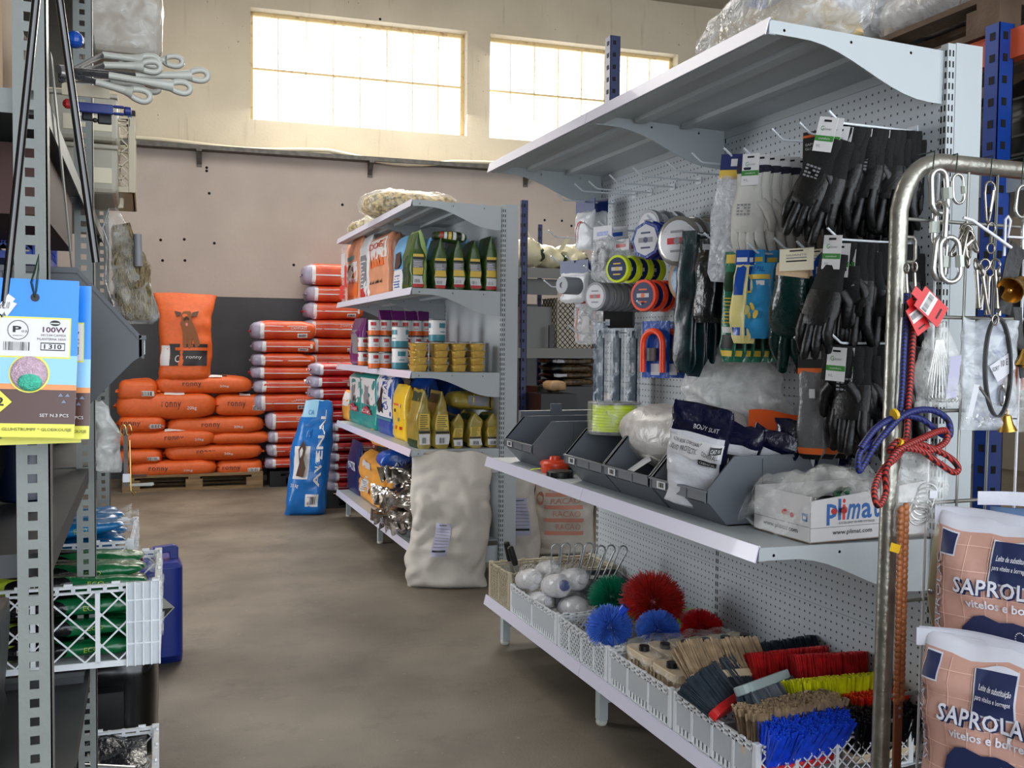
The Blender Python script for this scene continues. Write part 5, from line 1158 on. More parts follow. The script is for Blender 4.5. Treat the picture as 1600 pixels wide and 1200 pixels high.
for k, (x, y, z, rz, rx, c, lab) in enumerate(((.06, .1, .085, .3, .2, m_red_p, 'red handled hand tool at the left in the cardboard box'), (.12, .05, .10, 1.0, -.1, m_red_p, 'red handled hand tool with its tip up over the box front'), (.2, .12, .10, -.4, .2, m_plas, 'black hand tool in the middle of the cardboard box'),
                                (.18, .04, .09, .1, .1, m_red_p, 'red handled hand tool lying along the front of the box'), (.27, .1, .11, .6, .3, m_red_p, 'red hand tool at the right in the cardboard box'), (.24, .17, .12, .9, -.4, mat('green_handle', (.05, .5, .32), .3), 'green curved handle showing through the film over the box'), (.33, .1, .12, 1.4, .2, m_blkcard, 'black hand tool at the right end of the cardboard box'))):
    t2 = thing('hand_tool', lab, 'tool', (1.552 + x, 1.962 + y, SZ + z - .02), (rx, 0, rz))
    MB().tube([(-.07, .012, 0), (-.03, .018, 0), (0, .006, .0), (.03, .0, .0)], [.007, .009, .007, .005], 8).build('handle', c, t2, smooth=60); MB().tube([(-.07, -.012, 0), (-.03, -.018, 0), (0, -.006, .0), (.03, .0, .0)], [.007, .009, .007, .005], 8).build('handle', c, t2, smooth=60)
    MB().prism([(.0, -.006), (.06, -.001), (.07, .001), (.03, .007)], -.002, .002, T=T_(rx=pi / 2)).build('jaw', m_galv, t2)
mb = MB()
mb.grid(lambda u, v: (-.06 + .40 * u + .04 * sin(7 * v), -.03 + .27 * v + .02 * sin(8 * u), .10 + .055 * sin(pi * u) * sin(pi * v) + .045 * fbm((u * 1.3, v, 0), 3.3, 2) + .03 * abs(fbm((u, v, 3), 9, 4)) - .07 * max(0, .16 - u) * 6 + .05 * max(0, u - .8) * 3), 40, 28)
mb.grid(lambda u, v: (.0 + .3 * u, .02 + .16 * v, .12 + .07 * sin(pi * u) * sin(pi * v) + .05 * fbm((u * 2, v, 0), 3.1, 9)), 26, 18)
tag(mb.build('plastic_film', m_film, None, loc=(1.552, 1.962, SZ), smooth=70), 'crumpled clear plastic film over the tools in the cardboard box', 'plastic film')
# ================================================================ crates and brushes on the bottom shelf
def milk(name, col, tr=.35, rough=.35, clear=0):
    m = mat(name, col, rough); N = m.node_tree.nodes; L = m.node_tree.links; b = N['Principled BSDF']; out = N['Material Output']
    t = N.new('ShaderNodeBsdfTranslucent'); t.inputs[0].default_value = srgb(col); mx = N.new('ShaderNodeMixShader'); mx.inputs[0].default_value = tr
    L.new(b.outputs[0], mx.inputs[1]); L.new(t.outputs[0], mx.inputs[2])
    if clear:
        tp = N.new('ShaderNodeBsdfTransparent'); m2 = N.new('ShaderNodeMixShader'); m2.inputs[0].default_value = clear; L.new(mx.outputs[0], m2.inputs[1]); L.new(tp.outputs[0], m2.inputs[2]); L.new(m2.outputs[0], out.inputs[0])
    else: L.new(mx.outputs[0], out.inputs[0])
    return m
m_crate = milk('milky_crate_plastic', (.94, .95, .96), .18); m_cratec = milk('cream_crate_plastic', (.84, .80, .70)); m_cpanel = milk('milky_crate_panel', (.90, .92, .94), .2, .3, .42)
def lattice(mb, W, H, fn, n, bw=.0035, th=.0025, mi=0):
    """diagonal strips over a W x H field; fn(x, z, t) gives the point, t the depth through the wall"""
    st = W / n if n else .03
    def strip(x0, z0, x1, z1):
        dx, dz = x1 - x0, z1 - z0; l = sqrt(dx * dx + dz * dz)
        if l < .004: return
        ox, oz = -dz / l * bw / 2, dx / l * bw / 2
        p = [(x0 + ox, z0 + oz), (x1 + ox, z1 + oz), (x1 - ox, z1 - oz), (x0 - ox, z0 - oz)]
        vs = [fn(a, b, 0) for a, b in p] + [fn(a, b, th) for a, b in p]
        mb.add(vs, [(0, 1, 2, 3), (4, 7, 6, 5), (0, 4, 5, 1), (2, 6, 7, 3)], mi)
    k = -int(H / st) - 1
    while k * st < W:
        a = k * st
        x0, z0 = (a, 0) if a >= 0 else (0, -a); x1, z1 = (a + H, H) if a + H <= W else (W, W - a)
        if x0 < W and z0 < H and x1 > x0: strip(x0, z0, x1, z1); strip(W - x0, z0, W - x1, z1)
        k += 1
def crate(name, label, loc, w, d, h, rot=0, m=None, styles='llll', n=5, group=None, divs=2, dense=.045):
    """w along x, d along y; styles: -y, +x, +y, -x sides; l lattice, p solid milky panel"""
    t = thing(name, label, 'crate', loc, rot, group); m = m or m_crate
    c = .018
    for x in (0, w - c):
        for y in (0, d - c): MB().box(x, x + c, y, y + c, 0, h).build('corner_post', m, t, bevel=.002)
    sides = [(w, lambda a, z, q: (a, q, z)), (d, lambda a, z, q: (w - q, a, z)), (w, lambda a, z, q: (w - a, d - q, z)), (d, lambda a, z, q: (q, d - a, z))]
    for (W_, f), s in zip(sides, styles):
        mb = MB()
        def bar(a0, a1, z0, z1, q0=0, q1=.006, mi=0):
            vs = [f(a, z, q) for z in (z0, z1) for q in (q0, q1) for a in (a0, a1)]
            mb.add(vs, [(0, 2, 3, 1), (4, 5, 7, 6), (0, 1, 5, 4), (2, 6, 7, 3), (0, 4, 6, 2), (1, 3, 7, 5)], mi)
        bar(c, W_ - c, h - .012, h - .006, 0, .012); bar(c, W_ - c, h - .024, h - .019, 0, .008); bar(c, W_ - c, 0, .014, 0, .008)
        nb = max(3, int(W_ / .035))
        for i in range(nb + 1): x = c + (W_ - 2 * c) * i / nb; bar(x - .004, x + .004, h - .024, h - .005)
        for i in range(0, nb, 3): x = c + (W_ - 2 * c) * (i + .6) / nb; bar(x - .006, x + .012, h - .008, h)
        for i in range(1, divs): x = W_ * i / divs; bar(x - .005, x + .005, .01, h - .02, 0, .008)
        if s == 'l':
            nn = max(2, int((W_ - 2 * c) / dense))
            lattice(mb, W_ - 2 * c, h - .036, lambda a, z, q: f(a + c, z + .014, q + .001), nn)
        elif s == 'p':
            bar(c, W_ - c, .034, h - .024, .002, .0035, 1)
            for i in range(int(W_ / .02)): x = c + .004 + i * .0197; bar(x, x + .010, .014, .034, .002, .004) if x < W_ - c - .01 else None
        mb.build('lattice_side' if s == 'l' else 'panel_side', [m, m_cpanel], t)
    mb = MB(); mb.box(.004, w - .004, .004, d - .004, 0, .003, 0); mb.build('crate_floor', m, t)
    return t
BZ = .207
CG = 'crates along the bottom shelf'
cX = 1.408; cw = .50
crate('plastic_crate', 'cream lattice crate with two black handled tools, farthest on the bottom shelf', (cX, 3.695, BZ), cw, .25, .165, 0, m_cratec, 'llll', dense=.02, divs=2)
crate('plastic_crate', 'milky crate with wrapped white bottles and the grey scoop box', (cX, 3.205, BZ), cw, .475, .125, 0, m_crate, 'lllp', divs=2, dense=.03)
crate('plastic_crate', 'milky crate with a finely latticed front holding the duster heads', (cX, 2.79, BZ), cw, .40, .125, 0, m_crate, 'llll', divs=4, dense=.022)
crate('plastic_crate', 'milky crate holding pale brush heads in film, second from the near end', (cX, 2.38, BZ), cw, .40, .125, 0, m_crate, 'lllp', divs=3, dense=.03)
crate('plastic_crate', 'milky crate of assorted coloured brooms at the near end of the bottom shelf', (cX, 1.966, BZ), cw, .40, .125, 0, m_crate, 'lllp', divs=4, dense=.03)
m_sil = mat('brushed_aluminium', (.66, .67, .68), .3, metal=.8)
for k, (x, y, s) in enumerate(((1.455, 3.80, .10), (1.475, 3.74, -.0))):
    t = thing('handled_tool', 'black handled silver tool standing in the far cream crate, %s one' % ('left', 'right')[k], 'tool', (x + .04, y, BZ + .006), (0, -.32 + s, 0))
    MB().tube([(0, 0, 0), (0, 0, .19)], [.012, .009], 10).build('shaft', m_sil, t, smooth=40); MB().tube([(0, 0, .19), (0, 0, .2), (0, 0, .27), (0, 0, .275)], [.011, .0135, .0135, .008], 10).build('grip', m_plas, t, smooth=40)
# scoop box
m_gbox = mat('charcoal_grey_box', (.34, .35, .37), .5)
t = thing('scoop_box', 'charcoal grey box with metal scoops standing in it', 'box', (1.50, 3.42, BZ + .085), -.18)
mb = MB(); mb.box(0, .30, 0, .004, 0, .10); mb.box(0, .30, .17, .174, 0, .10); mb.box(0, .004, 0, .174, 0, .10); mb.box(.296, .3, 0, .174, 0, .10); mb.box(0, .3, 0, .174, 0, .003); mb.build('box_body', m_gbox, t, bevel=.002)
mb = MB(); mb.box(.004, .296, .004, .17, .082, .085); mb.build('box_lid', m_gbox, t)
for k in range(7):
    t2 = thing('metal_scoop', 'metal scoop with a looped handle in the charcoal box, %s from the aisle' % ('first', 'second', 'third', 'fourth', 'fifth', 'sixth', 'last')[k], 'scoop', (1.52 + k * .040, 3.475 + .012 * (k % 2) - k * .004, BZ + .172), (0, .02 + k * .062, -.18), 'metal scoops in the charcoal box')
    L_ = .15 + .012 * (k < 4)
    pts = [(-.016, 0, 0), (-.017, 0, L_ * .8)] + [(-.017 * cos(a), 0, L_ * .82 + .017 * sin(a)) for a in [i * pi / 8 for i in range(9)]] + [(.017, 0, L_ * .8), (.008, .01, 0)]
    mb = MB(); 
    for i in range(len(pts) - 1):
        pass
    mb.tube(pts, .0034, 8); mb.build('looped_handle', m_sil, t2, smooth=60)
    MB().prism([(-.02, 0), (.02, 0), (.012, -.028), (0, -.055)], -.002, .002).build('scoop_blade', m_blkcard, t2)
# wrapped bottles
m_btl = mat('white_bottle_in_film', (.80, .79, .80), .2, bump=.7, bscale=35); m_cap = mat('deep_blue_cap', (.10, .18, .48), .2, bump=.3)
for k, (px, py, z, r, lab) in enumerate(((835, 905, .36, .042, 'round white bottle in film, nearest the far crate'), (878, 915, .36, .046, 'white bottle in film with a deep blue cap facing the aisle'), (905, 905, .37, .044, 'white bottle in film at the right of the blue capped one'), (865, 890, .38, .036, 'smaller white bottle in film lying behind the blue capped one'), (850, 940, .29, .04, 'white wrapped bottle low in the crate, under the others'), (905, 950, .28, .045, 'white wrapped bottle low in the crate at its near side'))):
    p = at(px, py, Z=z) if z > .3 else at(px, py, Z=z); p.x = max(1.47, min(p.x, 1.75)); p.y = max(3.27, min(p.y, 3.62))
    p = at(px, py, Y=(3.52, 3.36, 3.34, 3.5, 3.45, 3.30)[k])
    t = thing('wrapped_bottle', lab, 'bottle', tuple(p), (0, .2, 0.0), 'white bottles wrapped in film')
    mb = MB(); mb.lathe([(r * .5, -.02), (r * .8, -.012), (r, .01), (r * 1.02, .05), (r * .95, .10), (r * .6, .14), (r * .3, .15)], 18, T=T_(rx=-pi / 2 - .25)); mb.build('bottle_body', m_btl, t, smooth=60)
    MB().lathe([(r * .1, -.03), (r * .42, -.032), (r * .48, -.024), (r * .48, -.008)], 16, T=T_(rx=-pi / 2 - .25)).build('cap', m_cap if k in (1,) else m_btl, t, smooth=40)
    MB().ball((0, .03, .005), (r * 1.15, .09, r * 1.15), 18, 10).build('clear_wrap', m_film, t, smooth=90)
for k, (x, y, z, rz, c, lab) in enumerate(((1.72, 3.30, .30, .2, m_orp, 'orange packet behind the white bottles'), (1.80, 3.27, .315, -.1, m_red_p, 'red packet lying behind the bottles near the panel'), (1.86, 3.36, .31, .3, m_wbag, 'white packet against the panel beside the red one'), (1.70, 3.22, .29, .5, mat('lime_packet', (.55, .85, .15), .3, bump=.4), 'lime green packet beside the green duster head'), (1.83, 3.00, .30, .2, mat('lime_packet', 0), 'lime green packet behind the red duster head'))):
    S = Sack(.14, .09, .05, seed=500 + k, wr=.006); mb = MB(); S.shell(mb, 20, 8); patch(mb, S.Tp, -.4, -.4, .4, .4, 1, 3, 3)
    tag(mb.build('packet', [c, m_lbw], None, loc=(x, y, z), rot=(.3, 0, rz), smooth=60), lab, 'packet')
# duster heads
def bristle_mat(name, col, v=.25): return mat(name, col, .4, var=v, scale=40)
m_dg = bristle_mat('green_bristle', (.02, .50, .36)); m_dr = bristle_mat('dark_red_bristle', (.74, .17, .14)); m_db = bristle_mat('blue_bristle', (.28, .46, .84)); m_dr2 = bristle_mat('bright_red_bristle', (.84, .12, .16))
def tuft(mb, p, d, l, r, mi, rr, up=Vector((.3, .2, .9))):
    d = d.normalized(); a = d.cross(up).normalized(); b = d.cross(a); q = p + d * l
    mb.add([p + a * r, p - a * r * .5 + b * r * .87, p - a * r * .5 - b * r * .87, q + a * r * 1.1, q - a * r * .6 + b * r, q - a * r * .6 - b * r], [(0, 1, 4, 3), (1, 2, 5, 4), (2, 0, 3, 5), (3, 4, 5)], mi)
def duster(label, c, r, col, seed, axis=(0, 0, 1), socket=None, flat=.75, n=1500, half=-.35, frizz=.18):
    rr = random.Random(seed); t = thing('duster_head', label, 'duster head', c, 0); mb = MB(); ax = Vector(axis).normalized()
    q = ax.to_track_quat('Z', 'Y')
    for i in range(n):
        z = rr.uniform(half, 1); a = rr.uniform(0, 2 * pi); s = sqrt(max(0, 1 - z * z)); d = Vector((s * cos(a), s * sin(a), z * flat))
        d = d + Vector((rr.gauss(0, frizz), rr.gauss(0, frizz), rr.gauss(0, frizz))) * .5
        d = q @ d; l = r * rr.uniform(.86, 1.04) * (d.length ** .5)
        tuft(mb, d.normalized() * r * .2, d, l * .8, .0009, 0, rr)
    mb.build('bristles', col, t)
    MB().ball((0, 0, 0), r * .32, 12, 8).build('core', col, t, smooth=60)
    if socket:
        s = Vector(socket); MB().tube([(0, 0, 0), s * .5, s], [.016, .012, .015], 14).tube([s * .985, s * 1.001], [.011, .0105], 12, 1).build('handle_socket', [mat('blue_socket', (.15, .30, .80), .3), m_plas], t, smooth=40)
    return t
def dpos(px, py, Y): return tuple(at(px, py, Y=Y))
duster('green duster head at the far side of the duster crate', dpos(955, 932, 3.12), .085, m_dg, 1, (-.2, -.3, 1))
duster('large dark red duster head near the panel', dpos(1020, 940, 3.0), .115, m_dr, 2, (0, -.4, 1), n=2600, frizz=.26)
duster('blue duster head with its handle socket pointing up', dpos(952, 980, 2.88), .078, m_db, 3, (-.3, -.5, .8), (.045, -.03, .075), n=1800)
duster('blue duster head with spread tufts, beside the socketed one', dpos(1028, 985, 2.86), .078, m_db, 4, (0, -.3, 1), n=1500, frizz=.1)
duster('bright red fan shaped duster head at the right of the crate', dpos(1095, 985, 2.93), .085, m_dr2, 5, (.1, -.2, 1), n=1900, frizz=.06)
# brushes
def brush(label, loc, rot, L, W, bl, cols, block, seed, n=420, fan=.25, tip=None, group=None, name='broom_head'):
    rr = random.Random(seed); t = thing(name, label, 'broom head', loc, rot, group)
    mb = MB(); pts = []
    m = 20
    out = [(L / 2 * math.copysign(abs(cos(a)) ** .35, cos(a)), W / 2 * math.copysign(abs(sin(a)) ** .7, sin(a))) for a in [2 * pi * i / m for i in range(m)]]
    T = Matrix.Rotation(-pi / 2, 4, 'X')
    vs = [(x, y, z) for z in (-.024, 0) for x, y in out]; mb.add(vs, [tuple(range(m))[::-1], tuple(range(m, 2 * m))] + [(i, (i + 1) % m, (i + 1) % m + m, i + m) for i in range(m)]); mb.build('block', block, t, bevel=.003)
    mb = MB(); k = len(cols)
    for i in range(n):
        x = rr.uniform(-.94, .94); y = rr.uniform(-.8, .8)
        p = Vector((x * L / 2, y * W / 2, -.002)); d = Vector((x * fan * .55 + rr.gauss(0, .04), y * fan + rr.gauss(0, .05), 1))
        l = bl * rr.uniform(.93, 1.03); ci = int((y + .8) / 1.6 * k * .999) if k > 1 else 0
        r_ = .0029
        if tip is not None:
            tuft(mb, p, d, l * .8, r_, ci, rr); tuft(mb, p + d.normalized() * l * .8, d, l * .2, r_ * 1.3, k, rr)
        else: tuft(mb, p, d, l, r_, ci, rr)
    mb.build('bristles', list(cols) + ([tip] if tip else []), t)
    return t
m_beige = bristle_mat('beige_bristle', (.66, .57, .46)); m_slate = bristle_mat('slate_bristle', (.20, .24, .28)); m_yb = bristle_mat('yellow_bristle', (.86, .86, .12), .12); m_bb = bristle_mat('bright_blue_bristle', (.14, .34, .90), .2)
m_rb = bristle_mat('red_broom_bristle', (.72, .14, .15)); m_lav = bristle_mat('lavender_blue_bristle', (.42, .50, .86)); m_brb = bristle_mat('brown_bristle', (.42, .34, .26), .35); m_bkb = bristle_mat('black_bristle', (.07, .08, .09)); m_oro = bristle_mat('orange_red_bristle', (.86, .20, .08))
m_blk_w = mat('pale_grey_block', (.60, .66, .66), .4); m_blk_r = mat('red_block', (.84, .16, .16), .4); m_cream = mat('cream_block', (.80, .72, .60), .5)
def B(label, px, py, Y, rot, L, W, bl, cols, block, seed, **k): return brush(label, tuple(at(px, py, Y=Y)), rot, L, W, bl, cols, block, seed, **k)
# pale heads in film in the second crate: two rows
k = 0
for i in range(6):
    for j in range(2):
        x = 1.47 + i * .075; y = 2.48 + j * .17
        brush('pale brush head with a dark ferrule under film, %s row' % ('near', 'far')[j], (x, y, BZ + .125), (pi, 0, pi / 2), .16, .062, .08, [m_cream], m_cream, 600 + k, n=120, fan=.1, group='pale brush heads in film, %s row' % ('near', 'far')[j], name='brush_head'); k += 1
        MB().lathe([(.016, 0), (.017, .02), (.011, .021)], 12).build('ferrule', m_bkb, bpy.data.objects[COL.objects[-2].parent.name] if 0 else COL.objects[-1].parent, loc=(0, 0, -.04), smooth=40)
mb = MB(); mb.grid(lambda u, v: (1.43 + .46 * u, 2.40 + .36 * v, BZ + .158 + .012 * fbm((u * 3, v * 3, 0), 3) + .012 * abs(fbm((u * 3, v * 3, 5), 5)) - .03 * (abs(u - .5) * 2) ** 6), 36, 26)
tag(mb.build('plastic_film', m_film, None, smooth=70), 'clear wrinkled film stretched over the pale brush heads', 'plastic film')
for (px, lab, c) in ((955, 'paper label with red print', m_red_p), (985, 'paper label with grey print', m_grp)): pass
B('beige broom head at the far side of the near crate, wrapped in film', 1140, 1052, 2.28, (-.85, .1, .15), .30, .05, .10, [m_beige], m_cream, 620, n=700, fan=.1)
B('second beige and lavender broom head beside the panel', 1230, 1036, 2.38, (-.6, 0, .05), .30, .05, .07, [m_slate, m_lav], m_cream, 621, n=600, fan=.1)
B('dark slate broom head with a red block, leaning across the crate', 1150, 1085, 2.22, (-.95, -.05, .5), .30, .05, .10, [m_slate], m_blk_r, 622, n=700, fan=.15)
B('red broom head lying behind the pale grey block', 1235, 1062, 2.25, (-.35, 0, -.05), .26, .05, .085, [m_rb], m_blk_r, 623, n=600, fan=.15)
B('second red broom head at the panel side', 1300, 1068, 2.18, (-.3, .05, -.05), .24, .05, .085, [m_rb], m_blk_r, 624, n=500, fan=.1)
B('broom head turned over, showing its pale grey rounded block', 1195, 1073, 2.15, (pi - .5, .12, .55), .30, .062, .08, [m_slate], m_blk_w, 625, n=500)
B('lime yellow broom head arched along the panel side', 1310, 1100, 2.10, (-.25, .0, -.1), .30, .055, .075, [m_yb], m_cream, 626, n=800, fan=.3)
B('brown broom head with frayed pale tips at the front of the near crate', 1235, 1150, 2.03, (-.05, 0, .05), .30, .07, .095, [m_brb], m_cream, 627, n=900, fan=.25, tip=m_beige)
B('brown broom head with orange red tips at the right of the crate', 1375, 1130, 2.05, (-.1, 0, .0), .20, .06, .09, [m_brb], m_cream, 628, n=500, fan=.25, tip=m_oro)
B('bright blue broom head at the front of the near crate', 1250, 1180, 1.995, (.28, 0, .08), .26, .05, .11, [m_bb], m_blk_r, 629, n=800, fan=.25)
B('black broom head at the right front of the near crate', 1375, 1165, 1.995, (.1, 0, 0), .22, .06, .10, [m_bkb], m_cream, 630, n=600, fan=.2)
# ================================================================ left rack in the foreground
m_post = mat('pale_grey_painted_angle', (.46, .475, .46), .5, var=.06, scale=12, bump=.1)
m_shelfL = mat('grey_rack_shelf', (.15, .155, .165), .5, var=.08, scale=6)
def angle_post(t, x, y, h=2.5, w=.04, flip=1, back=True):
    """slotted angle: a face with square holes towards -y and a side face along y"""
    mb = MB(); n = int(h / .025); th = .002; hw = .0115 / 2; cx = -w * .5 + .0
    cx = -.021
    x0, x1 = -w, 0
    mb.box(x0, cx - hw, 0, th, 0, h); mb.box(cx + hw, x1, 0, th, 0, h)
    for i in range(n): mb.box(cx - hw, cx + hw, 0, th, i * .025 + .012, (i + 1) * .025)
    mb.box(-th, 0, 0, .035, 0, h) if back else None
    mb.build('post', m_post, t, loc=(x, y, 0), rot=(0, -.0, 0))
t = thing('slotted_rack', 'pale grey slotted angle rack packed with goods, at the left edge', 'rack', (0, 0, 0))
LX = -.118
for (x, y) in ((LX, 1.40), (LX + .01, 2.40), (LX + .01, 3.40), (-.62, 1.40), (-.62, 2.40), (-.62, 3.40)): angle_post(t, x, y)
for k, z in enumerate((.10, .555, 1.02, 1.62, 2.12)):
    for (y0, y1) in ((1.42, 2.40), (2.43, 3.40)):
        if 1.5 < z < 2: z = 1.64 if y0 < 2 else 1.66
        if y0 < 2 and z in (.555, 1.02): y0 = 1.45
        mb = MB(); mb.box(-.64, LX - .004, y0, y1, z, z + .002); mb.box(LX - .006, LX - .004, y0, y1, z - .03, z); mb.box(-.64, LX - .004, y0, y0 + .002, z - .03, z); mb.box(-.64, -.638, y0, y1, z - .03, z)
        mb.build('shelf', m_post if z > 1.5 else m_shelfL, t)
# diagonal brace and bolts
mb = MB(); mb.add([(LX, 1.44, 1.70), (LX, 1.47, 1.70), (LX, 1.90, 1.40), (LX, 1.87, 1.40), (LX + .002, 1.44, 1.70), (LX + .002, 1.47, 1.70), (LX + .002, 1.90, 1.40), (LX + .002, 1.87, 1.40)], [(0, 1, 2, 3), (4, 7, 6, 5), (0, 4, 5, 1), (1, 5, 6, 2), (2, 6, 7, 3), (3, 7, 4, 0)]); mb.build('brace', m_post, t)
struct(MB().box(-.80, -.78, 1.3, 3.6, 0, 2.6).build('wall_left_partition', mat('dark_board', (.16, .155, .15), .9)))
# black glossy rods meeting overhead
t = thing('black_rod_hanger', 'two glossy black rods hanging from above on either side of the near post', 'rod', tuple(at(72, -150, Y=1.28)))
o0 = at(72, -150, Y=1.28)
for a in ((0, 545), (150, 410)):
    q = at(a[0], a[1], Y=1.30) - o0; MB().tube([(0, 0, 0), tuple(q * .5), tuple(q)], .0048, 10).build('rod', mat('black_gloss', (.02, .02, .022), .15, coat=.5), t, smooth=60)
# blue lantern mantle cards
m_cb = mat('card_blue', (.10, .52, .93), .3); m_cb2 = mat('card_pale_blue', (.55, .76, .92), .3); m_cbr = mat('card_brown', (.30, .17, .14), .35); m_cy = mat('card_yellow', (.88, .86, .30), .35); m_cpk = mat('mantle_pink', (.80, .68, .74), .7, var=.15, scale=200, bump=.6, bscale=400); m_cgr = mat('mantle_green', (.30, .74, .62), .7, var=.2, scale=200, bump=.6, bscale=400); m_horg = mat('card_orange_sky', (.86, .55, .30), .35)
def mantle_card(loc, rot, label, k):
    t = thing('mantle_card', label, 'card', loc, rot, 'blue lantern mantle cards on the near post'); w, h = .098, .190
    mb = MB(); n = 10
    g = lambda u, v: Vector((-w / 2 + w * u + .012 * (1 - v) * 0, -.012 * (1 - v) ** 2, -h + h * v))
    cols = [(0, .085, 3), (.085, .30, 2), (.30, .335, 8), (.335, .52, 1), (.52, 1, 0)]
    for a, b, mi in cols:
        pts_u = 1; patch(mb, g, 0, a, 1, b, mi, 4, max(1, int((b - a) * n)))
        patch(mb, lambda u, v: g(1 - u, v) + Vector((0, .0008, 0)), 0, a, 1, b, 4, 2, 1)
    e = lambda u, v: g(u, v) + Vector((0, -.0007, 0)); e2 = lambda u, v: g(u, v) + Vector((0, -.0014, 0)); e3 = lambda u, v: g(u, v) + Vector((0, -.002, 0))
    patch(mb, e, .10, .50, .92, .76, 3, 3, 3); patch(mb, e2, .115, .51, .905, .75, 4, 3, 3)
    poly_on(mb, e2, [(-.0 + .03 + .13, .78), (.21, .86), (.30, .84), (.0 + .13 + .06, .755)], 4); poly_on(mb, e2, [(.06, .80), (.20, .90), (.28, .87), (.13, .765)], 4)
    text_on(mb, 'e 2,10', e3, .11, .80, .22, .85, 7, shear=.5)
    text_on(mb, '100W', e3, .60, .665, .87, .70, 5, bold=.02); text_on(mb, '0413.04 CAMISA', e3, .58, .64, .87, .655, 5); text_on(mb, 'P/LANTERNA 100W', e3, .54, .615, .87, .63, 5)
    for (a, b, c, d_) in ((.58, .55, .86, .556), (.58, .594, .86, .60), (.58, .55, .588, .60), (.852, .55, .86, .60)): patch(mb, e3, a, b, c, d_, 7, 1, 1)
    text_on(mb, 'I 310', e3, .62, .56, .82, .59, 7, bold=.02); bars_on(mb, e3, .16, .545, .46, .60, 7, 16, random.Random(4))
    cc = lambda cx, cy, r, n_=24, asp=.515: [(cx + r * cos(2 * pi * i / n_), cy + r * asp * sin(2 * pi * i / n_)) for i in range(n_)]
    o_ = cc(.32, .675, .12); i_ = cc(.32, .675, .112)
    mb.add([e3(*p) for p in o_] + [e3(*p) for p in i_], [(j, (j + 1) % 24, (j + 1) % 24 + 24, j + 24) for j in range(24)], 7); text_on(mb, 'P', e3, .26, .66, .36, .70, 7, bold=.03); text_on(mb, '03', e3, .36, .66, .42, .675, 7); text_on(mb, 'PROJECTEVI', e3, .26, .635, .38, .643, 7)
    o2 = cc(.74, .725, .06, 16, .3); poly_on(mb, e3, o2, 7); patch(mb, lambda u, v: e3(u, v) + Vector((0, -.0005, 0)), .69, .720, .79, .727, 4, 1, 1)
    poly_on(mb, e, cc(.46, .40, .235, 28), 3); mb.build('card', [m_cb, m_cb2, m_cbr, m_cy, m_white, mat('print_maroon', (.32, .14, .24), .5), m_plas, m_black, m_horg], t)
    S = lambda u, v: e(u, v)
    mb = MB(); c0 = g(.46, .40)
    mb.ball((c0.x, c0.y - .002, c0.z), (w * .215, .006, w * .215), 24, 12, 0); mb.ball((c0.x + .002, c0.y - .006, c0.z - .010), (w * .14, .006, w * .11), 20, 10, 1); mb.build('mantle_window', [m_cpk, m_cgr], t, smooth=80)
    mb = MB(); poly_on(mb, e2, [(.02, .22), (.14, .29), (.28, .22), (.14, .15)], 0); text_on(mb, '2', e3, .10, .195, .19, .25, 1, bold=.03); text_on(mb, 'SET N.3 PCS', e3, .60, .13, .93, .15, 2); text_on(mb, 'NET * GLUHSTRUMPF * GLOEIKOUSJE', e3, .02, .035, .97, .06, 1)
    for (a, b) in ((.80, .26), (.88, .26), (.84, .22)): poly_on(mb, e3, [(a, b), (a + .06, b), (a + .03, b + .02)], 3)
    mb.build('print', [m_cy, m_black, m_white, mat('steel_blue', (.45, .5, .6), .4)], t)
    if k == 0:
        MB().lathe([(.005, 0), (.005, .0004)], 14, T=T_((.0, -.0012, -.022), rx=pi / 2)).build('punch_hole', m_black, t)
        MB().tube([(.0, -.002, -.022), (-.004, -.004, -.004), (.0, -.002, .012), (.002, .004, .03), (.003, -.0, .012), (.002, -.003, -.004), (0, .002, -.022)], .0011, 6).build('tie_wire', mat('green_tie_wire', (.05, .16, .10), .4), t, smooth=60)
    return t
b = at(57, 437, Y=1.30)
mantle_card((b.x, 1.290, b.z), (0, .025, -.15), 'bright blue lantern mantle card at the front, tied to the near post, 100W printed', 0)
mantle_card((b.x + .012, 1.315, b.z - .005), (0, .01, -.12), 'second lantern mantle card, its edge showing right of the front card', 1)
mantle_card((b.x - .004, 1.33, b.z - .012), (0, -.02, -.1), 'third lantern mantle card, only its yellow foot showing at the back', 2)
# grey bin seen from the side, its colour darkened to stand for shade
bin_obj('stacking_bin', (-.004, 1.80, 1.222), (0, 0, pi), 'grey stacking bin in painted shade on the left rack, its front over the aisle', w=.30, d=.34, h=.195, group=None, m=mat('shaded_bin_plastic', (.215, .23, .25), .45))
tag(MB().box(-.52, -.10, 1.49, 1.9, 1.205, 1.219).build('board', m_shelfL, t if 0 else None), 'grey board carrying the stacking bin on the left rack', 'board')
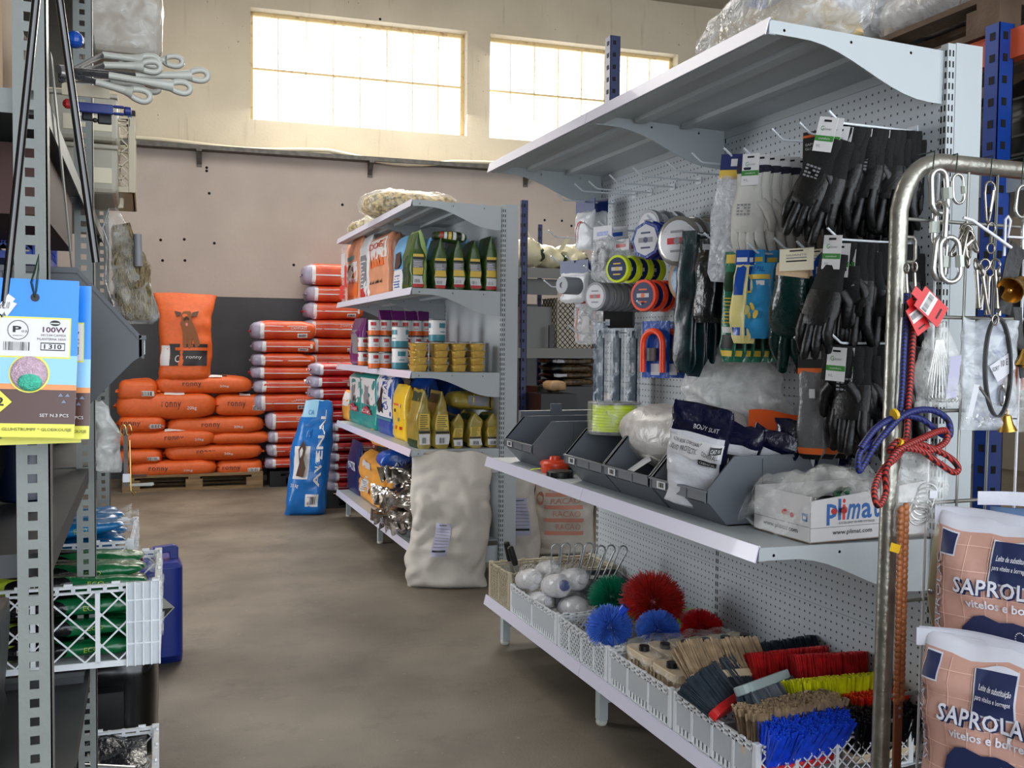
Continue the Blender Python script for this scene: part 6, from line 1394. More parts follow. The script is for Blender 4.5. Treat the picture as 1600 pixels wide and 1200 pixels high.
# white loops on braided cables
m_ivory = mat('ivory_loop_plastic', (.66, .66, .63), .35, alpha=1); m_braid = mat('braided_steel', (.34, .34, .35), .35, metal=.6, bump=1, bscale=500)
LP = [((330, 118), (212, 118), 1.86, 0.0), ((303, 140), (170, 118), 1.80, 0), ((240, 155), (150, 128), 1.78, 0), ((290, 97), (225, 92), 1.98, 0), ((254, 98), (160, 86), 1.9, 0), ((255, 138), (170, 128), 1.96, 0), ((256, 105), (162, 102), 1.85, 0)]
pos_w = ['lowest right, largest', 'below the rightmost', 'hanging lowest at the left', 'uppermost, thin', 'upper left, broad sleeve', 'tucked behind the lower ones', 'in the middle of the bunch']
for k, (a, c, Y, _) in enumerate(LP):
    e = at(*a, Y=Y); s_ = at(*c, Y=Y); root = at(95, 108 + k * 3, Y=1.75); d = (e - s_).normalized(); L_ = (e - s_).length
    t = thing('loop_handled_cable', 'braided cable with an ivory plastic loop handle, %s' % pos_w[k], 'cable', tuple(s_), (0, 0, 0), None)
    q = d.to_track_quat('X', 'Z').to_matrix().to_4x4(); mb = MB()
    mb.tube([(0, 0, 0), (L_ * .35, 0, 0), (L_ * .55, 0, 0)], [.0062, .006, .0075], 10, T=q)
    r1, r2 = .017, .010; cx = L_ - .018; n = 20; pts = []
    for i in range(n): a_ = 2 * pi * i / n; pts.append((cx + (.022 if cos(a_) < 0 else .012) * cos(a_), 0, .0095 * sin(a_)))
    mb.tube(pts, .0052, 8, closed=True, T=q); mb.tube([(L_ * .5, 0, 0), (cx - .016, 0, 0)], [.0075, .0105], 10, T=q)
    mb.build('loop_handle', m_ivory, t, smooth=60)
    MB().tube([(0, 0, 0), tuple((root - s_) * .5), tuple(root - s_)], .0048, 8).build('braided_cable', m_braid, t, smooth=60)
    if k in (0, 2): MB().tube([tuple((root - s_) * .9), tuple((root - s_) * 1.03)], .007, 10).build('steel_ferrule', m_sil, t, smooth=40)
t = thing('paint_scraper', 'navy blue plastic handle with a hang slot, below the ivory loops', 'handle', tuple(at(110, 166, Y=1.9)), 0)
L_ = (at(205, 166, Y=1.9) - at(110, 166, Y=1.9)).length
mb = MB(); mb.box(0, L_ * .70, -.005, .005, -.0085, .0085); mb.box(L_ * .70, L_ * .88, -.005, .005, .004, .0085); mb.box(L_ * .70, L_ * .88, -.005, .005, -.0085, -.004); mb.tube([(L_ * .88, -.0, 0), (L_, 0, 0)], [.0085, .0075], 12); mb.build('handle', mat('navy_plastic', (.13, .20, .50), .35), t, bevel=.002)
MB().ball((-.004, 0, .004), .009, 10, 6).build('red_end', m_red_p, t)
t = thing('black_scraper', 'short black handle with a square slot under the navy one', 'handle', tuple(at(128, 180, Y=1.92)), 0)
mb = MB(); mb.box(0, .018, -.004, .004, -.009, .009); mb.box(.018, .026, -.004, .004, .005, .010); mb.box(.018, .026, -.004, .004, -.011, -.003); mb.box(.026, .05, -.004, .004, -.013, .008); mb.build('handle', m_plas, t, bevel=.003)
tag(MB().box(-.03, .05, 0, .004, 0, .022).build('name_tag', m_card, None, loc=tuple(at(125, 150, Y=1.93))), 'small pale paper tag hanging by the cables', 'tag')
tag(MB().ball((0, 0, 0), .016, 12, 8).build('blue_ball', m_roy, None, loc=tuple(at(117, 62, Y=2.0))), 'round blue ball above the braided cables', 'ball')
# film wrapped block above
t = thing('wrapped_block', 'large pale block wrapped in plastic film at the top left', 'parcel', tuple(at(200, 85, Y=2.9)), 0)
b0, w, h = box_at(150, -110, 262, 88, Y=2.9)
mb = MB(); mb.box(-w * .62, w * .45, 0, .4, 0, h); mb.build('block', mat('grey_beige_foam', (.62, .58, .53), .6, var=.1, scale=5), t, bevel=.02)
mb = MB(); 
S = Bag(w * 1.1, .44, h * 1.02, p=7, top='open', wr=.005, ws=14, seed=90); S.shell(mb, 44, 30); mb.build('film_wrap', m_film, t, loc=(-w * .085, .2, -.005), smooth=70)
# clear tubs and the cream crate
m_tub = milk('cream_tub_plastic', (.76, .73, .66), .3, .35, .0)
for k, (y0, y1, lab) in enumerate(((140, 218, 'upper cream translucent tub beyond the near post'), (220, 300, 'lower cream translucent tub beyond the near post'))):
    b0, w, h = box_at(102, y0, 180, y1, Y=2.62)
    t = thing('storage_tub', lab, 'tub', (b0.x, 2.80, b0.z), 0)
    mb = MB(); w2 = w * .5; mb.box(-w2 * 1.6, w2, -.17, .17, 0, h * .96); mb.build('tub', m_tub, t, bevel=.012); MB().box(-w2 * 1.6, w2 * 1.03, -.18, .18, h * .86, h * .95).build('rim', m_tub, t, bevel=.003)
    MB().box(-w2, w2 * .8, -.172, -.17, h * .2, h * .5).build('label', m_tan if 0 else m_card, t)
b0, w, h = box_at(184, 180, 214, 298, Y=2.75)
crate('plastic_crate', 'cream lattice crate standing on end beside the cream tubs', (b0.x - w * 4.6, 2.78, b0.z), w * 5, .40, h * 1.0, 0, m_cratec, 'llll', dense=.035)
for (y, z) in ((2.95, 1.55),): pass
# hanging bag with dry brushes
t = thing('hanging_bag', 'knotted clear bag of straw coloured brushes hanging over the aisle', 'bag', tuple(at(190, 300, Y=2.9)), -.2)
b0, w, h = box_at(177, 315, 243, 502, Y=2.9)
S = Bag(w, .09, h, p=2.4, taper=.62, bot='round', wr=.012, ws=16, seed=77, neck=.78, side=-.22); mb = MB(); S.shell(mb, 34, 30); mb.build('clear_bag', m_film, t, loc=(.045, 0, -h - .03), smooth=70)
S = Bag(w * .84, .07, h * .78, p=2.4, taper=.45, bot='round', wr=.01, ws=20, seed=78, neck=.5, side=-.18); mb = MB(); S.shell(mb, 34, 30); mb.build('straw_brush', mat('straw_bristles', (.66, .58, .42), .7, col2=(.36, .30, .20), scale=30, stretch=(7, 7, .8), bump=.8, bscale=60), t, loc=(.045, 0, -h - .02), smooth=70)
MB().tube([(-.01, 0, .0), (-.006, 0, -.03), (-.004, 0, -.045)], [.016, .012, .008], 10).build('knot', m_card, t, smooth=60)
MB().lathe([(.009, 0), (.009, .006)], 12, T=T_((-.005, 0, -.034))).build('band', mat('maroon_band', (.4, .12, .15), .5), t)
MB().tube([(.05, -.04, -.12), (.052, -.04, -h * .62)], .011, 12).build('grey_rod', m_grp, t, smooth=40)
MB().tube([(-.02, 0, 0), (-.05, 0, -.10), (-.02, 0, -.19), (.0, 0, -.16)], .0014, 6).build('wire_hook', m_zinc, t, smooth=60)
# small clear bag lower
t = thing('hanging_bag', 'small crumpled clear bag hanging below the left stacking bin', 'bag', tuple(at(160, 625, Y=2.5)), 0)
b0, w, h = box_at(143, 628, 192, 742, Y=2.5)
S = Bag(w * .9, .06, h, p=2.2, taper=.6, bot='round', wr=.014, ws=16, seed=79, neck=.5, side=-.2); mb = MB(); S.shell(mb, 30, 24); mb.build('clear_bag', m_film2, t, loc=(.02, 0, -h), smooth=70)
t = thing('brass_hook_strip', 'steel strip with brass snap hooks hanging in front of the orange sacks', 'hooks', tuple(at(197, 668, Y=2.45)), 0)
m_brass = mat('brass', (.72, .60, .36), .3, metal=.85)
MB().box(-.006, .004, -.002, .002, -.14, 0).build('strip', m_galv, t)
for (x, z) in ((-.006, .004), (.006, .004)): MB().tube([(x + .006 * cos(a), -.003, z - .010 + .013 * sin(a)) for a in [i * pi / 6 for i in range(12)]], .0014, 6, closed=True).build('ring', m_brass, t, smooth=60)
MB().tube([(.008, 0, -.03), (.010, 0, -.15), (.016, 0, -.162), (.02, 0, -.155)], .002, 6).build('hook', m_brass, t, smooth=60); MB().box(-.008, .008, -.004, -.002, -.13, -.11).build('tag', m_lbw, t)
tag(MB().tube([(0, 0, 0), (.04, 0, .0)], .004, 8).build('wooden_stick', m_tan2, None, loc=tuple(at(202, 744, Y=2.5))), 'small brown handle end sticking out over the aisle', 'handle')
tag(MB().tube([(0, 0, 0), (.05, 0, .0), (.056, 0, .001)], [.003, .0045, .003], 8).build('ivory_stick', m_ivory, None, loc=tuple(at(202, 758, Y=2.5))), 'small ivory handle end sticking out below the brown one', 'handle')
# crates with refuse bag rolls
m_gp = mat('green_roll_pack', (.05, .36, .20), .25, bump=.5, bscale=30, var=.15); m_bkp = mat('black_roll_pack', (.06, .06, .07), .25, bump=.5, bscale=30); m_lg = mat('lime_roll_pack', (.66, .74, .20), .3, bump=.5); m_bp = mat('blue_roll_pack', (.05, .40, .62), .25, bump=.5, bscale=30)
CZ = .575
crate('plastic_crate', 'white lattice crate of green refuse bag packs on the left rack', (-.50, 2.35, CZ), .53, .36, .195, -.03, m_crate, 'llll', divs=4, dense=.065)
crate('plastic_crate', 'white crate of blue refuse bag packs behind the green ones', (-.56, 2.80, CZ + .03), .53, .36, .175, -.03, m_crate, 'llll', divs=4, dense=.065)
crate('plastic_crate', 'white crate at the bottom left, holding dark film', (-.50, 2.32, .125), .52, .36, .185, -.03, m_crate, 'llll', divs=4, dense=.065)
tag(MB().box(-.62, -.13, 2.30, 2.76, .556, .572).build('board', m_shelfL), 'grey shelf board under the crate of green packs', 'board')
tag(MB().box(-.62, -.13, 2.79, 3.2, .575, .60).build('board', m_shelfL), 'grey shelf board under the crate of blue packs', 'board')
tag(MB().box(-.62, -.13, 2.30, 2.74, .09, .12).build('board', m_shelfL), 'grey shelf board under the bottom left crate', 'board')
def roll_pack(loc, rot, body, mid, label, group, k, txt='50 L', w=.50):
    t = thing('refuse_bag_pack', label, 'pack', loc, rot, group)
    S = Sack(w, .085, .045, seed=k, wr=.005, ws=16, e1=.8, e2=.5); mb = MB(); S.shell(mb, 34, 12, mf=lambda x, y, z: 2 if x < -.25 else (1 if -.25 <= x < .22 + .1 * y else 0))
    text_on(mb, txt, S.Tp, -.18, -.4, .1, .4, 3, rot=90); text_on(mb, txt, lambda u, v: S.F(u, v), -.15, -.4, .0, .5, 3)
    mb.grid(lambda u, v: Vector((w / 2 + .0 + .035 * u, -.035 + .07 * v, .022 + .012 * sin(v * 12 + k) * u)), 3, 8, 4); text_on(mb, 'ECO', S.F, .45, -.2, .6, .3, 2)
    mb.build('pack_body', [body, m_bkp, m_lg, m_white, m_film], t, smooth=60); return t
for k in range(4):
    for j in range(4):
        roll_pack((-.235 + .01 * ((k + j) % 2), 2.415 + k * .078, CZ + .012 + j * .048 + (.01 * (k % 2) if j == 3 else 0)), (.1 * (k - 1.5) * (j == 3), 0, -.03 + .02 * (k % 3 - 1)), m_gp, m_bkp, 'green and black refuse bag pack, %s layer, %s from the crate front' % (('bottom', 'second', 'third', 'top')[j], ('first', 'second', 'third', 'fourth')[k]), 'green refuse bag packs in the left crate', 700 + k * 4 + j, w=.46)
for k in range(4):
    for j in range(4):
        roll_pack((-.30 + .02 * ((k + j) % 2), 2.86 + k * .075, CZ + .045 + j * .050), (.06 * (k % 2), -.03 * j, -.03 + .03 * (k % 3 - 1)), m_bp, m_bkp, 'blue and yellow refuse bag pack, %s layer, %s from the crate front' % (('bottom', 'second', 'third', 'top')[j], ('first', 'second', 'third', 'fourth')[k]), 'blue refuse bag packs in the farther left crate', 730 + k * 4 + j, txt='30 L', w=.46)
mb = MB(); mb.grid(lambda u, v: (-.48 + .48 * u, 2.34 + .34 * v, .27 + .025 * fbm((u * 2, v * 2, 1), 3) + .015 * v), 22, 16); tag(mb.build('dark_film', mat('dark_grey_film', (.16, .17, .19), .2, bump=.5), None, smooth=70), 'dark grey plastic film lying in the bottom left crate', 'plastic film')
tag(MB().tube([(0, 0, 0), (.1, .05, -.03)], .012, 12).build('silver_tube', m_sil, None, loc=(-.14, 2.42, .315), rot=(0, 0, -.3), smooth=40), 'short silver tube lying on the dark film', 'tube')
# jerrycan on the floor
m_jb = mat('jerrycan_blue', (.06, .16, .50), .35, var=.06)
p = at(240, 1022, Z=0)
t = thing('jerrycan', 'tall blue jerrycan with a red cap standing on the floor by the left rack', 'jerrycan', (p.x - .02, 4.22, 0), .05)
w, d, h = .26, .26, .40
mb = MB(); mb.v = []; S = Bag(w, d, h, p=6, top='open', bot='flat', wr=0, seed=1); S.shell(mb, 40, 10)
mb.add([(-w / 2 * .96, -d / 2 * .96, h), (w / 2 * .96, -d / 2 * .96, h), (w / 2 * .96, d / 2 * .96, h), (-w / 2 * .96, d / 2 * .96, h), (-w * .40, -d * .40, h + .018), (w * .42, -d * .40, h + .018), (w * .42, d * .40, h + .018), (-w * .40, d * .40, h + .018)], [(0, 1, 5, 4), (1, 2, 6, 5), (2, 3, 7, 6), (3, 0, 4, 7), (4, 5, 6, 7)])
mb.build('can_body', m_jb, t, smooth=40)
MB().prism([(-.03, .0), (.02, .055), (.10, .062), (.118, .05), (.118, .0), (.085, .0), (.08, .03), (.03, .028), (.01, .0)], -.016, .016).build('handle', m_jb, t, loc=(0, 0, h + .012), bevel=.004)
MB().lathe([(.03, 0), (.033, .003), (.033, .035), (.028, .04)], 20).build('screw_cap', mat('dark_red_cap', (.50, .07, .10), .35), t, loc=(-.055, -.05, h + .016), smooth=40)
g = lambda u, v: Vector((-w / 2 + w * u, -d / 2 - .002, h * v)); mb = MB()
cx, cy, q = .60, .60, .26
poly_on(mb, g, [(cx - q, cy), (cx, cy - q * .66), (cx + q, cy), (cx, cy + q * .66)], 0); e = lambda u, v: g(u, v) + Vector((0, -.001, 0)); poly_on(mb, e, [(cx - q * .9, cy), (cx, cy - q * .6), (cx + q * .9, cy)], 1); mb.build('hazard_label', [mat('label_grey', (.66, .66, .62), .5), m_black], t)
# black can under the crate
t = thing('black_can', 'black glossy container with a red cap in the shadow under the left crate', 'container', (-.10, 3.02, .112), -.1)
S = Bag(.26, .24, .40, p=4, taper=.32, top='seal', sharp=.45, bot='flat', wr=.002, seed=2, neck=.4); mb = MB(); S.shell(mb, 32, 16); mb.build('can_body', mat('black_gloss_can', (.03, .03, .035), .18), t, smooth=60)
MB().lathe([(.03, 0), (.03, .03)], 16).build('cap', m_red_p, t, loc=(0, 0, .40), smooth=40)
MB().tube([(-.05, -.03, .40), (-.02, -.05, .43), (.03, -.05, .43), (.06, -.03, .39)], .01, 8).build('handle', m_galv, t, smooth=60)
# things deeper on the left rack
b0, w, h = box_at(-40, 55, 44, 150, Y=1.75)
t = thing('cardboard_carton', 'brown carton with black zigzag print at the top left', 'carton', (b0.x - .08, 1.60, 1.643), 0)
mb = MB(); mb.box(-.16, .115, -.12, .12, 0, .26); g = lambda u, v: Vector((.0 + .11 * u, -.1212, .26 * v)); poly_on(mb, g, [(0, .55), (.55, .55), (.82, .40), (.9, .55), (1, .55), (1, 1), (0, 1)], 1); poly_on(mb, g, [(.5, .1), (.86, .32), (.5, .55), (.3, .3)], 1)
mb.build('box_body', [mat('kraft_card', (.66, .55, .44), .8), m_blkcard], t)
b0, w, h = box_at(0, 305, 36, 402, Y=2.0)
crate('plastic_crate', 'blue plastic crate deep on the left rack behind the near post', (-.60, 2.02, b0.z), .42, .34, .17, 0, mat('blue_crate', (.08, .25, .66), .4), 'llll', dense=.03)
tag(MB().box(-.6, -.14, 1.6, 2.2, 1.50, 1.605).build('brown_box', mat('dark_brown_board', (.24, .13, .10), .7)), 'dark brown box on the left rack above the blue crate', 'box')
for k, (x, y, z, r, c, lab) in enumerate(((-.30, 1.75, 1.03, .05, m_plas, 'dark round jar deep on the left rack, left one'), (-.20, 1.9, 1.03, .045, mat('dark_blue_jar', (.05, .08, .16), .3), 'dark blue jar deep on the left rack, behind the cards'))):
    tag(MB().lathe([(r * .9, 0), (r, .005), (r, .10), (r * .7, .12), (r * .7, .14)], 18).build('jar', c, None, loc=(x, y, z), smooth=40), lab, 'jar')
for k, (px, py, Y, lab) in enumerate(((110, 1140, 2.9, 'crumpled clear bag low on the left rack'), (100, 1115, 3.1, 'second crumpled clear bag low on the left rack, behind'))):
    S = Sack(.2, .14, .13, seed=800 + k, wr=.02, e1=.9, e2=.8); mb = MB(); S.shell(mb, 30, 16); p = at(px, py, Y=Y); tag(mb.build('clear_bag', m_film2, None, loc=(p.x - .05, Y, .34 if k else .30), smooth=70), lab, 'bag')
tag(MB().box(-.46, -.27, 2.9, 3.1, 0, .17).build('white_carton', mat('stained_white_carton', (.70, .67, .62), .7, col2=(.5, .38, .3), scale=9, lo=.2, hi=.4), None, loc=(0, 0, .345)), 'stained white carton under the crate on the left rack', 'carton')
tag(MB().box(-.46, -.06, 2.85, 3.30, .105, .34).build('dark_carton', m_plas), 'dark carton at the bottom of the left rack', 'carton')
t = thing('red_packet', 'narrow red packet standing between the posts under the crate', 'packet', (-.15, 3.25, .34), 0); S = Bag(.05, .04, .36, p=4, wr=.006, seed=6); mb = MB(); S.shell(mb, 18, 12); mb.build('packet_body', m_red_p, t, smooth=60)
# solid ribbed corner of the near crate and dark goods filling the rack
t = thing('ribbed_crate_end', 'solid white ribbed corner piece of the crate of green packs', 'crate', (-.50, 2.35, CZ), -.03) if 0 else None
cr = [o for o in COL.objects if o.get('label') == 'white lattice crate of green refuse bag packs on the left rack'][0]
mb = MB(); mb.box(.46, .53, -.006, -.002, 0, .19, 1)
for i in range(5): x = .458 + i * .0175; mb.box(x, x + .003, -.010, -.004, 0, .193)
for z in (.05, .10, .15): mb.box(.46, .53, -.009, -.004, z, z + .003)
mb.build('ribbed_corner', [m_crate, m_cpanel], cr)
DG = [(-.40, 1.75, 1.022, .34, .4, .30, 'dark wrapped bundle deep on the middle shelf of the left rack'), (-.38, 2.9, 1.022, .40, .7, .34, 'dark bundle on the middle shelf of the left rack, beyond the second post'), (-.38, 2.05, 1.643, .40, .5, .26, 'dark brown bundle on the upper shelf of the left rack'), (-.42, 3.0, 1.663, .36, .6, .30, 'dark bundle on the upper shelf near the cream tubs'), (-.42, 1.9, .557, .36, .5, .30, 'dark bundle low on the left rack behind the near post'), (-.42, 1.85, .102, .36, .6, .34, 'dark bundle at the foot of the left rack')]
for k, (x, y, z, w_, d_, h_, lab) in enumerate(DG):
    t = thing('dark_bundle', lab, 'bundle', (x, y, z)); S = Sack(w_, d_, h_, seed=1100 + k, wr=.02, e1=.5, e2=.3); mb = MB(); S.shell(mb); mb.build('bundle_body', (mat('soot_plastic', (.07, .072, .078), .4, var=.4, scale=8, bump=.5, bscale=20), mat('dark_brown_sack', (.16, .10, .08), .6, var=.3))[k == 2], t, smooth=60)
    patch(mb2 := MB(), S.F, -.3, -.2, .5, .3, 0, 5, 3); mb2.build('label', mat('dull_label', (.35, .38, .42), .5), t)
# ================================================================ display stand on the right
m_tube = mat('galvanised_tube', (.62, .61, .57), .32, metal=.75, var=.2, scale=25, bump=.15, bscale=80)
m_gw = mat('grid_wire', (.55, .55, .52), .4, metal=.6); m_ww = mat('white_coated_wire', (.86, .86, .88), .35)
SY = 1.65
def sp(px, py, dy=0): return at(px, py, Y=SY + dy)
p0 = sp(1375, 1190); p1 = sp(1405, 330)
base = Vector((1.489, SY, 0)); dirp = (p1 - p0).normalized(); 
t = thing('display_stand', 'bent galvanised tube stand with wire grid, hung with chains and leads, at the right', 'stand', tuple(base))
pole0 = p0 - dirp * (p0.z / dirp.z)
R_ = .11; top = sp(1500, 257); zt = top.z; xl = p1.x
pts = [pole0, p0, p1] + [Vector((xl + .004 + R_ - R_ * cos(a), SY, zt - R_ + R_ * sin(a))) for a in [i * pi / 2 / 7 for i in range(1, 8)]] + [Vector((xl + .5, SY, zt)), Vector((xl + .95, SY, zt))] + [Vector((xl + 1.06, SY, zt - .06)), Vector((xl + 1.10, SY, zt - .2)), Vector((xl + 1.07, SY, 0))]
MB().tube([tuple(p - base) for p in pts], .0195, 16).build('tube_frame', m_tube, t, smooth=60)
for py, x0 in ((342, 1415), (494, 1410), (643, 1404), (789, 1400), (941, 1394), (1088, 1388)):
    a = sp(x0, py); MB().tube([tuple(a - base), (1.05, 0, a.z)], .0042, 8).build('cross_wire', m_gw, t, smooth=60)
for px in (1464, 1511, 1556, 1602, 1650, 1700):
    a = sp(px, 262); b_ = sp(px - 10, 800); mb = MB(); mb.tube([tuple(a - base), (a.x - base.x - .02, 0, .25)], .003, 6); mb.build('upright_wire', m_ww if px > 1560 or px < 1470 else m_gw, t, loc=(0, -.006, 0), smooth=60)
for (y0, y1) in ((370, 409), (1127, 1164)):
    a = sp(1414 - (y0 - 370) * .035, y0); b_ = sp(1413 - (y0 - 370) * .035, y1)
    MB().tube([tuple(a - base), tuple(a - base + Vector((.022, 0, 0))), tuple(a - base + Vector((.03, 0, -.008))), tuple(b_ - base + Vector((.03, 0, .008))), tuple(b_ - base + Vector((.022, 0, 0))), tuple(b_ - base)], .0042, 8).build('side_loop', m_tube, t, smooth=60)
m_ch = mat('bright_zinc', (.74, .74, .73), .25, metal=.85); m_nk = mat('nickel', (.62, .60, .57), .22, metal=.9); m_gwire = mat('green_tie_wire', (.05, .2, .13), .5)
def link(name, label, loc, L, W, r, rot, nut=True, group=None, cat='chain link'):
    t = thing(name, label, cat, loc, rot, group); rr = W / 2; n = 8
    pts = [(-rr * cos(a), 0, -rr + rr * sin(a) + 0) for a in [pi * i / n for i in range(n + 1)]] + [(rr * cos(a), 0, -L + rr - rr * sin(a)) for a in [pi * i / n for i in range(n + 1)]]
    MB().tube(pts, r, 10, closed=True).build('link_wire', m_ch, t, smooth=70)
    if nut: MB().tube([(rr, 0, -L * .42), (rr, 0, -L * .68)], r * 1.65, 6).build('sleeve_nut', mat('pale_zinc', (.70, .72, .68), .45, metal=.4), t)
    return t
def S_(px): return px * 2.06 / CF
a = sp(1466, 265, -.035); link('chain_link', 'largest quick link with a sleeve nut, hanging at the top left of the stand', tuple(a), S_(68), S_(31), .0066, (0, -.10, 0))
a = sp(1470, 316, -.035); link('chain_link', 'quick link seen edge on, below the largest one', tuple(a), S_(68), S_(30), .0064, (0, -.02, 1.35))
a = sp(1472, 370, -.04); link('chain_link', 'lower quick link turned to the left at the end of the chain', tuple(a), S_(68), S_(32), .0058, (0, .10, .25)); link('chain_link', 'lower quick link in front, the last in the chain', tuple(a + Vector((.004, -.015, -.002))), S_(70), S_(32), .0058, (0, -.08, -.25))
a = sp(1496, 272, -.03); link('chain_link', 'small thin quick link hung by green wire from the tube', tuple(a), S_(46), S_(22), .0036, (0, -.12, 0), nut=True)
for (x, y0, y1) in ((1459, 236, 268), (1495, 240, 276), (1549, 243, 286), (1598, 245, 292)):
    a = sp(x, y0, -.023); b_ = sp(x - 2, y1, -.03); tag(MB().tube([a + Vector((.004, .05, -.0)), a + Vector((.003, 0, .0)), a + Vector((-.003, -.004, -.02)), b_, b_ + Vector((.006, .004, .006))], .0014, 6).build('tie_wire', m_gwire, None, smooth=60), 'green tie wire looped over the stand tube, %s from the bend' % {1459: 'first', 1495: 'second', 1549: 'third', 1598: 'fourth'}[x], 'wire')
def carabiner(label, loc, L, rot, r=.0026, group=None):
    t = thing('snap_hook', label, 'snap hook', loc, rot, group); k = L
    pts = [(-.10 * k, 0, -.05 * k), (0, 0, 0), (.13 * k, 0, -.05 * k), (.19 * k, 0, -.16 * k), (.16 * k, 0, -.4 * k), (.05 * k, 0, -.92 * k), (0, 0, -1.0 * k), (-.05 * k, 0, -.92 * k), (-.15 * k, 0, -.3 * k), (-.15 * k, 0, -.12 * k)]
    MB().tube(pts, r, 8, closed=True).build('hook_body', m_nk, t, smooth=70); MB().tube([(.15 * k, 0, -.2 * k), (.08 * k, 0, -.72 * k)], r * 1.3, 6).build('gate', m_nk, t); return t
RR = random.Random(11)
for k in range(6):
    a = sp(1503 + k * 3, 352 + (k % 3) * 5, -.03 - .004 * k); carabiner('pear shaped snap hook in the bunch of snap hooks, %s' % ('first', 'second', 'third', 'fourth', 'fifth', 'sixth')[k], tuple(a), S_(56), (RR.uniform(-.3, .3), -.75 + k * .3, RR.uniform(-1, 1)), .0036, 'snap hooks in the bunch')
carabiner('single long snap hook hanging above the cluster of bolt snaps', tuple(sp(1547, 283, -.03)), S_(68), (0, .05, .1), .0028)
tag(MB().tube([sp(1549 + 6 * cos(a), 356 + 8 * sin(a), -.03) for a in [i * pi / 6 for i in range(12)]], .0022, 8, closed=True).tube([sp(1548 + 6 * cos(a), 388 + 8 * sin(a), -.035) for a in [i * pi / 6 for i in range(12)]], .0022, 8, closed=True).tube([sp(1549, 364, -.03), sp(1548, 380, -.035)], .004, 8).build('swivel_ring', m_nk, None, smooth=60), 'nickel swivel ring under the single long snap hook', 'ring')
for k in range(6):
    a = sp(1525 + k * 7.4, 404 + (k % 2) * 10, -.035 - .006 * (k % 3)); t = thing('bolt_snap', 'nickel bolt snap hanging in the cluster over the black straps, %s from the left' % ('first', 'second', 'third', 'fourth', 'fifth', 'sixth')[k], 'bolt snap', tuple(a), (RR.uniform(-.15, .15), RR.uniform(-.15, .2), RR.uniform(-1, 1)), 'nickel bolt snaps in the cluster')
    mb = MB(); mb.tube([(.010 * cos(q), 0, -.014 + .013 * sin(q)) for q in [i * pi / 5 for i in range(10)]], .0027, 8, closed=True); mb.build('snap_ring', m_nk, t, smooth=60)
    MB().tube([(0, 0, -.027), (0, 0, -.04), (.002, 0, -.085), (.001, 0, -.112)], [.006, .0045, .004, .006], 10).build('snap_body', m_nk, t, smooth=60)
tag(MB().tube([sp(1505, 340, -.045), sp(1519, 344, -.05), sp(1545, 362, -.055), sp(1580, 387, -.06)], .0036, 8).build('white_hook_rod', m_ww, None, smooth=60), 'white coated hook rod slanting down to the black strap', 'rod')
tag(MB().tube([sp(1569, 400, -.05), sp(1571, 343, -.05), sp(1575, 338, -.05), sp(1579, 345, -.05), sp(1575, 370, -.05), sp(1610, 372, -.055)], .003, 8).build('white_hook_rod', m_ww, None, smooth=60), 'bent white coated hook rod at the right of the bolt snaps', 'rod')
link('chain_link', 'quick link cut off by the right edge of the view, upper', tuple(sp(1600, 290, -.03)), S_(52), S_(26), .004, (0, .1, 0)); link('chain_link', 'quick link cut off by the right edge of the view, lower', tuple(sp(1600, 345, -.035)), S_(60), S_(26), .004, (0, -.1, .6))
# straps and bells
m_strap = mat('black_leather_strap', (.055, .055, .055), .4, bump=.15); m_bell = mat('brass_bell', (.80, .62, .30), .25, metal=.9)
def ribbon(name, label, P, w, th, m, wdir=(0, 1, 0), cat='strap', parent=None, closed=False, n=None):
    P = [Vector(p) for p in P]; wd = Vector(wdir).normalized(); vs = []; fs = []
    for i, p in enumerate(P):
        a = P[i - 1] if i or closed else p; b_ = P[(i + 1) % len(P)] if i < len(P) - 1 or closed else p
        d = (b_ - a).normalized(); nrm = d.cross(wd).normalized(); w2 = nrm.cross(d).normalized()
        for s1, s2 in ((-1, -1), (1, -1), (1, 1), (-1, 1)): vs.append(p + w2 * w / 2 * s1 + nrm * th / 2 * s2)
    m_ = len(P)
    for i in range(m_ if closed else m_ - 1):
        j = (i + 1) % m_
        for k in range(4): fs.append((i * 4 + k, i * 4 + (k + 1) % 4, j * 4 + (k + 1) % 4, j * 4 + k))
    if not closed: fs += [(3, 2, 1, 0), tuple((m_ - 1) * 4 + k for k in range(4))]
    o = MB().add(vs, fs).build(name, m, parent, smooth=40)
    if label: tag(o, label, cat)
    return o
def bell(label, px, py, r, h, rot):
    t = thing('brass_bell', label, 'bell', tuple(sp(px, py, -.07)), rot, None)
    MB().lathe([(r * .3, 0), (r * .5, -h * .06), (r * .58, -h * .3), (r * .68, -h * .6), (r * .9, -h * .85), (r, -h), (r * .93, -h), (r * .6, -h * .6), (r * .3, -h * .1)], 24).build('bell_body', m_bell, t, smooth=40)
    MB().tube([(0, 0, -h * .2), (0, 0, -h * .95)], .0016, 6).ball((0, 0, -h * 1.0), r * .2, 10, 6).build('clapper', m_bell, t, smooth=60); MB().tube([(r * .25 * cos(a), 0, r * .3 + r * .3 * sin(a)) for a in [i * pi / 5 for i in range(10)]], .0016, 6, closed=True).build('loop', m_bell, t, smooth=60); return t
bell('brass bell lying sideways at the right edge among black straps', 1598, 440, .030, .052, (0, 1.15, .2)); bell('small brass bell hanging below the black looped strap', 1572, 648, .020, .036, (0, -.15, 0)); bell('brass bell partly cut off at the right edge, beside the clear bags', 1604, 545, .02, .04, (0, .2, 0))
ribbon('black_strap', 'broad black leather strap slanting behind the brass bell', [sp(1592, 385, -.05), sp(1583, 410, -.055), sp(1574, 450, -.055), sp(1566, 490, -.05)], .045, .003, m_strap, (1, 0, .1))
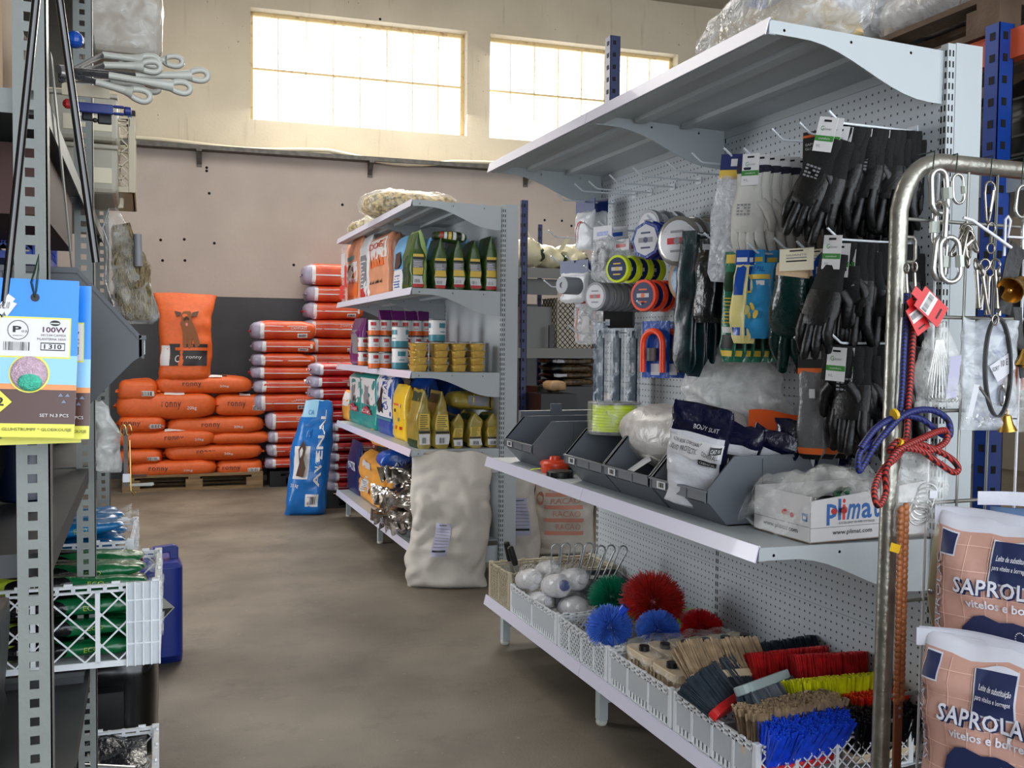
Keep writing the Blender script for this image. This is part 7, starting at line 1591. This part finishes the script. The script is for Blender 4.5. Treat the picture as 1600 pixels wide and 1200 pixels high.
ribbon('black_strap', 'black strap with a metal keeper at the right edge under the bell', [sp(1590, 480, -.05), sp(1592, 520, -.055), sp(1600, 590, -.055)], .022, .003, m_strap, (1, 0, .1))
t = thing('looped_strap', 'black leather collar hanging as a long oval loop with a white tag', 'collar', tuple(sp(1558, 500, -.075)), 0); o0 = sp(1558, 500, -.075)
pts = [sp(1559 + 20 * cos(a) * (1 + .0 * sin(a)), 574 + 77 * sin(a), -.075) - o0 for a in [2 * pi * i / 36 for i in range(36)]]
ribbon('strap', None, pts, .013, .0035, m_strap, (.25, 1, 0), parent=t, closed=True)
MB().tube([sp(1555 + 5 * cos(a), 500 + 8 * sin(a), -.08) - o0 for a in [i * pi / 6 for i in range(12)]], .0022, 8, closed=True).build('d_ring', m_nk, t, smooth=60)
mb = MB(); mb.add([tuple(q - o0) for q in (sp(1522, 600, -.085), sp(1531, 602, -.085), sp(1519, 652, -.085), sp(1512, 650, -.085))], [(0, 3, 2, 1)]); mb.tube([sp(1530, 604, -.085) - o0, sp(1548, 630, -.085) - o0], .003, 6, 1).build('swing_tag', [m_lbw, m_nk], t)
# leads
def rope_mat(name, c1, c2):
    m = mat(name, c1, .55); N = m.node_tree.nodes; L = m.node_tree.links; b = N['Principled BSDF']
    tc = N.new('ShaderNodeTexCoord'); w = N.new('ShaderNodeTexWave'); w.inputs['Scale'].default_value = 75; w.bands_direction = 'DIAGONAL'; L.new(tc.outputs['Object'], w.inputs['Vector'])
    r = N.new('ShaderNodeValToRGB'); r.color_ramp.elements[0].position = .42; r.color_ramp.elements[1].position = .58; r.color_ramp.elements[0].color = srgb(c2); r.color_ramp.elements[1].color = srgb(c1)
    L.new(w.outputs[0], r.inputs[0]); L.new(r.outputs[0], b.inputs['Base Color']); return m
m_rr = rope_mat('red_black_rope', (.72, .16, .13), (.12, .04, .04)); m_rb2 = rope_mat('blue_black_rope', (.10, .15, .50), (.03, .04, .12))
def smoothp(P, n=6):
    P = [Vector(p) for p in P]; out = []
    for i in range(len(P) - 1):
        a, b_, c, d = P[max(0, i - 1)], P[i], P[i + 1], P[min(len(P) - 1, i + 2)]
        for k in range(n):
            q = k / n; out.append(.5 * ((2 * b_) + (c - a) * q + (2 * a - 5 * b_ + 4 * c - d) * q * q + (3 * b_ - a - 3 * c + d) * q ** 3))
    out.append(P[-1]); return out
def rope(name, label, px, dy, r, m, tape=None):
    t = thing(name, label, 'lead', tuple(sp(px[0][0], px[0][1], dy))); o0 = sp(px[0][0], px[0][1], dy)
    P = [sp(q[0], q[1], dy - (q[2] if len(q) > 2 else 0)) - o0 for q in px]
    MB().tube(smoothp(P), r, 10).build('rope', m, t, smooth=60)
    a = sp(px[0][0] - 1, px[0][1] - 30, dy) - o0; MB().tube([a, Vector((0, 0, 0))], [.0035, .005], 8).tube([a + Vector((.006 * cos(q), 0, .012 + .010 * sin(q))) for q in [i * pi / 5 for i in range(10)]], .002, 6, closed=True).build('clip', m_nk, t, smooth=60)
    b_ = P[1]; MB().tube([b_ * .4, b_ * .9], r * 1.35, 10).build('heat_sleeve', mat('black_heat_shrink', (.05, .05, .05), .3), t, smooth=60)
    if tape: MB().tube([sp(q[0], q[1], dy - .03) - o0 for q in tape], r * 1.7, 10).build('yellow_band', mat('yellow_tape', (.85, .68, .12), .4), t)
    return t
rope('rope_lead', 'blue and black rope lead, bundled in loops behind the red one', [(1417, 458), (1415, 500), (1412, 560), (1409, 620), (1402, 655), (1375, 685, .0), (1345, 705, .01), (1342, 735, .01), (1350, 725, .01), (1372, 690, .02), (1410, 650, .03), (1450, 640, .03), (1480, 655, .03), (1484, 680, .03), (1470, 678, .02), (1440, 655, .02), (1405, 650, .02), (1370, 668, .02), (1345, 700, .02)], -.045, .0068, m_rb2, [(1396, 648), (1400, 646)])
rope('rope_lead', 'red and black rope lead, bundled in loops round the stand pole', [(1430, 456), (1428, 500), (1424, 570), (1419, 640), (1415, 690), (1400, 715, .01), (1378, 735, .02), (1366, 765, .02), (1372, 790, .02), (1384, 770, .02), (1384, 735, .03), (1402, 705, .04), (1440, 685, .04), (1475, 672, .03), (1478, 690, .03), (1450, 705, .03), (1415, 700, .03), (1390, 705, .02), (1405, 690, .03), (1440, 695, .03), (1480, 712, .03), (1497, 730, .03), (1490, 738, .03), (1465, 722, .03), (1430, 698, .03), (1400, 690, .03)], -.055, .0068, m_rr, [(1402, 692), (1406, 694)])
# red tags
m_rtag = mat('red_card', (.80, .14, .15), .35)
for (dx, dy, q, rr_, lab) in ((0, -.10, 1.0, .62, 'red cardboard lead tag with a white barcode label, at the front'), (-12, -.085, .8, 1.0, 'second red cardboard lead tag, lower and behind the first')):
    o0 = sp(1437 + dx, 462 + (16 if dx else 0), dy); t = thing('lead_tag', lab, 'tag', tuple(o0), (0, rr_, 0)); s_ = S_(1)
    mb = MB(); L_, H_ = 56 * s_ * q, 36 * s_ * q; g = lambda u, v: Vector((L_ * u, -.001, H_ * (v - .5)))
    mb.box(0, L_, -.0008, .0008, -H_ / 2, H_ / 2); patch(mb, lambda u, v: g(u, v) + Vector((0, -.0003, 0)), .18, .08, .55, .95, 1, 1, 1); bars_on(mb, lambda u, v: g(v, u) + Vector((0, -.0008, 0)), .12, .24, .9, .42, 2, 14); patch(mb, lambda u, v: g(u, v) + Vector((0, -.0004, 0)), .78, .25, .84, .75, 2, 1, 1); mb.box(-.02 * q, 0, -.0008, .0008, -H_ * .2, H_ * .2)
    mb.build('card', [m_rtag, m_white, m_black], t)
# clear bags on the stand
def clear_bag(label, x0, y0, x1, y1, dy, k, content=None, neck=.5, m=None, taper=.5):
    a = sp((x0 + x1) / 2, y1, dy); s_ = dep(a) / CF; w = (x1 - x0) * s_; h = (y1 - y0) * s_
    t = thing('clear_bag', label, 'bag', tuple(a), -.25); S = Bag(w, .035, h, p=2.2, taper=taper, wr=.006, ws=22, seed=k, neck=neck); mb = MB(); S.shell(mb, 34, 28); mb.build('clear_film', m or m_film, t, smooth=70)
    if content: content(t, w, h)
    return t
def pins(t, w, h):
    for k in range(9):
        x = (-.3 + .075 * k) * w; MB().tube([(x * .25, -.004, h * .8), (x * .7, -.006, h * .4), (x, -.006, h * .12), (x + .008, -.006, h * .06), (x + .016, -.006, h * .1), (x + .010, -.006, h * .14)], .0016, 6).build('hook_pin', m_ch, t, smooth=60)
    MB().add([(.12 * w, -.012, .1 * h), (.34 * w, -.012, .12 * h), (.44 * w, -.012, .62 * h), (.2 * w, -.012, .6 * h)], [(0, 1, 2, 3)]).build('paper_slip', m_lpaper, t)
def rings(t, w, h):
    for k in range(6): MB().tube([((-.1 + .05 * k) * w + .022 * cos(a), -.01 + .004 * k, h * .22 + .01 * k + .018 * sin(a)) for a in [i * pi / 8 for i in range(16)]], .0022, 6, closed=True).build('steel_ring', m_ch, t, smooth=60)
    MB().box(.05 * w, .2 * w, -.021, -.020, h * .42, h * .5).build('price_label', m_lbw, t)
def screws(t, w, h):
    mb = MB(); r_ = random.Random(5)
    for k in range(40): x = r_.uniform(-.42, .4) * w; z = r_.uniform(.04, .12) * h; mb.tube([(x, -.008, z), (x + r_.uniform(-.01, .01), -.008, z + r_.uniform(-.008, .008))], .0018, 5)
    tag(mb.build('screws', m_ch, t), kind='stuff')
    MB().add([(-.1 * w, -.02, .58 * h), (.28 * w, -.02, .72 * h), (.36 * w, -.02, .56 * h), (.05 * w, -.02, .44 * h)], [(0, 3, 2, 1)]).build('paper_label', m_lbw, t)
    mb = MB(); g = lambda u, v: Vector((-.05 * w + .3 * w * u, -.021, .52 * h + .1 * h * v + .05 * h * u)); text_on(mb, 'SORT', g, 0, .1, .4, .5, 0); text_on(mb, '10 E', g, .5, .3, .9, .9, 0); mb.build('label_writing', m_black, t)
    MB().tube([(.15 * w + .006 * cos(a), -.016, .32 * h + .022 * sin(a)) for a in [i * pi / 8 for i in range(16)]], .003, 6, closed=True).build('shackle', m_ch, t, smooth=60)
clear_bag('clear bag of long steel hook pins with a paper slip, hanging on the stand', 1426, 505, 1502, 636, -.07, 901, pins, .62)
clear_bag('larger clear bag with a handwritten label, behind the looped black strap', 1497, 500, 1590, 672, -.045, 902, screws, .0, film('haze_film', (.86, .88, .90), clear=.62), .12)
clear_bag('clear bag at the right edge next to the brass bell', 1583, 560, 1622, 675, -.05, 903, None, .2)
clear_bag('clear bag of steel rings hanging low on the stand pole', 1395, 690, 1482, 838, -.06, 904, rings, .3)
# braided leather lead
m_lea = mat('brown_leather', (.60, .36, .20), .45, var=.15, scale=60, bump=.3, bscale=90)
o0 = sp(1411, 790, -.06); t = thing('braided_lead', 'braided brown leather lead hanging straight down beside the stand pole', 'lead', tuple(o0))
mb = MB(); n = 34; L_ = (sp(1411, 790, -.06) - sp(1411, 1095, -.06)).length
for i in range(n):
    z = -L_ * (i + .5) / n
    for s1 in (-1, 1): mb.ball((s1 * .0065, -.002, z + s1 * L_ / n * .25), (.0085, .006, L_ / n * .78), 8, 6, 0, T=Matrix.Translation((0, 0, 0)))
mb.build('braid', m_lea, t, smooth=70)
mb = MB(); zb = sp(1411, 1215, -.06).z - o0.z; mb.box(-.010, .010, -.003, .003, zb - .4, -L_ + .01); mb.build('flat_end', mat('brown_leather_flat', (.45, .26, .17), .4), t)
for z in (-L_ - .012, -L_ - .030): MB().lathe([(.004, 0), (.004, .002), (.0015, .002)], 10, T=T_((0, -.003, z), rx=pi / 2)).build('rivet', m_ch, t)
MB().box(-.012, .014, -.0085, -.0075, -.10, -.082).build('yellow_tag', mat('yellow_tape', 0), t, rot=(0, .3, 0))
# cream strap and dark strap
m_crs = mat('cream_webbing', (.74, .70, .56), .6)
t = thing('cream_strap', 'cream coloured flat strap with a rivet, beside the pink paper sacks', 'strap', tuple(sp(1475, 820, -.05))); o0 = sp(1475, 820, -.05)
ribbon('webbing', None, smoothp([sp(q[0], q[1], -.05) - o0 for q in ((1482, 822), (1469, 826), (1463, 850), (1459, 890), (1456, 930), (1462, 975), (1470, 1000))], 4), .021, .004, m_crs, (1, 0, .1), parent=t)
MB().lathe([(.0065, 0), (.0065, .003), (.002, .005)], 14, T=T_(tuple(sp(1453.5, 924, -.056) - o0), rx=pi / 2)).build('rivet', m_ch, t, smooth=40)
t = thing('brown_strap', 'narrow dark olive strap with a buckle behind the cream strap', 'strap', tuple(sp(1482, 830, -.03))); o0 = sp(1482, 830, -.03)
ribbon('webbing', None, [sp(q[0], q[1], -.03) - o0 for q in ((1484, 825), (1480, 870), (1478, 920), (1477, 970))], .016, .003, mat('olive_strap', (.33, .31, .26), .6), (1, 0, .1), parent=t); MB().lathe([(.005, 0), (.005, .003)], 12, T=T_(tuple(sp(1478, 922, -.036) - o0), rx=pi / 2)).build('rivet', m_ch, t)
# ---------------------------------------------------------------- pink milk powder sacks
m_pink = mat('dusty_pink_sack_paper', (.78, .60, .54), .55, var=.05, scale=6, bump=.3, bscale=16); m_nvp = mat('navy_print', (.12, .16, .32), .5); m_wsp = mat('white_sack_strip', (.84, .84, .88), .6, bump=.3, bscale=20); m_grid = mat('pale_pink_line', (.90, .74, .68), .5)
def milk_sack(loc, rz, label, k, w=.43, h=.72, tilt=0):
    t = thing('milk_powder_sack', label, 'sack', loc, (0, tilt, rz), None)
    S = Bag(w, .13, h, p=3, taper=.16, wr=.008, ws=8, seed=k, neck=-.02, sharp=.6); mb = MB(); S.shell(mb, 48, 40, mf=lambda x, y, v: 1 if v > .955 else 0)
    ax = lambda e: (lambda u, v: S.F(u, v, e))
    for i in range(1, 11):
        v = .02 + i * .088; patch(mb, ax(.0012), -.93, v, .93, v + .003, 4, 24, 1)
    for i in range(0, 8): u = -.86 + i * .246; patch(mb, ax(.0013), u, .02, u + .008, .94, 4, 1, 24)
    # side face lettering
    text_on(mb, 'SAPROLAC', ax(.004), -.975, .55, -.90, .86, 3, rot=90, bold=.02); text_on(mb, 'SAPROLAC', ax(.0052), -.970, .552, -.897, .862, 1, rot=90)
    patch(mb, ax(.004), -.92, .86, -.72, .945, 1, 10, 8); patch(mb, ax(.0055), -.91, .866, -.735, .94, 3, 10, 8)
    patch(mb, ax(.004), -.34, .775, .14, .935, 1, 20, 14); patch(mb, ax(.0058), -.32, .782, .12, .928, 3, 20, 14)
    text_on(mb, 'Leite de substituição', ax(.0078), -.28, .858, .09, .882, 1, bold=.015, shear=.2); text_on(mb, 'para vitelos e borregos', ax(.0078), -.31, .825, .09, .848, 1, bold=.015, shear=.2)
    text_on(mb, 'SAPROLAC', ax(.0065), -.68, .728, .40, .786, 3, bold=.035, spacing=1.05); text_on(mb, 'SAPROLAC', ax(.0082), -.70, .733, .38, .791, 1, bold=.02, spacing=1.05)
    text_on(mb, 'vitelos e borregos', ax(.005), -.56, .675, .42, .715, 1, bold=.02)
    cal = [(-.62, .56), (-.50, .605), (-.38, .615), (-.20, .60), (-.05, .608), (.06, .60), (.14, .585), (.24, .575), (.33, .555), (.30, .538), (.16, .545), (.06, .53), (-.02, .50), (-.06, .42), (-.02, .28), (-.08, .28), (-.13, .40), (-.16, .28), (-.22, .28), (-.22, .45), (-.36, .49), (-.46, .47), (-.50, .40), (-.45, .28), (-.52, .28), (-.56, .38), (-.58, .28), (-.64, .28), (-.64, .42), (-.60, .48), (-.66, .50)]
    cal = [(a, b + .045) for a, b in cal]; poly_on(mb, ax(.006), cal, 3)
    ear = [(.02 + .05 * cos(a), .600 + .022 * sin(a)) for a in [i * pi / 8 for i in range(16)]]
    for i in range(12): patch(mb, ax(.0075), ear[i][0] - .006, ear[i][1] - .002, ear[i][0] + .006, ear[i][1] + .002, 1, 1, 1)
    patch(mb, ax(.0085), -.36, .34, .44, .585, 2, 16, 12); text_on(mb, 'SAPROLACT VITELOS E BORREGOS', ax(.0105), -.22, .558, .36, .573, 5); lines_on(mb, ax(.0095), -.32, .33, .40, .50, 5, 9, random.Random(2)) if 0 else None
    for i in range(8): patch(mb, ax(.0102), -.32, .38 + i * .02, .38 - .1 * (i % 3), .383 + i * .02, 5, 6, 1)
    mb.build('sack_body', [m_pink, m_wsp, m_white, m_nvp, m_grid, m_grp], t, smooth=60)
    mb = MB(); f = lambda e: (lambda a, b_: (-w * .53 + w * 1.06 * a, e + .006 * sin(a * 9 + k), h * .952 + .034 * b_ + .006 * sin(a * 5 + k) - .0 * a)); mb.grid(f(-.008), 20, 2); mb.grid(lambda a, b_: f(.006)(1 - a, b_), 20, 2); mb.build('top_strip', m_wsp, t, smooth=60)
    return t
RZ = -1.10
def sack_at(px, py, D, w, h, rz, label, k, tilt=0):
    c = at(px, py, D=D); d = Vector((cos(rz), sin(rz), 0)); ctr = c + d * w / 2; return milk_sack((ctr.x, ctr.y, c.z - h), rz, label, k, w, h, tilt)
sack_at(1443, 985, 1.85, .31, .52, RZ, 'front pink milk powder sack with a navy calf, lowest at the right', 31)
sack_at(1470, 800, 1.98, .33, .54, RZ + .05, 'pink milk powder sack standing behind and above the front one', 32)
b = at(1528, 768, D=2.02); mb = MB(); mb.grid(lambda u, v: (.45 * u, .01 * sin(u * 7), -.028 * (1 - v) + .003 * sin(u * 9)), 16, 2); mb.grid(lambda u, v: (.45 * (1 - u), .006 + .01 * sin((1 - u) * 7), -.028 * (1 - v) + .003 * sin((1 - u) * 9)), 16, 2)
t = thing('paper_sack', 'blue-grey sack with a white top strip, farthest back behind the pink sacks', 'sack', tuple(b), RZ + .25); mb.build('top_strip', m_wsp, t, smooth=60)
S = Bag(.42, .12, .66, p=3, taper=.1, wr=.006, seed=8); mb = MB(); S.shell(mb, 26, 18); mb.build('sack_body', mat('blue_grey_paper', (.40, .52, .68), .6), t, loc=(.235, .02, -.69), smooth=60)
# support under the sacks, just out of view
tag(MB().box(-.25, .35, -.55, .25, 0, .085).build('sack_pallet', m_pal, None, loc=(1.55, 1.22, 0), rot=(0, 0, .45)), 'low wooden platform under the pink milk powder sacks', 'pallet')
tag(MB().box(-.15, .15, -.06, .06, 0, .355).build('base_carton', m_kraft, None, loc=(1.635, 1.40, .085), rot=(0, 0, RZ + .05)), 'brown carton under the upper pink sack', 'carton')
# acrylic signs
b = at(1535, 1165, D=1.74)
t = thing('price_sign', 'clear acrylic price sign lettered LEITE in front of the lower pink sack', 'sign', tuple(b), RZ + .1)
MB().box(0, .22, -.002, .0, -.14, .0).build('card', m_white, t); mb = MB(); g = lambda u, v: Vector((.22 * u, -.003, -.14 + .14 * v)); text_on(mb, 'LEITE', g, .22, .62, .9, .82, 0); mb.build('lettering', m_grp, t)
b = at(1574, 1150, D=1.70); t = thing('price_sign', 'small white sign with a dark emblem at the lower right corner', 'sign', tuple(b), RZ + .1); MB().box(0, .14, -.002, 0, -.05, .0).build('card', m_white, t); mb = MB(); g = lambda u, v: Vector((.14 * u, -.003, -.05 + .05 * v)); text_on(mb, 'AGRI', g, .14, .2, .7, .8, 0, bold=.03); mb.build('lettering', m_file, t)
# ================================================================ racks behind
m_rbl = mat('rack_blue', (.06, .24, .58), .4, var=.04); m_rbd = mat('rack_navy', (.10, .16, .34), .45); m_beam = mat('rack_orange', (.86, .36, .18), .5)
def blue_post(t, x, y, z0, z1, w=.068, d=.06, m=None):
    mb = MB(); mb.box(x, x + w, y, y + .003, z0, z1); mb.box(x, x + .003, y, y + d, z0, z1); mb.box(x + w - .003, x + w, y, y + d, z0, z1)
    n = int((z1 - z0) / .075)
    for k in range(n):
        z = z1 - .03 - k * .075; mb.box(x + w * .26, x + w * .56, y - .0015, y, z - .026, z, 1); mb.box(x - .0015, x, y + d * .3, y + d * .65, z - .026, z, 1)
    mb.build('upright', [m or m_rbl, m_slot], t)
t = thing('pallet_rack', 'heavy pallet rack with blue uprights and orange beams behind the near shelving', 'rack', (2.74, 2.5, 0))
for (y, h_) in ((.02, 2.44), (1.45, 3.1)): blue_post(t, .0, y, 0, h_)
for (y, h_) in ((.02, 2.44), (1.45, 3.1)): blue_post(t, .95, y, 0, h_)
blue_post(t, -.02, 2.95, 0, 3.26, .07, .07, m_rbd)
MB().box(.05, .10, -2.2, 2.95, 2.32, 2.42).build('beam', m_beam, t); MB().box(.95, 1.0, -2.2, 2.95, 2.32, 2.42).build('beam', m_beam, t); MB().box(.05, .10, -2.2, 2.95, 1.18, 1.28).build('beam', m_beam, t); MB().box(.05, 1.0, -2.2, 2.95, 1.93, 1.95).box(.05, .07, -2.2, 2.95, 1.86, 1.93).build('deck_shelf', m_gond, t)
pal = pallet('wooden_pallet', 'grey-brown wooden pallet resting on the orange beam, high behind the near shelving', (3.22, 3.15, 2.424), pi / 2, 1.2, .9, mat('old_pallet_wood', (.36, .29, .23), .9, var=.3, scale=7, bump=.3))
for k, (y, z, w_, h_) in enumerate(((2.95, 2.566, .62, .22), (3.50, 2.566, .5, .20), (3.15, 2.76, .70, .20))):
    S = Sack(w_, .8, h_, seed=950 + k, wr=.02, ws=6); mb = MB(); S.shell(mb); t = thing('wrapped_sack', ('pale sack wrapped in film, nearer one on the high pallet', 'pale sack wrapped in film, farther one on the high pallet', 'pale film wrapped sack lying on top of the two on the high pallet')[k], 'sack', (3.2, y, z), pi / 2 if k < 9 else 0); mb.build('sack_body', mat('greyish_wrapped_sack', (.66, .62, .58), .45, var=.1, scale=5, bump=.5, bscale=12), t, smooth=60)
    S = Sack(w_ * 1.05, .84, h_ * 1.08, seed=960 + k, wr=.03, ws=8); mb = MB(); S.shell(mb, 40, 16); mb.build('film_wrap', film('haze_film', 0), t, loc=(0, 0, -.006), smooth=60)
m_dk = mat('near_black_plastic', (.045, .047, .05), .4)
for k, (x, y, z, w_, d_, h_, lab) in enumerate(((2.90, 2.62, 1.955, .5, .5, .33, 'black wrapped bundle on the pallet rack shelf behind the near upright'), (2.90, 1.2, 1.955, .7, 1.1, .35, 'long black bundle on the pallet rack at the right edge'), (2.95, 1.6, 2.42, .6, .8, .6, 'large black crate on top of the orange beam at the top right'), (2.95, 2.75, 1.285, .6, .9, .45, 'dark stacked trays on the lower beam of the pallet rack'), (2.95, 1.3, 1.285, .6, 1.1, .42, 'dark folded goods on the lower rack level at the right edge'))):
    S = Sack(w_, d_, h_, seed=970 + k, wr=.02, e1=.5, e2=.25); mb = MB(); S.shell(mb, 34, 16); t = thing('black_bundle', lab, 'bundle', (x + w_ / 2, y + d_ / 2 - .1, z)); mb.build('bundle_body', m_dk, t, smooth=60)
    mb = MB()
    for q in range(4): mb.grid(lambda u, v: (-w_ / 2 * 1.01 - .01, -d_ / 2 + d_ * u, h_ * (.15 + .2 * q) + .008 * v), 8, 1)
    mb.build('strap', mat('slate_strap', (.14, .15, .16), .4), t)
m_redb = mat('red_bucket_plastic', (.70, .10, .06), .3)
def bucket(loc, label, k):
    t = thing('red_bucket', label, 'bucket', loc, 0, None); MB().lathe([(.11, 0), (.13, .01), (.15, .30), (.155, .30), (.155, .315), (.145, .315), (.125, .02)], 28).build('pail', m_redb, t, smooth=40)
    MB().lathe([(.151, .25), (.156, .25), (.156, .265), (.151, .265)], 28).build('rim_band', m_redb, t, smooth=40)
for k in range(3): bucket((2.78, 2.17, .40 + k * .20), 'red plastic bucket in the nested stack at the right, %s' % ('lowest', 'middle', 'topmost')[k], k)
for k in range(2): bucket((2.95, 1.80, .45 + k * .22), 'red plastic bucket at the right edge, %s of the pair' % ('lower', 'upper')[k], k)
tag(MB().box(2.6, 3.2, 1.6, 2.36, 0, .40).build('plinth_box', m_dk), 'dark box on the floor that carries the red buckets', 'box')
tag(MB().box(2.16, 2.5, 2.45, 2.48, 0, 1.05).build('dark_board', m_dk), 'dark board leaning between the shelving end and the blue upright', 'board')
# wrapped things on top of the near shelving
for k, (x, y, z, w_, d_, h_, lab) in enumerate(((1.74, 2.38, 2.106, .34, .62, .26, 'large heap of clear film wrapped goods on top of the near shelving'), (1.76, 2.98, 2.106, .30, .52, .14, 'lower film wrapped bundle beside the large heap on the shelving top'), (1.78, 3.42, 2.106, .28, .36, .17, 'small film wrapped bundle at the far end of the shelving top'))):
    t = thing('wrapped_goods', lab, 'bundle', (x, y, z)); S = Sack(w_ * .85, d_ * .85, h_ * .8, seed=980 + k, wr=.03, ws=7, e1=.9, e2=.7); mb = MB(); S.shell(mb); mb.build('contents', mat('beige_contents', (.74, .64, .46), .7, var=.15, scale=8), t, smooth=60)
    S = Sack(w_, d_, h_, seed=990 + k, wr=.02, ws=8, e1=.9, e2=.7); mb = MB(); S.shell(mb, 50, 26); mb.build('film_wrap', film('haze_film', 0), t, smooth=60)
# ---- light rack beyond
t = thing('background_rack', 'blue and grey shelf rack standing against the back, between the two shelvings', 'rack', (2.75, 7.0, 0))
blue_post(t, 0, 0, 0, 2.455, .048, .04, m_rbd); blue_post(t, .40, .62, 0, 2.36, .03, .03, m_rbd); blue_post(t, 1.5, 0, 0, 2.455, .048, .04, m_rbd)
for z in (1.93, 1.30, .62):
    mb = MB(); mb.box(-.25, 1.5, .01, .62, z, z + .005); mb.box(-.25, 1.5, .005, .012, z - .075, z + .005); mb.box(-.25, .35, .1, .11, z - .2, z - .075) if z > 1.9 else None; mb.build('shelf', mat('mid_grey_shelf', (.46, .46, .45), .5), t)
m_cbag = pm('cream_green_bag', (.82, .79, .66))
for k, (px, w_, h_, lab) in enumerate(((828, .30, .25, 'cream bag lying at the left on top of the background rack'), (862, .24, .20, 'cream and green bag in the middle on the background rack'), (895, .26, .22, 'cream bag with a pointed flap at the right on the background rack'))):
    p = at(px, 410, Y=7.15); S = Sack(w_, .3, h_, seed=1000 + k, wr=.03, ws=8, e1=.9, e2=.6); mb = MB(); S.shell(mb); patch(mb, S.F, .5, -.6, .8, .5, 1, 2, 4); mb.grid(lambda u, v: (w_ * (.1 + .4 * v * (1 if k else -1) + .12 * u), -.1, h_ * (.7 + .7 * v) - .02 * u), 3, 4); tag(mb.build('feed_bag', [m_cbag, m_dkg], None, loc=(p.x, 7.22, 1.936), rot=(0, 0, .1 * k), smooth=60), lab, 'bag')
tag(MB().box(0, .38, 0, .3, 0, .33).build('grey_carton', mat('grey_carton', (.50, .50, .50), .6), None, loc=(2.83, 7.12, 1.306)), 'plain grey carton on the middle shelf of the background rack', 'carton')
tag(MB().box(0, .25, 0, .1, 0, .55).build('dark_board', m_dk, None, loc=(2.70, 7.45, 1.306)), 'dark panel behind the grey carton on the background rack', 'board')
t = thing('mesh_basket', 'white carton patterned with black wire mesh, hanging at the far end beyond the hooks', 'basket', (at(897, 545, Y=7.06).x, 7.05, 1.306), .1)
w_ = .32; h_ = .40; mb = MB(); mb.box(-w_ / 2, w_ / 2, 0, .25, .0, h_); mb.build('carton', mat('cream_white_carton', (.80, .76, .70), .6), t); mb = MB(); lattice(mb, w_, h_, lambda a, z, q: (-w_ / 2 + a, -.004 - q, z), 7, .005); lattice(mb, .25, h_, lambda a, z, q: (-w_ / 2 - .004 - q, .25 - a, z), 5, .005); mb.build('wire_mesh', m_black, t)
mb = MB()
for i in range(7):
    for j in range(9): mb.box(-w_ / 2 + .02 + i * .044, -w_ / 2 + .026 + i * .044, -.002, 0, .02 + j * .044, .026 + j * .044)
mb.build('dots', m_black, t)
tag(MB().box(-.02, .02, 0, .02, -.1, .08).build('black_gadget', m_dk, None, loc=(at(862, 500, Y=7.02).x, 7.016, 1.406)), 'small black device hanging in front of the mesh patterned carton', 'device')
for k in range(6):
    S = Sack(.42, .3, .065, seed=1010 + k, wr=.014, ws=12); mb = MB(); S.shell(mb, mf=lambda x, y, z: 1 if x < -.35 else 0); patch(mb, S.F, -.85, -.4, -.3, .4, 2, 4, 2) if k % 2 else None
    p = at(893, 612, Y=7.1); tag(mb.build('leaf_pack', [mat('bronze_leaf_pack', (.46, .36, .24), .35, col2=(.12, .09, .07), scale=30, bump=.8, bscale=40), m_dk, m_lbw], None, loc=(p.x, 7.22, .995 - .0 + k * .058), rot=(0, 0, R.uniform(-.06, .06)), smooth=50), 'bronze coloured bundle on the background rack, %s' % ordn[k], 'pack', 'bronze packs on the background rack')
tag(MB().box(-.12, .5, 0, .3, 0, .37).build('dark_bin', m_blkcard, None, loc=(3.05, 7.08, .626)), 'dark bin under the bronze packs on the background rack', 'bin'); tag(MB().box(0, .3, 0, .3, 0, .33).build('dark_bin', m_plas, None, loc=(2.80, 6.7, .626 - .0)), 'dark bin beside the blue upright of the background rack', 'bin')
tag(MB().box(2.78, 3.12, 6.68, 7.0, 0, .62).build('plinth_box', m_dk), 'dark box on the floor below the dark bin at the background rack', 'box')
S = Sack(.16, .16, .1, seed=5, wr=.01); mb = MB(); S.shell(mb, 20, 10); tag(mb.build('round_loaf_pack', mat('amber_pack', (.72, .58, .42), .4), None, loc=(2.98, 6.85, .96), smooth=60), 'small amber pack on the dark bin by the blue upright', 'pack')
